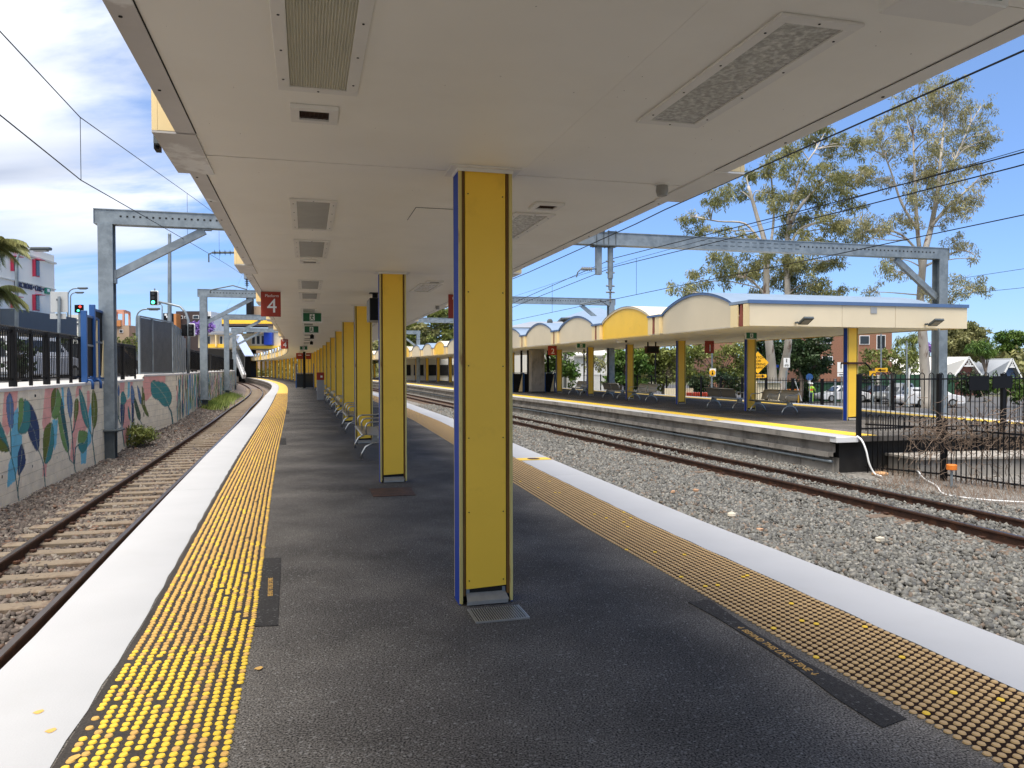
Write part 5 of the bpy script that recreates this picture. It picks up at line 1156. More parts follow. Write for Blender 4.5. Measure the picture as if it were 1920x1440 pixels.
# big exit light at the top right corner
p0_ = D(1700, 0, 2.62); t = thing('exit_light_box', 'cream exit light box hanging from the ceiling in the upper right corner', 'exit sign', A(-2.93, .98, CEIL), hd(-2.7))
MB().box((0, .0, -.05), (.40, .16, .10)).build('housing', M['trim_white'], t, world=False, bevel=.004); MB().box((0, -.083, -.048), (.33, .006, .07)).build('green_panel', M['green_sign'], t, world=False)
MB().box((0, -.07, -.102), (.38, .012, .004)).build('edge_lip', M['trim_white'], t, world=False)
for sd in (-1, 1): MB().box((sd * .26, .0, -.006), (.10, .17, .012)).build('mount_plate', M['trim_white'], t, world=False, bevel=.003)
# hanging monitor
t = signframe('hanging_monitor', 'black double-sided information monitor hanging beside the third pillar', 'monitor', 8.75, .02, CEIL)
MB().cyl((.0, 0, -.1), (0, 0, 0), .05, 10).build('stem', M['black'], t, world=False); MB().box((0, 0, -.005), (.2, .2, .01)).build('ceiling_plate', M['black'], t, world=False)
MB().box((.02, .15, -.30), (.26, .62, .40)).build('housing', M['grey_plastic'], t, world=False, bevel=.01); MB().box((.02, -.167, -.30), (.25, .012, .39)).build('end_cap', M['black'], t, world=False)
MB().box((-.113, .15, -.30), (.006, .54, .32)).build('screen', M['grey'], t, world=False)
for i, (s, o) in enumerate(((26.0, -.95), (33.5, -.9))):
    t = signframe('small_monitor', ('nearer' if i == 0 else 'farther') + ' tiny black box hanging from the ceiling beyond the exit signs', 'box', s, o, CEIL); MB().box((0, 0, -.11), (.15, .12, .15)).build('housing', M['black'], t, world=False, bevel=.01); MB().cyl((0, 0, -.03), (0, 0, 0), .03, 8).build('stem', M['black'], t, world=False)
# distant red banners, shelter box, help point
for i, (x0, x1) in enumerate(((555, 573), (573.5, 586))):
    s = 64.0; a_, b_ = o_at(x0, s, 2.6), o_at(x1, s, 2.6); t = signframe('station_banner', ('left' if i == 0 else 'right') + ' dark red station sign far along the near platform', 'sign', s, (a_ + b_) / 2, CEIL)
    MB().box((0, 0, -.28), (b_ - a_ - .02, .08, .52)).build('board', M['red_sign'], t, world=False); MB().box((-.1, -.045, -.2), (.3, .01, .06)).build('arrow', M['sign_white'], t, world=False)
t = signframe('help_point', 'grey help point cabinet with a red top among the pillars', 'cabinet', 35.2, -.45, 0)
MB().box((0, 0, .5), (.35, .4, 1.0)).build('cabinet', M['grey'], t, world=False, bevel=.01); MB().box((0, 0, 1.2), (.37, .42, .38)).build('red_head', M['red_sign'], t, world=False, bevel=.01); MB().box((.05, -.214, 1.18), (.1, .006, .1)).build('button_plate', M['sign_white'], t, world=False)
t = signframe('waiting_bay', 'blue framed glass waiting bay at the far end of the platform', 'shelter', 60, -1.0, 0)
for x in (-.5, .9): MB().box((x, 0, 1.0), (.09, .12, 2.0)).build('post', M['blue_frame'], t, world=False)
MB().box((.2, 0, .6), (1.3, .03, 1.1)).build('dark_pane', M['glass'], t, world=False); MB().box((.2, 0, 1.2), (1.3, .05, .05)).build('top_rail', M['blue_frame'], t, world=False)
t = signframe('lift_post', 'tall black square post standing on the far platform', 'post', 58, -.9, 0)
MB().box((0, 0, 1.47), (.19, .19, 2.9)).build('shaft', M['black'], t, world=False); MB().box((0, 0, .02), (.44, .44, .04)).build('base_plate', M['steel_dark'], t, world=False)

# ------------------------------------------------ benches
def bench(label, group):
    """faces -x; long side along y; origin on the floor in the middle"""
    t = thing('bench', label, 'bench', (0, 0, 0), 0, group); L = 2.15
    prof = [(-.27, .40), (-.285, .425), (-.27, .445), (-.22, .445), (-.05, .425), (.10, .415), (.17, .43)]
    def curved(y0, y1, prof, th=.012):
        n = len(prof); v = [(x, y, z) for y in (y0, y1) for x, z in prof] + [(x + th * .3, y, z - th) for y in (y0, y1) for x, z in prof]
        f = [(i, i + 1, n + i + 1, n + i) for i in range(n - 1)] + [(2 * n + i + 1, 2 * n + i, 3 * n + i, 3 * n + i + 1) for i in range(n - 1)] + [(i, 2 * n + i, 2 * n + i + 1, i + 1) for i in range(n - 1)] + [(n + i + 1, 3 * n + i + 1, 3 * n + i, n + i) for i in range(n - 1)] + [(0, n, 3 * n, 2 * n), (n - 1, 3 * n - 1, 4 * n - 1, 2 * n - 1)]
        return v, f
    v, f = curved(-L / 2, L / 2, prof); MB().add(v, f).build('seat', M['stainless_perf'], t, world=False, fix=True)
    MB().tube([(-.278, -L / 2, .425), (-.278, L / 2, .425)], .018, 8).build('seat_lip', M['stainless'], t, world=False, smooth=True)
    bp = [(.185, .46), (.22, .55), (.25, .66), (.29, .76), (.335, .80), (.37, .79)]
    for (y0, y1) in ((-L / 2 + .03, -.03), (.03, L / 2 - .03)):
        v, f = curved(y0, y1, bp); MB().add(v, f).build('backrest', M['stainless_perf'], t, world=False, fix=True)
    MB().tube([(.36, -L / 2, .795), (.36, L / 2, .795)], .018, 8).build('back_rail', M['stainless'], t, world=False, smooth=True)
    for y in (-L / 2 + .02, 0, L / 2 - .02):
        MB().tube([(-.22, y, .43), (-.23, y, .58), (-.20, y, .635), (-.14, y, .655), (.12, y, .655), (.27, y, .70)], .016, 7).build('armrest', M['stainless'], t, world=False, smooth=True)
    for y in (-1.0 + .05, 1.0 - .05):
        MB().tube([(-.30, y, .0), (-.285, y, .10), (-.22, y, .21), (-.11, y, .275), (0, y, .295), (.11, y, .275), (.22, y, .21), (.285, y, .10), (.30, y, 0)], .02, 8).build('leg', M['stainless'], t, world=False, smooth=True)
        MB().slab([(-.14, y - .01, .27), (.14, y - .01, .27), (.09, y - .01, .42), (-.09, y - .01, .42)], (0, .02, 0)).build('leg_plate', M['stainless_perf'], t, world=False)
    MB().bar((0, -L / 2 + .1, .385), (0, L / 2 - .1, .385), .05, .05).build('cross_beam', M['stainless'], t, world=False)
    return t
BG = 'metal benches along the middle of the near platform'
b0 = bench('nearest perforated metal bench just behind the second pillar', BG); btree = [(c, kids(c)) for c in kids(b0)]
b0.location = A(9.55, .05, 0); b0.rotation_euler = (0, 0, hd(9.5))
me = newmesh('m', [(-.45, -1.2, 0), (.45, -1.2, 0), (.45, 1.2, 0), (-.45, 1.2, 0)], [(0, 1, 2, 3)], M['concrete_dark'])
for k in range(1, 9):
    s = k * BAY + 3.8
    if k > 1: copy_tree(b0, A(s, .05, 0), hd(s), ('second' if k == 2 else 'third' if k == 3 else 'distant') + ' metal bench along the line of yellow pillars' + ('' if k < 4 else ', far down the platform'), BG, btree)
    place('bench_pad', me, P4, frame(s, .05, .0045))
IG = 'metal benches on the island platform'
for (s, o, fl, L) in ((18.5, 14.62, 0, 'metal bench nearest the camera on the island, facing the near platform'), (21.5, 14.55, 1, 'island bench seen from the back, left of the nearest island bench'), (28.7, 14.35, 0, 'island bench facing left in front of the third blue and yellow pillar'), (31.9, 14.3, 1, 'island bench seen from the back beside the third island pillar'), (37.2, 14.3, 0, 'island bench farthest away, beside the concrete pier')):
    copy_tree(b0, A(s, o, 0), hd(s) + (pi if fl else 0), L, IG, btree); place('bench_pad', me, P2, frame(s, o, .0045))
# ------------------------------------------------ right side: fences and odds and ends
def line_pts(p, q, n=3): return [Vector(p).lerp(Vector(q), i / (n - 1)) for i in range(n)]
fa, fb = A(IE + .03, 11.15, 0), A(IE + .03, 18.9, 0)
EF = hoop_fence('black hoop-topped fence across the near end of the island platform', [fa, fb], 1.46, .135, hoop=True, low=.12, bar_r=.011, rails=(.90, .12), posts=[0, 2.25, 4.15, 5.35, 7.5], post_w=.09)
fc_, fd = A(9.0, 10.75, BED), G(1960, 930, BED)
LF = hoop_fence('lower black hoop-topped fence beside the track in front of the platform end', [G(1622, 886, BED), G(1760, 900, BED), fd], 1.36, .115, hoop=True, low=.0, bar_r=.0125, rails=(.83, .10), posts=[1.72, 3.9], post_w=.11)
for (x0, x1, y0, y1, lab) in ((1817, 1854, 705, 732, 'small black notice plate on the platform end fence'), (1861, 1898, 705, 728, 'larger black notice plate on the platform end fence')):
    s = IE - .02; p = D(x0, y1, A(s, 14).y); P_ = []
    Y = A(s, o_at(x0, s, 1)).y; p = D(x0, y1, Y); q = D(x1, y0, A(s, o_at(x1, s, 1)).y)
    t = thing('notice_plate', lab, 'sign', p, 0); d = Vector((q.x - p.x, q.y - p.y, 0)); MB().bar(p + Vector((0, 0, (q.z - p.z) / 2)), p + d + Vector((0, 0, (q.z - p.z) / 2)), .02, q.z - p.z).build('plate', M['black'], t); MB().bar(p + Vector((0, .02, (q.z - p.z) / 2)), p + d + Vector((0, .02, (q.z - p.z) / 2)), .02, .04).build('strap', M['steel_dark'], t)
# dead vines over the lower fence
b = MB(); r_ = random.Random(11)
for i in range(520):
    x = r_.uniform(1700, 1960); y = r_.gauss(808, 24) if r_.random() < .8 else r_.uniform(790, 900)
    p = D(x, y, 16.3 - (x - 1700) / 260 * 1.1 + r_.uniform(-.15, .25)); a = r_.uniform(0, 2 * pi); L = r_.uniform(.12, .5); pts = [p]
    for k in range(4): a += r_.uniform(-.9, .9); pts.append(pts[-1] + Vector((cos(a) * L / 4, r_.uniform(-.05, .05), sin(a) * L / 4 - .02)))
    b.tube(pts, r_.uniform(.004, .008), 3, cap=False)
t = b.build('dead_vine', M['twig'], fix=False); tag(t, 'tangle of dry brown vines hanging over the lower right fence', 'vine', kind='stuff')
# dry grass at the foot
b = MB()
for i in range(1500):
    x = r_.uniform(1640, 1990); y = 884 + (x - 1640) * .14 + r_.uniform(-14, 26) + abs(r_.gauss(0, 8)); p = G(x, y, BED + .02); h = r_.uniform(.05, .2); a = r_.uniform(0, pi); w = .006
    b.add([p + Vector((-w, 0, 0)), p + Vector((w, 0, 0)), p + Vector((cos(a) * h * .6, sin(a) * h * .4, h))], [(0, 1, 2)])
t = b.build('dry_grass', M['twig'], fix=False); tag(t, 'dry brown grass along the foot of the lower right fence', 'grass', kind='stuff')
# concrete pit
t = thing('concrete_pit', 'low concrete box with a pale lid behind the lower fence', 'concrete box', G(1740, 905, BED), 0)
cpts = [G(1722, 900, BED), G(1930, 925, BED)]
pz = .35
A1, B1 = D(1722, 868, 17.6), D(1960, 876, 16.6)
A1 = A(9.1, 12.0, 0); B1 = A(8.4, 16.5, 0); dd = (A1 - A(8.0, 12.0)).normalized() * 0 + Vector((-sin(hd(9)), cos(hd(9)), 0)) * .95
A1, B1 = D(1722, 866, 17.3), D(1990, 880, 17.7)
A1.z = B1.z = 0; zt = -.50
b = MB(); b.hexa([A1 + Vector((0, 0, BED - .1)), B1 + Vector((0, 0, BED - .1)), B1 + dd + Vector((0, 0, BED - .1)), A1 + dd + Vector((0, 0, BED - .1))], [A1 + Vector((0, 0, zt)), B1 + Vector((0, 0, zt)), B1 + dd + Vector((0, 0, zt)), A1 + dd + Vector((0, 0, zt))]); b.build('box_wall', M['concrete'], t, bevel=.01)
A2, B2 = A1 - Vector((.06, .08, 0)), B1 + Vector((.06, -.08, 0)); b = MB(); b.hexa([A2 + Vector((0, 0, zt + .002)), B2 + Vector((0, 0, zt + .002)), B2 + dd * 1.2 + Vector((0, 0, zt + .002)), A2 + dd * 1.2 + Vector((0, 0, zt + .002))], [A2 + Vector((0, 0, zt + .07)), B2 + Vector((0, 0, zt + .07)), B2 + dd * 1.2 + Vector((0, 0, zt + .07)), A2 + dd * 1.2 + Vector((0, 0, zt + .07))]); b.build('lid', M['concrete'], t, bevel=.01)
# orange capped post
p = G(1784, 914, BED); t = thing('marker_post', 'short grey post with an orange cap in front of the lower right fence', 'marker', p, 0)
MB().cyl((0, 0, 0), (0, 0, .38), .025, 8).build('post', M['steel'], t, world=False); MB().box((0, 0, .02), (.22, .2, .04)).build('base', M['steel_dark'], t, world=False); MB().tube([(0, 0, .36), (0, 0, .47)], .10, 14).build('cap', M['orange'], t, world=False, bevel=.01)
# white hoses
def hose(label, pts, r, m='white'):
    q = [np.array(v) for v in pts]; out = []
    for i in range(len(q) - 1):
        a, b_, c, d = q[max(i - 1, 0)], q[i], q[i + 1], q[min(i + 2, len(q) - 1)]
        for k in range(5): t_ = k / 5; out.append(.5 * ((2 * b_) + (-a + c) * t_ + (2 * a - 5 * b_ + 4 * c - d) * t_ * t_ + (-a + 3 * b_ - 3 * c + d) * t_ ** 3))
    out.append(q[-1]); t = thing('hose', label, 'hose', Vector(out[0]), 0); MB().tube([Vector(v) for v in out], r, 6).build('pipe', M[m], t, fix=False, smooth=True); return t
hose('white pipe hanging down from the white corner of the island platform', [D(1607, 818, 17.7), D(1616, 826, 17.5), D(1624, 845, 17.4), D(1630, 870, 17.35), D(1640, 888, 17.3), G(1652, 893, BED + .05)], .022)
hose('thin white cable snaking over the stones to the right of the lower fence', [G(1722, 900, BED + .04), D(1725, 888, 15.6), G(1720, 884, BED + .10), G(1735, 899, BED + .05), G(1755, 910, BED + .04), G(1768, 925, BED + .04), G(1800, 932, BED + .04), G(1860, 938, BED + .04), G(1960, 944, BED + .04)], .014)
t = thing('light_rock', 'flat tan rock at the foot of the hanging white pipe', 'rock', G(1650, 891, BED), 0); MB().ball((0, 0, .03), .17, 10, (1.2, .7, .35)).build('rock_body', mat('tan_rock', (.50, .28, .13), .9, var=.2), t, world=False)
for i, (x, y, c) in enumerate(((1262, 925, 0), (1305, 922, 0), (1372, 968, 1), (1425, 997, 0), (1322, 878, 1), (1650, 1015, 1))):
    t = thing('loose_stone', ('brown' if c == 0 else 'pale') + ' larger stone lying ' + ['left of the stone pair on the ballast', 'right of the stone pair on the ballast', 'in the middle of the ballast', 'nearest the white edge line', 'beside the near rail', 'far right beside the near rail'][i], 'stone', G(x, y, BED + .03), 0)
    b = MB(); b.ball((0, 0, .03), .05 + .01 * (i % 3), 7, (1.2, .9, .6)); b.v = [v * random.uniform(.85, 1.15) for v in b.v]; b.build('stone_body', mat('loose_stone_%d' % i, (.42, .25, .15) if c == 0 else (.5, .45, .36), .9, var=.2), t, world=False)
# flood lights on the island fascia
for i, (x, y) in enumerate(((1503, 604), (1745, 607))):
    s = IS0 - .02; o = o_at(x, s, 2.9); p = A(s, o, 0); p.z = hgt(x, y, p); t = thing('flood_light', ('left' if i == 0 else 'right') + ' dark flood light on the cream end fascia of the island canopy', 'flood light', p, hd(s))
    Mt = Matrix.Rotation(-.5, 3, 'X'); MB().box((0, -.20, .03), (.32, .34, .07), M=Mt).build('housing', M['steel_dark'], t, world=False, bevel=.01); MB().box((0, -.205, -.008), (.22, .22, .008), M=Mt).build('lens', M['grey_plastic'], t, world=False)
    MB().cyl((-.2, 0, -.02), (-.2, -.10, -.02), .03, 8).build('bracket', M['steel_dark'], t, world=False); MB().bar((-.2, -.08, -.02), (-.1, -.12, .0), .03).build('arm', M['steel_dark'], t, world=False)
s = IS0 - .006; o = o_at(1638, s, 3.2); p = A(s, o, 0); p.z = hgt(1638, 582, p); t = thing('notice_plate', 'small pale grey notice plate high on the end fascia', 'sign', p, hd(s)); MB().box((0, -.004, 0), (.22, .008, .18)).build('plate', M['grey'], t, world=False)
# lamp brackets on the island roof
for i, (x, y) in enumerate(((1598, 558), (1655, 562))):
    s = IS0 + 3.4; o = o_at(x, s, 3.9); p = A(s, o, 3.42 + .3); t = thing('roof_lamp', ('left' if i == 0 else 'right') + ' thin lamp on a bent arm above the island canopy roof', 'lamp', p, hd(s), 'lamps on the island canopy roof')
    MB().tube([(.4, 0, -.30), (.4, 0, .0), (.2, 0, .10), (-.2, 0, .16)], .018, 6).build('arm', M['steel'], t, world=False); MB().box((-.32, 0, .17), (.34, .12, .05)).build('lamp_head', M['steel_dark'], t, world=False, bevel=.01); MB().box((.4, 0, -.30), (.5, .06, .04)).build('base', M['steel'], t, world=False)
# signs under the island canopy
platform_sign('2', 'square red platform sign near the middle of the island canopy', 34.5, 11.75, IZ, .50, .50, False); platform_sign('1', 'narrow red platform sign right of the loudspeaker on the island', 25.9, 16.3, IZ, .45, .55, False)
exit_sign('exit sign under the island canopy beside the platform 2 sign', 30.5, 11.9, IZ, .44, .20); exit_sign('exit sign in front of the second blue and yellow island pillar', 18.2, 13.55, IZ, .40, .20)
for (x, z, s, nm) in ((1235, 0, 28.0, 'brown indicator board hanging under the island canopy'),):
    o = o_at(1222, s, 2.4); t = signframe('indicator_board', nm, 'indicator board', s, o, IZ); MB().box((0, 0, -.36), (.62, .3, .34)).build('housing', M['rust'], t, world=False, bevel=.01); MB().box((0, -.153, -.36), (.52, .006, .24)).build('screen', M['dark'], t, world=False)
    for q in (-1, 1): MB().box((q * .2, 0, -.1), (.05, .05, .2)).build('hanger', M['black'], t, world=False)
t = signframe('speaker', 'small white loudspeaker under the island canopy fascia', 'speaker', 24.8, 11.6, IZ); MB().box((0, 0, -.10), (.40, .16, .12)).build('body', M['sign_white'], t, world=False, bevel=.02); MB().box((.15, -.085, -.10), (.1, .01, .1)).build('grille', M['black'], t, world=False)
# hand clamp around the end pillar
t = thing('pillar_strap', 'brown strap with a tube around the end pillar of the island', 'strap', A(14.55, 14.62, 1.72), hd(14.5)); MB().box((0, 0, 0), (.41, .35, .06)).build('strap_band', M['rust'], t, world=False); MB().tube([(.2, -.1, 0), (.45, -.1, 0), (.65, -.05, -.16), (.75, 0, -.18)], .025, 7).build('tube', M['black'], t, world=False)
# concrete pier with glazed screens on the island
s = 41.5; oa_, ob_ = o_at(997, s, 1), o_at(1021, s, 1); t = thing('concrete_pier', 'broad grey concrete pier under the island canopy', 'pier', A(s, (oa_ + ob_) / 2), hd(s))
MB().box((0, .3, IZ / 2), ((ob_ - oa_), .6, IZ - .03)).build('shaft', M['concrete'], t, world=False); MB().box((0, .3, .05), ((ob_ - oa_) + .06, .66, .10)).build('plinth', M['concrete_dark'], t, world=False)
k_ = 0
for (x0, x1, nm) in ((953, 960, 0), (961, 981, 1), (982, 997, 1), (1022, 1040, 1)):
    a_, b_ = o_at(x0, 43, 1), o_at(x1, 43, 1); t = thing('glazed_screen', ['narrow glazed screen at the left of the island shelter', 'dark glazed screen with a yellow triangle, left of the pier', 'second dark glazed screen, touching the concrete pier', 'dark glazed screen to the right of the concrete pier'][k_], 'screen', A(43, (a_ + b_) / 2), hd(43), 'glazed screens of the island shelter'); k_ += 1; w = b_ - a_
    MB().box((0, 0, .62), (w, .04, 1.2)).build('pane', M['black'], t, world=False)
    for q in (-1, 1): MB().box((q * (w / 2), -.01, .65), (.07, .08, 1.3)).build('frame_post', M['blue_frame'], t, world=False)
    MB().box((0, -.01, 1.27), (w, .07, .05)).build('top_rail', M['steel'], t, world=False)
    if nm: MB().slab([(w * .05, -.03, .05), (w * .42, -.03, .05), (w * .42, -.03, 1.2)], (0, .008, 0)).build('yellow_triangle', M['cream_y'], t, world=False)
for i, x in enumerate((956, 981, 990, 1031, 1095, 1234)):
    sx = 43 if i < 4 else 40; oo_ = o_at(x, sx, 1) if i < 4 else o_at(x, sx, 1); t = thing('dark_pole', ['first', 'second', 'third', 'fourth', 'fifth', 'sixth'][i] + ' thin dark pole from the left behind the island platform', 'pole', A(sx + .4 * (i % 2), oo_), 0, 'thin dark poles under the island canopy'); MB().box((0, 0, 1.38), (.14 if i < 4 else .08, .14 if i < 4 else .08, 2.75)).build('shaft', M['black'], t, world=False)
# boundary fence behind the island and planks
def sA(s, o, z): return A(s, o, z)
hoop_fence('long black boundary fence behind the island platform', [A(s, 23.6, -.85) for s in (23, 29, 35, 41, 47, 53, 60)], 1.9, .24, bar_r=.013, curl=False, low=.15, rails=(.92, .12), post_w=.09)
hoop_fence('black fence beyond the platform, behind the near end fence', [A(s, 29.0, -1.5) for s in (6, 12, 18, 22)], 1.6, .22, bar_r=.012, curl=False, low=.15, rails=(.92, .12), post_w=.08)
# ------------------------------------------------ vegetation
DENS = 9.5
def leaves_mesh(name, m, cl, per, size, aspect=.28, droop=.5, parent=None, fold=False):
    """cl: array of (x,y,z,rx,ry,rz); each leaf a small pointed blade"""
    cl = np.array(cl, float); n = np.maximum(8, (DENS * per * (cl[:, 3] * cl[:, 5]) ** 1.0).astype(int)); idx = np.repeat(np.arange(len(cl)), n); N = len(idx)
    d = rng.normal(size=(N, 3)); d /= np.linalg.norm(d, axis=1)[:, None]; r = rng.uniform(0, 1, N) ** .42
    # twiggy sub clumps
    sub = rng.normal(size=(len(cl), 7, 3)) * .55; k = rng.integers(0, 7, N); loc = np.where((rng.uniform(size=N) < .75)[:, None], sub[idx, k] + d * r[:, None] * .42, d * r[:, None])
    P = cl[idx, :3] + loc * cl[idx, 3:6]
    ax = rng.normal(size=(N, 3)); ax[:, 2] -= droop * 2.2; ax /= np.linalg.norm(ax, axis=1)[:, None]
    sd = np.cross(ax, rng.normal(size=(N, 3))); sd /= np.linalg.norm(sd, axis=1)[:, None] + 1e-9
    L = size * rng.uniform(.6, 1.4, N)[:, None]; W = L * aspect
    V = np.stack([P, P + ax * L * .5 + sd * W * .5, P + ax * L, P + ax * L * .5 - sd * W * .5], 1).reshape(-1, 3)
    if parent is not None: I = np.array(wmx(parent).inverted()); V = V @ I[:3, :3].T + I[:3, 3]
    me = bpy.data.meshes.new(name); me.vertices.add(4 * N); me.vertices.foreach_set('co', V.reshape(-1).astype(np.float32))
    me.loops.add(4 * N); me.loops.foreach_set('vertex_index', np.arange(4 * N, dtype=np.int32)); me.polygons.add(N)
    me.polygons.foreach_set('loop_start', np.arange(0, 4 * N, 4, dtype=np.int32)); me.polygons.foreach_set('loop_total', np.full(N, 4, dtype=np.int32)); me.update(); me.materials.append(M[m] if isinstance(m, str) else m)
    return link(name, me, parent)
def limb(b, pts, r0, r1, n=8):
    q = [np.array(v) for v in pts]; out = []
    for i in range(len(q) - 1):
        a, b_, c, d = q[max(i - 1, 0)], q[i], q[i + 1], q[min(i + 2, len(q) - 1)]
        for k in range(4): t_ = k / 4; out.append(.5 * ((2 * b_) + (-a + c) * t_ + (2 * a - 5 * b_ + 4 * c - d) * t_ * t_ + (-a + 3 * b_ - 3 * c + d) * t_ ** 3))
    out.append(q[-1]); m = len(out); b.tube([Vector(v) for v in out], [r0 + (r1 - r0) * i / (m - 1) for i in range(m)], n); return out
def gum(label, Y, limbs, clumps, per, leaf, bark, conv, dz=2.2, size=.22, thick=None, seed=1):
    r_ = random.Random(seed); base = D(*limbs[0][0][0], Y); t = thing('gum_tree', label, 'tree', base, 0, 'tall gum trees behind the island canopy')
    b = MB(); nodes = []
    for (pts, r0, r1) in limbs:
        P = []
        for i, (x, y) in enumerate(pts): P.append(D(x, y, Y + (r_.uniform(-.8, .8) if i > 1 else 0)))
        for q in limb(b, P, r0, r1): nodes.append(np.array(q))
    b.build('trunk', M[bark], t, smooth=True, fix=False)
    nd = np.array(nodes); br = MB(); cl = []
    sc = Y / FPX
    for (x, y, r) in clumps:
        X_, Y_ = conv(x, y); R = r / 2.88 * sc; c = D(X_, Y_, Y + r_.uniform(-dz, dz)); cl.append((c.x, c.y, c.z, R * 1.05, R * 1.1, R * .85))
        cn_ = np.array(c); dd = np.linalg.norm(nd - cn_, axis=1) + np.where(nd[:, 2] > c.z - .3 * R, 4, 0); a = nd[int(np.argmin(dd))]; mid = (a + cn_) / 2 + np.array([r_.uniform(-.3, .3), r_.uniform(-.3, .3), r_.uniform(-.1, .4)])
        limb(br, [a, mid, cn_], .05, .015, 5)
        for k in range(4): e = cn_ + np.array([r_.uniform(-1, 1) * R, r_.uniform(-1, 1) * R, r_.uniform(-.5, .8) * R]); limb(br, [mid * .4 + cn_ * .6, (cn_ + e) / 2, e], .02, .006, 4)
    br.build('branches', M[bark], t, fix=False)
    leaves_mesh('foliage', leaf, cl, per, size, .22, .6, t); return t
cv8 = lambda x, y: (1250 + x / 2.88, 120 + y / 2.88)
c1 = [(850,370,60),(760,400,70),(960,430,70),(900,500,80),(1040,470,50),(680,450,60),(600,490,60),(560,560,70),(700,560,80),(860,600,90),(980,620,80),(1060,590,50),(450,600,60),(400,700,60),(300,720,70),(250,760,50),(700,700,80),(820,720,90),(950,740,80),(620,760,70),(540,700,60),(130,820,50),(180,900,60),(90,840,30),(340,930,50),(430,930,50),(700,850,80),(880,860,90),(960,900,70),(760,960,80),(640,920,60),(280,1060,70),(380,1080,80),(450,1130,80),(320,1150,70),(180,1180,70),(90,1220,60),(550,1050,60),(650,1080,80),(740,1060,80),(820,1080,70),(900,1070,50),(600,1160,80),(700,1180,90),(800,1200,80),(860,1250,60),(940,1230,40),(500,1240,60)]
gum('tall leafy gum with a forked pale trunk, left of the two big gums', 52, [([(1450, 752), (1447, 690), (1441, 630), (1437, 554), (1436, 467), (1420, 408), (1403, 349)], .36, .10), ([(1462, 752), (1470, 690), (1478, 640), (1477, 554), (1476, 450), (1493, 398), (1538, 346)], .33, .08), ([(1437, 500), (1444, 467), (1451, 398), (1444, 314)], .14, .05), ([(1436, 467), (1424, 450), (1396, 419), (1347, 415), (1295, 405)], .11, .03), ([(1476, 470), (1500, 430), (1545, 415), (1570, 420)], .10, .03), ([(1440, 560), (1400, 520), (1340, 520)], .09, .03), ([(1476, 420), (1500, 330), (1530, 280)], .10, .04)], c1, 130, 'leaf_gum', 'bark_white', cv8, size=.26, seed=3)
c2 = [(1380,100,50),(1450,120,80),(1530,150,80),(1600,130,50),(1300,170,50),(1400,220,80),(1500,250,80),(1620,230,70),(1700,230,50),(1240,240,40),(1200,290,60),(1300,300,70),(1130,370,60),(1240,400,60),(1350,360,70),(1450,370,80),(1560,350,80),(1660,330,70),(1720,380,50),(1100,430,50),(1180,470,60),(1280,480,60),(1400,500,80),(1500,490,80),(1600,460,80),(1700,440,60),(1750,400,30),(1060,600,60),(1130,620,50),(1200,640,50),(1300,600,60),(1400,620,80),(1480,600,80),(1560,560,80),(1650,540,60),(1740,620,50),(1420,720,80),(1520,680,80),(1620,740,80),(1560,790,70),(1680,720,50),(1330,720,60),(1060,820,60),(1100,900,80),(1040,930,60),(1180,880,60),(1250,850,60),(1320,850,60),(1500,860,40),(1560,950,60),(1620,1000,50),(1660,1050,30),(1200,1050,50),(1180,1120,60),(1260,1130,50),(1100,1230,50),(1560,1180,60),(1640,1200,70),(1700,1220,40),(1550,1260,50),(1450,1260,60)]
gum('tallest airy gum tree behind the right gantry post', 49, [([(1738, 765), (1734, 690), (1728, 600), (1725, 571), (1732, 485), (1746, 425), (1757, 363), (1764, 294), (1771, 224)], .34, .06), ([(1729, 520), (1719, 415), (1715, 328), (1712, 252)], .16, .04), ([(1746, 425), (1775, 390), (1806, 363), (1840, 330)], .12, .03), ([(1719, 430), (1690, 380), (1670, 320), (1650, 270)], .10, .03), ([(1757, 363), (1790, 300), (1820, 230)], .09, .03), ([(1732, 485), (1690, 440), (1640, 430), (1610, 440)], .09, .03), ([(1733, 500), (1800, 470), (1830, 480)], .08, .02)], c2, 105, 'leaf_gum2', 'bark_white', cv8, size=.22, seed=8)
def tree(label, Y, hg, trunk, cl, leaf, per=60, size=.22, bark='bark', group=None, droop=.2, name='tree', cat='tree', aspect=.5):
    base = D(trunk[0], 700, Y); base.z = hg; t = thing(name, label, cat, base, 0, group); top = D(trunk[0] + trunk[2], trunk[1], Y); b = MB(); sc = Y / FPX
    r0 = trunk[3] * sc; nodes = limb(b, [base, base.lerp(top, .5) + Vector((.1, 0, 0)), top], r0, r0 * .6); C_ = []
    for (x, y, rx, ry) in cl:
        c = D(x, y, Y + random.uniform(-1, 1) * rx * sc * .5); C_.append((c.x, c.y, c.z, rx * sc, max(rx, ry) * sc, ry * sc)); limb(b, [nodes[-3], (np.array(nodes[-1]) + np.array(c)) / 2, c], r0 * .35, r0 * .08, 5)
    b.build('trunk', M[bark], t, smooth=True, fix=False); leaves_mesh('foliage', leaf, C_, per, size, aspect, droop, t); return t
def bunch(x0, x1, y0, y1, n, r, seed=0):
    q = random.Random(seed); return [(q.uniform(x0, x1), q.uniform(y0, y1), r * q.uniform(.7, 1.3), r * q.uniform(.55, 1.0)) for _ in range(n)]
GB = 'trees behind the island platform'
tree('bright green bushy tree between the concrete pier and the first island pillar', 66, -1.4, (1047, 690, 3, 3), bunch(1022, 1078, 655, 712, 16, 14, 1), 'leaf_green', 60, .3, group=GB)
tree('thin brown-leaved tree in front of the white house wall', 62, -1.4, (1108, 680, -4, 2.5), bunch(1085, 1132, 655, 690, 10, 9, 2), 'leaf_gum', 45, .25, group=GB)
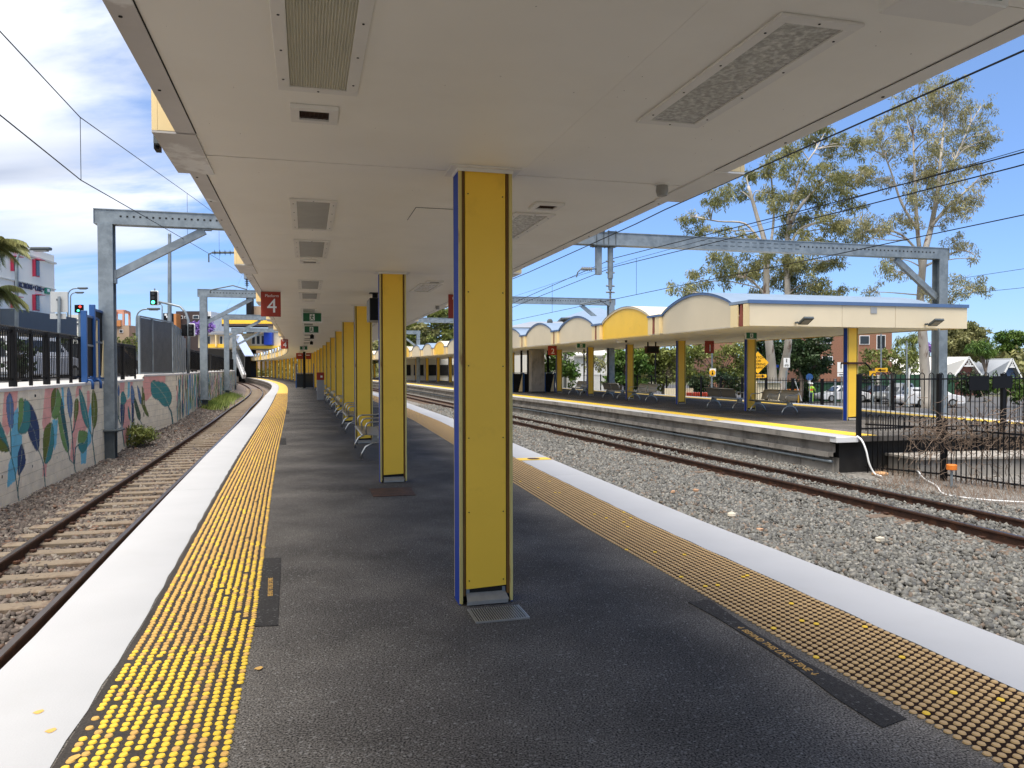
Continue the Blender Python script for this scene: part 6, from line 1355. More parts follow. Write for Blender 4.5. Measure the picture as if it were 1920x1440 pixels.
tree('dark green tree between the second and third island pillars', 60, -1.4, (1160, 700, 3, 3), bunch(1138, 1212, 665, 722, 20, 15, 3), 'leaf_green', 70, .3, group=GB)
tree('yellow-green spreading tree beside the hanging indicator board', 64, -1.4, (1240, 700, 3, 3), bunch(1198, 1292, 652, 712, 26, 16, 4), 'leaf_yellow', 60, .3, group=GB)
tree('sparse yellow-green tree behind the boundary fence, left of the yellow diamond sign', 62, -1.4, (1342, 700, 6, 3.5), bunch(1292, 1404, 650, 712, 30, 16, 5), 'leaf_yellow', 45, .26, group=GB)
tree('low dark hedge tree beneath the sparse yellow-green tree', 58, -1.4, (1350, 725, 0, 3), bunch(1300, 1400, 705, 735, 16, 11, 6), 'leaf_dark', 60, .25, group=GB)
tree('tall dark conifer-like tree left of the brick building', 68, -1.5, (1500, 690, 2, 5), bunch(1482, 1545, 632, 705, 30, 15, 7) + bunch(1530, 1566, 672, 690, 6, 8, 8), 'leaf_dark', 70, .28, group=GB, bark='bark')
tree('green tree behind the forked gum trunk', 72, -1.5, (1440, 700, 2, 4), bunch(1408, 1486, 640, 700, 22, 16, 9), 'leaf_dark', 60, .3, group=GB)
tree('flat-topped yellow-green tree above the parked utility truck', 60, -1.5, (1668, 700, 4, 3), [(x, y, 17, 7) for x, y in ((1622, 688), (1640, 672), (1655, 660), (1672, 668), (1690, 676), (1650, 684), (1670, 690), (1700, 690), (1632, 660), (1610, 694), (1685, 658))], 'leaf_yellow', 90, .24, group=GB)
tree('dense olive tree just right of the gantry post', 88, -1.5, (1800, 690, 3, 5), bunch(1772, 1822, 612, 662, 26, 17, 11) + bunch(1815, 1848, 600, 640, 9, 11, 12), 'leaf_gum', 80, .34, group=GB)
tree('green tree with drooping palm-like leaves above the white gable roof', 84, -1.5, (1845, 690, 3, 3), bunch(1825, 1862, 640, 664, 12, 10, 13), 'leaf_green', 70, .5, group=GB, droop=.9, aspect=.15)
tree('distant rounded tree at the right edge of the view', 150, -1.5, (1895, 690, 3, 3), bunch(1878, 1915, 622, 658, 14, 11, 14), 'leaf_green', 45, .45, group=GB)
tree('strappy-leaved tree between the two right-hand trunks', 66, -1.5, (1700, 690, 0, 3), bunch(1685, 1718, 630, 672, 12, 10, 15), 'leaf_yellow', 60, .55, group=GB, droop=1.0, aspect=.12)
for i, (x0, x1, y0, y1, lf) in enumerate(((752, 785, 600, 662, 'leaf_yellow'), (780, 815, 615, 662, 'leaf_gum'), (810, 862, 585, 660, 'leaf_yellow'), (700, 760, 640, 672, 'leaf_gum'))):
    tree(['yellow-green', 'olive', 'tall light green', 'low olive'][i] + ' tree seen ' + ['just right of the second pillar beyond the island roof', 'in the middle of the gap beyond the island roof', 'against the blue edge of the nearest pillar', 'between the second and third pillars'][i], 120, -1.5, ((x0 + x1) / 2, 690, 2, 3), bunch(x0, x1, y0, y1, 26, 12, 30 + i), lf, 55, .5, group='trees seen between the pillars')
for i, (x0, x1, y0, y1, lf, Y) in enumerate(((8, 58, 640, 690, 'leaf_dark', 27), (112, 128, 602, 640, 'leaf_yellow', 60), (214, 262, 634, 660, 'leaf_yellow', 48), (120, 150, 650, 690, 'leaf_dark', 42))):
    tree(['dark bush behind the black fence at the left edge', 'light green bush beside the back of the white sign', 'yellow-green bush right of the big gantry post', 'thin dark tree behind the fence left of the blue boards'][i], Y, STREET_L - .1, ((x0 + x1) / 2, (y0 + y1) / 2, 1, 2), bunch(x0, x1, y0, y1, 14, 10, 50 + i), lf, 200 if Y < 30 else 90, .16, group='bushes along the left street')
tree('purple-flowering jacaranda above the station roof', 118, STREET_L, (385, 640, 1, 2), bunch(362, 398, 607, 622, 12, 7, 60), 'leaf_purple', 80, .35, group=None)
tree('small purple-flowering jacaranda behind the right gantry post', 90, -1.5, (1742, 690, 1, 2), bunch(1736, 1752, 646, 656, 5, 6, 61), 'leaf_purple', 80, .3, group=None)
# belt of trees to the horizon
cl = []
for i in range(420):
    a = random.uniform(-75, 75); R = random.uniform(170, 260); h = random.uniform(2, 7.5); cl.append((R * sin(radians(a)), R * cos(radians(a)), -1.5 + h * .5, random.uniform(4, 9), random.uniform(4, 8), h * .55))
o = leaves_mesh('far_trees', 'leaf_gum', cl, 2.2, 1.3, .6, .2); tag(o, 'low belt of distant trees along the horizon', 'trees', kind='stuff')
# plants at the foot of the wall, weeds, verge
def shrub(label, px, py, n, r, h, leaf, hz_, spread=(1, 1), size=.12, asp=.3):
    p = G(px, py, hz_); t = thing('shrub', label, 'plant', p, 0); cl = [(p.x + random.uniform(-r, r) * spread[0], p.y + random.uniform(-r, r) * spread[1], p.z + random.uniform(.1, h), .16, .16, .13) for _ in range(n)]
    leaves_mesh('foliage', leaf, cl, 300, size, asp, -.1, t); b = MB()
    for c in cl: limb(b, [p, ((p.x + c[0]) / 2, (p.y + c[1]) / 2, (p.z + c[2]) / 2 + .05), c[:3]], .012, .004, 4)
    b.build('stems', M['bark'], t, fix=False); return t
shrub('green leafy shrub growing at the foot of the painted wall', 264, 832, 22, .36, .50, 'leaf_yellow', -.7, (1, 1.5), .15, .22)
b = MB(); cl = []
for i in range(4200):
    s = random.uniform(38, 60); o = float(wo(s)) + .15 + abs(random.gauss(0, .42)); p = A(s, o, float(zl(s)) - .1 * (o - float(wo(s)))); h = random.uniform(.12, .38); a = random.uniform(0, 2 * pi); w = .018
    b.add([p + Vector((-w, 0, 0)), p + Vector((w, 0, 0)), p + Vector((cos(a) * h * .45, sin(a) * h * .45, h))], [(0, 1, 2)])
o = b.build('weeds', M['grass'], fix=False); tag(o, 'long yellow-green weeds between the painted wall and the curving track', 'weeds', kind='stuff')
b = MB()
for i in range(6000):
    s = random.uniform(12, 40); o = random.uniform(26, 33); p = A(s, o, -1.5); h = random.uniform(.15, .6); a = random.uniform(0, 2 * pi); w = .03
    b.add([p + Vector((-w, 0, 0)), p + Vector((w, 0, 0)), p + Vector((cos(a) * h * .45, sin(a) * h * .45, h))], [(0, 1, 2)])
o = b.build('verge_plants', M['grass'], fix=False); tag(o, 'green plants on the verge between the platform and the street', 'plants', kind='stuff')
# palms
def palm(label, px, py, Y, n, L, seed, hg, lean=0):
    r_ = random.Random(seed); c = D(px, py, Y); base = Vector((c.x - lean, c.y, hg)); t = thing('palm_tree', label, 'palm', base, 0, 'palms in front of the cream building'); b = MB(); limb(b, [base, base.lerp(c, .5) + Vector((.1, 0, 0)), c], .16, .11); b.build('trunk', M['bark'], t, smooth=True, fix=False)
    for i in range(n):
        a = 2 * pi * i / n + r_.uniform(-.2, .2); e = r_.uniform(.1, 1.1); b = MB(); pts = []
        for k in range(9): u = k / 8; pts.append(c + Vector((cos(a) * L * u * cos(e * (1 - u)) , sin(a) * L * u * cos(e * (1 - u)), L * (sin(e) * u - .75 * u * u))))
        b.tube(pts, [.025 * (1 - .8 * k / 8) for k in range(9)], 4)
        for k in range(110):
            u = .12 + .86 * k / 110; j = min(7, int(u * 8)); f = u * 8 - j; p = pts[j].lerp(pts[j + 1], f); d = (pts[j + 1] - pts[j]).normalized(); sdv = d.cross(Vector((0, 0, 1))).normalized() * (1 if k % 2 else -1)
            tip = p + (sdv * .5 + d * .45 + Vector((0, 0, -.42 - r_.random() * .3))).normalized() * (.48 * (1 - .55 * u)); w = Vector((0, 0, .022)) + d * .018; b.add([p - w, p + w, tip], [(0, 1, 2)])
        b.build('frond', M['leaf_palm'], t, fix=False)
    return t
palm('upper drooping palm at the left edge of the view', -12, 462, 24, 18, .95, 2, STREET_L, .2); palm('lower palm in front of the cream building', -8, 545, 25, 16, .90, 5, STREET_L, .3)

# ------------------------------------------------ buildings
def plane_hit(px, py, P0, n):
    d = ray(px, py); return CP + d * ((Vector(P0) - CP).dot(n) / d.dot(n))
# cream corner building with red window hoods
a_ = Vector((-26.36, 39.5, 0)); b_ = Vector((-27.28, 46, 0)); dv_ = (b_ - a_).normalized(); a0_ = a_ - dv_ * 16; nn = Vector((dv_.y, -dv_.x, 0)); H8 = 8.35
t = thing('cafe_building', 'cream three-storey building with red window hoods and dark lettering', 'building', (a0_.x, a0_.y, STREET_L), 0)
W_ = -nn * 14; MB().hexa([a0_ + Vector((0, 0, STREET_L)), b_ + Vector((0, 0, STREET_L)), b_ + W_ + Vector((0, 0, STREET_L)), a0_ + W_ + Vector((0, 0, STREET_L))], [a0_ + Vector((0, 0, H8)), b_ + Vector((0, 0, H8)), b_ + W_ + Vector((0, 0, H8)), a0_ + W_ + Vector((0, 0, H8))]).build('wall', M['cafe_wall'], t)
def on(px, py, off=0.0): return plane_hit(px, py, a_, nn) + nn * off
def wquad(name, m, x0, x1, y0, y1, off, dep, par):
    """box on the facade between columns x0..x1 at heights given at x0"""
    p, q = on(x0, y0), on(x1, y0); zt, zb = on(x0, y0).z, on(x0, y1).z; p.z = q.z = 0; b = MB(); o1 = nn * off; o2 = nn * (off + dep)
    b.hexa([p + o2 + Vector((0, 0, zb)), q + o2 + Vector((0, 0, zb)), q + o1 + Vector((0, 0, zb)), p + o1 + Vector((0, 0, zb))], [p + o2 + Vector((0, 0, zt)), q + o2 + Vector((0, 0, zt)), q + o1 + Vector((0, 0, zt)), p + o1 + Vector((0, 0, zt))]); return b.build(name, m, par)
for (x0, x1, y0, y1) in ((61, 73, 486, 518), (61, 73, 552, 582), (20, 32, 480, 508), (20, 32, 556, 577)):
    w_ = wquad('window', M['pink'], x0 + 4.5, x1, y0, y1, .0, .03, t); wquad('pane', M['glass'], x0 + 5.2, x1 - .6, y0 + 1.5, y1 - 1.5, .032, .02, w_); wquad('hood_fin', M['pink'], x0 - .8, x0 - .2, y0, y1, .0, .15, w_); wquad('hood', M['pink'], x0 + 4, x1 + .5, y0 - .5, y0 + .5, .031, .30, w_)
for y in (514.5,): wquad('string_course', M['building_cream'], -20, 103, y, y + 2.2, .0, .06, t)
wquad('parapet', M['building_cream'], -20, 103.2, 455, 459, .0, .08, t)
wquad('dark_awning', M['slate'], -20, 103.4, 578.5, 620, .0, 1.2, t)
p = on(36, 541, .03); q = on(88, 541, .03); hh_ = atan2(dv_.y, dv_.x); Rm = Matrix(((dv_.x, 0, nn.x), (dv_.y, 0, nn.y), (0, 1, 0)))
pm = on(81, 543.5, .04); text_mesh('FUNCTIONS \u2022 CAFE \u2022', .46, pm, Rm, M['navy_text'], 'lettering', t, .02, align='RIGHT', bold=True, xs=.78)
wquad('green_sign', mat('green_shop_sign', (.01, .22, .12), .5), 83, 92, 539, 550, .0, .08, t); wquad('white_mark', M['sign_white'], 85.5, 89.5, 541.5, 547, .085, .02, t)
# generic block building facing the viewer
def block(name, label, x0, x1, ytop, Y, depth, m, windows=(), base=STREET_L, cat='building', roof=None, extra=(), ybot=None, group=None):
    p, q = D(x0, 690, Y), D(x1, 690, Y); zt = D((x0 + x1) / 2, ytop, Y).z; base = base if ybot is None else D((x0 + x1) / 2, ybot, Y).z
    t = thing(name, label, cat, ((p.x + q.x) / 2, Y + depth / 2, base), 0, group); MB().hexa([Vector((p.x, Y, base)), Vector((q.x, Y, base)), Vector((q.x, Y + depth, base)), Vector((p.x, Y + depth, base))], [Vector((p.x, Y, zt)), Vector((q.x, Y, zt)), Vector((q.x, Y + depth, zt)), Vector((p.x, Y + depth, zt))]).build('wall', M[m], t)
    for (nm, a, b_, c, d, mm, dep) in extra:
        u, v = D(a, d, Y), D(b_, c, Y); MB().box(((u.x + v.x) / 2, Y - dep / 2, (u.z + v.z) / 2), (v.x - u.x, dep, v.z - u.z)).build(nm, M[mm], t)
    for (a, b_, c, d) in windows:
        u, v = D(a, d, Y), D(b_, c, Y); w = MB().box(((u.x + v.x) / 2, Y - .04, (u.z + v.z) / 2), (v.x - u.x, .08, v.z - u.z)).build('window', M['white'], t); MB().box(((u.x + v.x) / 2, Y - .09, (u.z + v.z) / 2), (v.x - u.x - .16, .03, v.z - u.z - .16)).build('pane', M['glass'], w)
    return t
M['brown_clad'] = mat('brown_cladding', (.05, .032, .030), .7, var=.15, vs=.6); M['orange_clad'] = mat('orange_cladding', (.55, .22, .07), .7, var=.05); M['tan_far'] = mat('tan_building', (.42, .30, .20), .8, var=.15, vs=.4); M['frame_far'] = mat('pink_frame', (.62, .30, .20), .7)
block('apartment_block', 'dark brown apartment block with small windows beyond the mesh screen', 331, 383, 583.5, 150, 20, 'brown_clad', [(335, 343, 592, 598), (346, 350, 593, 597), (362, 373, 591, 598)])
block('apartment_block', 'white apartment block touching the dark brown one', 383, 397, 584, 152, 18, 'white', [(389, 396, 592, 599)])
block('apartment_block', 'small orange block left of the dark brown apartments', 322, 331.5, 588, 148, 14, 'orange_clad')
block('sign_tower', 'black sign with white marks behind the traffic light pole', 307, 320, 587, 140, 1.5, 'black', extra=[('white_mark', 309, 313, 588, 592, 'white', .1), ('white_mark', 312, 317, 592, 596, 'white', .1)], cat='sign')
block('tower_block', 'beige tower with a dark edge beside the near canopy', 476, 492, 574, 170, 18, 'tan_far', extra=[('dark_edge', 468, 476, 560, 640, 'black', 2)])
block('grey_block', 'pale building behind the traffic light at the left', 127, 152, 590, 140, 16, 'building_cream', [(143, 151, 598, 602), (143, 151, 605, 610)])
block('tan_building', 'tan and orange building with an open frame on its roof', 206, 243, 610, 150, 20, 'tan_far', [(212, 219, 618, 624), (224, 231, 618, 624)], extra=[('orange_box', 208, 228, 601, 612, 'orange_clad', .4)])
block('far_flats', 'distant grey flats with balconies just left of the mesh screen', 243, 262, 613, 190, 20, 'grey', [(246, 250, 616 + 5 * k, 618.6 + 5 * k) for k in range(4)] + [(253, 257, 616 + 5 * k, 618.6 + 5 * k) for k in range(4)])
t = thing('roof_frame', 'pink open steel frame standing on the tan building', 'frame', D(225, 610, 151), 0); b = MB()
P4_ = [D(x, 610, Y) for x, Y in ((209, 150.5), (232, 150.5), (243, 156), (219, 156))]; 
for p in P4_: b.bar(p, Vector((p.x, p.y, D(225, 583, 151).z)), .35)
for i in range(4): p, q = P4_[i], P4_[(i + 1) % 4]; z = D(225, 583, 151).z; b.bar(Vector((p.x, p.y, z)), Vector((q.x, q.y, z)), .4)
b.build('frame_bars', M['frame_far'], t)
# footbridge station building
Y = 134
t = block('station_building', 'cream and blue station footbridge building with yellow bands at the end of the curve', 428, 566, 625, Y, 9, 'cream', [(x, x + 7, 629, 646) for x in (441, 472, 481, 490)] , ybot=655,
      extra=[('yellow_band', 420, 566, 648.5, 654, 'yellow', .5), ('yellow_band', 418, 566, 598, 607.5, 'yellow', .5), ('blue_block', 499, 513, 619, 647, 'blue_bright', 1.2), ('roof_band', 419, 566, 607.6, 612, 'brown_clad', .8)])
M_ = None
p, q = D(422, 623, Y - 3), D(503, 623, Y - 3); p2, q2 = D(428, 611, Y + 1), D(503, 611, Y + 1); MB().slab([p, q, q2, p2], .2).build('roof_sheet', M['roof_sheet'], t)
for x in (440, 512, 560): u = D(x, 655, Y + 2); MB().box((u.x, Y + 3, (u.z - 2) / 2), (.8, .8, u.z + 2)).build('pier', M['concrete'], t)
block('station_building', 'cream wing with slanted yellow fins left of the second gantry', 372, 428, 627, 124, 9, 'cream', [(377, 384, 630, 647), (388, 395, 630, 647), (412, 418, 630, 647)], ybot=652, extra=[('yellow_band', 378, 428, 645, 652, 'yellow', .4), ('dark_roof', 364, 428, 621, 626, 'grey', .9), ('yellow_fin', 385, 387.5, 628, 650, 'cream_y', .8), ('yellow_fin', 407, 409, 628, 650, 'cream_y', .8)])
block('undercroft', 'dark undercroft wall beneath the footbridge', 380, 470, 653, 137, 3, 'dark', base=-.9, extra=[('white_wall', 424, 452, 676, 690, 'building_cream', .3), ('black_fence', 424, 452, 690, 706, 'black', .4)], cat='wall')
# stair with its glazed cover
t = thing('station_stair', 'steep stair with a pale blue cover coming down from the footbridge', 'stair', D(470, 706, 128), 0)
u0, u1 = D(437, 628, 130), D(452, 628, 130); v0, v1 = D(459, 668, 122), D(476, 668, 122); MB().slab([u0, u1, v1, v0], .12).build('cover', mat('blue_cover', (.30, .36, .52), .4, var=.05), t)
a_, b_ = D(438, 655, 130), D(458, 706, 124); MB().bar(a_, b_, .5, .8).build('stringer', M['white'], t)
b = MB()
for k in range(12): f = k / 11; p = a_.lerp(b_, f); b.bar(p, u0.lerp(v0, min(1, f * 1.1)), .07)
b.build('side_bars', M['steel'], t)
# right hand side
def house(name, label, x0, x1, yt, yb, Y, m, mr, gx=None, depth=10, base=-1.5, group=None):
    """gable facing the viewer at the right part, ridge running left"""
    p, q = D(x0, yb, Y), D(x1, yb, Y); ze = p.z; zr = D(gx, yt, Y).z; g = D(gx, yt, Y); t = thing(name, label, 'house', ((p.x + q.x) / 2, Y, base), 0, group)
    b = MB(); hw = q.x - g.x; gl = g.x - hw
    b.slab([Vector((gl, Y, base)), Vector((q.x, Y, base)), Vector((q.x, Y, ze)), Vector((g.x, Y, zr - .25)), Vector((gl, Y, ze))], (0, .3, 0)); b.build('gable_wall', M[m], t)
    MB().box(((p.x + gl) / 2, Y + depth * .5, (base + ze) / 2), (gl - p.x, depth * .8, ze - base)).build('side_wall', M['building_cream'], t)
    MB().slab([Vector((g.x, Y - .4, zr)), Vector((q.x + .35, Y - .4, ze - .15)), Vector((q.x + .35, Y + depth, ze - .15)), Vector((g.x, Y + depth, zr))], .12).build('roof', M[mr], t)
    MB().slab([Vector((p.x, Y + depth * .45, zr)), Vector((g.x, Y - .4, zr)), Vector((gl - .35, Y - .4, ze - .15)), Vector((p.x, Y - .4, ze - .15))], .12).build('roof', M[mr], t)
    b = MB(); b.bar(Vector((gl - .35, Y - .45, ze - .1)), Vector((g.x, Y - .45, zr + .1)), .08, .16); b.bar(Vector((q.x + .35, Y - .45, ze - .1)), Vector((g.x, Y - .45, zr + .1)), .08, .16); b.bar(Vector((g.x - hw * .42, Y - .45, zr - (zr - ze) * .45)), Vector((g.x + hw * .42, Y - .45, zr - (zr - ze) * .45)), .1, .14)
    for k in (-1, 0, 1): b.bar(Vector((g.x + k * hw * .16, Y - .45, zr - (zr - ze) * .45)), Vector((g.x + k * hw * .16, Y - .45, zr - (zr - ze) * (.12 + .16 * abs(k)))), .08)
    b.build('barge_boards', M['white'], t); return t
M['blue_weather'] = mat('blue_boards', (.06, .10, .20), .7, var=.1); M['maroon'] = mat('maroon_boards', (.16, .06, .045), .75, var=.15, vs=3); M['roof_white'] = mat('pale_iron_roof', (.62, .60, .55), .5, var=.06, vs=.5); M['roof_grey'] = mat('grey_iron_roof', (.30, .32, .35), .5, .1, var=.08, vs=.5)
house('weatherboard_house', 'house with a pale roof and a maroon gable behind the gantry post', 1700, 1832, 671, 705, 84, 'maroon', 'roof_white', 1812)
house('weatherboard_house', 'blue weatherboard house with a grey roof at the far right', 1832, 1905, 674, 706, 88, 'blue_weather', 'roof_grey', 1893)
block('brick_flats', 'red brick block of flats behind the end of the island canopy', 1536, 1672, 606, 96, 12, 'brick_far', [(1537, 1558, 633, 644), (1611, 1630, 629, 646), (1643, 1660, 628, 655), (1541, 1561, 668, 684)], base=-1.5)
block('brick_flats', 'reddish brick wall behind the trees left of the yellow sign', 1336, 1380, 640, 100, 10, 'brick_far', base=-1.5)
t = block('shop', 'low shop with a long pale blue awning behind the white sedan', 1495, 1600, 738, 82, 6, 'slate', base=-1.55, cat='shop'); p, q = D(1500, 741, 79), D(1586, 741, 79); p2, q2 = D(1508, 728, 83), D(1586, 728, 83); MB().slab([p, q, q2, p2], .15).build('awning', M['awning'] if 'awning' in M else M['roof_sheet'], t)
for x in (1533, 1567): u = D(x, 740, 79.3); MB().box((u.x, 79.3, (u.z - 1.5) / 2), (.12, .12, u.z + 1.5)).build('post', M['steel_dark'], t)
def hip(name, label, x0, x1, yr, ye, Y, m, depth=12, wall='building_cream', xr0=None, xr1=None, base=-1.5):
    p, q = D(x0, ye, Y), D(x1, ye, Y); r0, r1 = D(xr0, yr, Y + depth / 2), D(xr1, yr, Y + depth / 2); t = thing(name, label, 'building', ((p.x + q.x) / 2, Y, base), 0)
    e0, e1, e2, e3 = Vector((p.x, Y, p.z)), Vector((q.x, Y, p.z)), Vector((q.x, Y + depth, p.z)), Vector((p.x, Y + depth, p.z))
    MB().add([e0, e1, e2, e3, r0, r1], [(0, 1, 5, 4), (1, 2, 5), (2, 3, 4, 5), (3, 0, 4)]).build('roof', M[m], t, fix=False); MB().box(((p.x + q.x) / 2, Y + depth / 2, (base + p.z) / 2 - .05), (q.x - p.x - 1.2, depth - 1.2, p.z - base - .1)).build('wall', M[wall], t)
    b = MB(); b.bar(e0, e1, .15, .2); b.bar(e0, e3, .15, .2); b.build('gutter', M['steel_dark'], t); return t
hip('hip_roof_building', 'cream building with a blue-grey hipped roof above the island canopy', 1053, 1172, 577, 597, 86, 'roof_sheet', 14, xr0=1108, xr1=1125)
hip('gable_roof_building', 'low blue-grey roof with a satellite dish above the left part of the island canopy', 935, 1062, 603, 616, 80, 'roof_grey', 12, xr0=995, xr1=1055)
t = thing('satellite_dish', 'small dark satellite dish on the low blue-grey roof', 'dish', D(1031, 606, 82), 0); u = D(1031, 603, 82); MB().cyl(u - Vector((0, 0, .6)), u, .04, 6).build('mast', M['steel_dark'], t); MB().ball(u, .32, 10, (1, .3, 1)).build('dish', M['steel_dark'], t)
block('white_house', 'white house wall with a sloping roof behind the island pillars', 1076, 1134, 668, 74, 8, 'white', base=-1.5, extra=[('blue_base', 1088, 1108, 715, 735, 'blue_weather', .2)], cat='house')
t = thing('white_roof', 'pale sloping roof of the white house', 'roof', D(1120, 668, 75), 0); MB().slab([D(1072, 668, 73.5), D(1140, 668, 73.5), D(1128, 650, 79), D(1108, 650, 79)], .15).build('roof_sheet', M['roof_white'], t)
block('pale_building', 'long pale building with dark openings seen between the second and nearest pillars', 745, 862, 672, 100, 6, 'building_cream', base=-1.5, extra=[('dark_opening', 752 + 24 * k, 770 + 24 * k, 684, 704, 'dark', .1) for k in range(5)])
block('far_roof', 'distant grey-green roof behind the blue house', 1850, 1960, 655, 170, 20, 'grey', base=-1.5)
# ------------------------------------------------ street furniture
def lamp(label, px, ytop, ybot, Y, arm, group='street lamps on the left'):
    p = D(px, ybot, Y); q = D(px, ytop, Y); sc = Y / FPX; t = thing('street_lamp', label, 'street lamp', p, 0, group); dx = arm * sc; rr_ = min(1.0, abs(dx) * .5); pts = [p, q - Vector((0, 0, rr_))] + [q + Vector(((1 - cos(a)) * rr_ * (1 if dx > 0 else -1), 0, -rr_ + sin(a) * rr_)) for a in np.linspace(.3, pi / 2, 5)] + [q + Vector((dx * .8, 0, .05))]
    MB().tube(pts, [.08, .06] + [.045] * (len(pts) - 2), 8).build('pole', M['steel'], t, smooth=True, fix=False); MB().box(q + Vector((dx, 0, .03)), (.75, .25, .12)).build('lamp_head', M['steel_dark'], t, bevel=.03); MB().box(q + Vector((dx, 0, -.05)), (.5, .18, .05)).build('lens', M['grey_plastic'], t)
lamp('tall street lamp in front of the cream building', 31, 468, 712, 30, 46); lamp('distant street lamp with an arm to the right, above the traffic light', 127, 541, 690, 60, 28); lamp('shorter distant street lamp beside the white sign back', 132, 549, 690, 70, 17); lamp('street lamp with a flat white head beside the mesh screen', 256, 580, 700, 48, 32)
lamp('thin lamp post behind the hanging traffic light', 304, 570, 690, 75, -10)
p = D(318, 700, 34); q = D(318, 440, 34); t = thing('tall_pole', 'tall plain grey pole behind the mesh screen', 'pole', p, 0); MB().tube([p, q], [.10, .07], 10).build('shaft', M['steel'], t); MB().ball(q, .08, 8).build('cap', M['steel'], t)
def signal(t, c, lit, h=1.0, w=.40, face=-1):
    MB().box(c, (w, .12, h)).build('back_board', M['sign_white'], t, bevel=.03); bx = MB().box(c + Vector((0, -.09, 0)), (w * .86, .10, h * .93)).build('signal_head', M['black'], t, bevel=.02)
    for k, (z, mm) in enumerate(((h * .30, 'lamp_red'), (0, 'lens_off'), (-h * .30, 'lamp_green'))): on_ = (k == 0 and 'r' in lit) or (k == 2 and 'g' in lit); MB().cyl(c + Vector((0, -.145, z)), c + Vector((0, -.16, z)), h * .115, 14).build('lens', M[mm if on_ else 'lens_off'], bx)
    for z in (h * .30, 0, -h * .30): pass
Yt = 33
t = thing('traffic_light', 'traffic light showing green on a curved arm above the mesh screen', 'traffic light', D(353, 700, Yt), 0)
MB().tube([D(353, 700, Yt), D(354, 630, Yt), D(353, 600, Yt), D(348, 586, Yt), D(338, 575, Yt), D(322, 571, Yt), D(298, 566, Yt)], [.07, .07, .06, .055, .05, .05, .045], 8).build('mast_arm', M['steel'], t, smooth=True, fix=False)
signal(t, D(290, 559, Yt), 'g', .62, .34); signal(t, D(360, 619, Yt - .3), '', .55, .26)
c = D(347, 619, Yt); MB().box(c, (.2, .3, .5)).build('side_signal', M['black'], t, bevel=.02); MB().cyl(D(290, 552, Yt), D(290, 541, Yt), .03, 6).build('spigot', M['steel'], t)
Y2 = 42; t = thing('traffic_light', 'distant traffic light with red and green lamps left of the blue boards', 'traffic light', D(149, 700, Y2), 0)
MB().cyl(D(149, 700, Y2), D(149, 586, Y2), .06, 8).build('mast', M['steel'], t); c = D(150, 579, Y2); MB().box(c, (.36, .14, .44)).build('signal_head', M['black'], t, bevel=.02); MB().box(D(143, 579, Y2), (.08, .2, .42)).build('side_visor', M['black'], t)
MB().cyl(D(152, 575.5, Y2) + Vector((0, -.09, 0)), D(152, 575.5, Y2) + Vector((0, -.11, 0)), .055, 10).build('red_lens', M['lamp_red'], t); MB().cyl(D(148.5, 582.5, Y2) + Vector((0, -.09, 0)), D(148.5, 582.5, Y2) + Vector((0, -.11, 0)), .055, 10).build('green_lens', M['lamp_green'], t)
Ys = 24; t = thing('road_sign', 'blank grey back of a large road sign on a steel post', 'road sign', D(110, 705, Ys), 0)
MB().cyl(D(110, 705, Ys), D(111, 556, Ys), .045, 8).build('post', M['steel'], t); u, v = D(95, 586, Ys + .08), D(127, 547, Ys + .08); MB().box(((u.x + v.x) / 2, Ys + .08, (u.z + v.z) / 2), (v.x - u.x, .02, v.z - u.z)).build('sign_panel', M['sign_back'] if 'sign_back' in M else M['grey'], t, bevel=.004)
u, v = D(94, 598, Ys + .08), D(124, 587.5, Ys + .08); MB().box(((u.x + v.x) / 2, Ys + .08, (u.z + v.z) / 2), (v.x - u.x, .02, v.z - u.z)).build('lower_panel', M['sign_back'], t); MB().box(D(110, 562, Ys + .05), (.12, .06, .06)).build('clamp', M['steel_dark'], t); MB().box(D(110, 590, Ys + .05), (.12, .06, .06)).build('clamp', M['steel_dark'], t)
# signs on the right street
def post_sign(name, label, px, ybot, ytop, Y, hg=-1.5): 
    p = D(px, ybot, Y); t = thing(name, label, 'road sign', p, 0); q = D(px, ytop, Y); MB().cyl(p, q, .04, 6).build('post', M['steel'], t); return t
def rect(t, nm, x0, x1, y0, y1, Y, m, d=.03, text=None, ts=None, tm='black', sub=None, dz=0):
    u, v = D(x0, y1, Y), D(x1, y0, Y); o = MB().box(((u.x + v.x) / 2, Y, (u.z + v.z) / 2), (v.x - u.x, d, v.z - u.z)).build(nm, M[m], sub or t)
    if text: text_mesh(text, ts, Vector(((u.x + v.x) / 2, Y - d / 2 - .012, (u.z + v.z) / 2)), RF, M[tm], 'lettering', t, .004)
    return o
Ys = 50; t = post_sign('road_sign', 'yellow diamond sign reading WATCH FOR ENTERING TRAFFIC behind the second island pillar', 1423, 750, 700, Ys)
c = D(1421, 680, Ys - .1); k = 20.5 * Ys / FPX; MB().slab([c + Vector((0, 0, -k)), c + Vector((k, 0, 0)), c + Vector((0, 0, k)), c + Vector((-k, 0, 0))], (0, .03, 0)).build('diamond', M['sign_yellow'], t, bevel=.005)
for i, w_ in enumerate(('WATCH', 'FOR', 'ENTERING', 'TRAFFIC')): text_mesh(w_, .21, c + Vector((0, -.012, .33 - .22 * i)), RF, M['black'], 'lettering', t, .004)
rect(t, 'arrow_plate', 1406, 1437, 702, 708.5, Ys - .1, 'sign_yellow'); b = MB(); a = D(1412, 705, Ys - .14); e = D(1432, 705, Ys - .14); b.bar(a, e, .02, .05); b.slab([e + Vector((.08, 0, 0)), e + Vector((-.12, 0, .09)), e + Vector((-.12, 0, -.09))], (0, .02, 0)); b.build('arrow', M['black'], t)
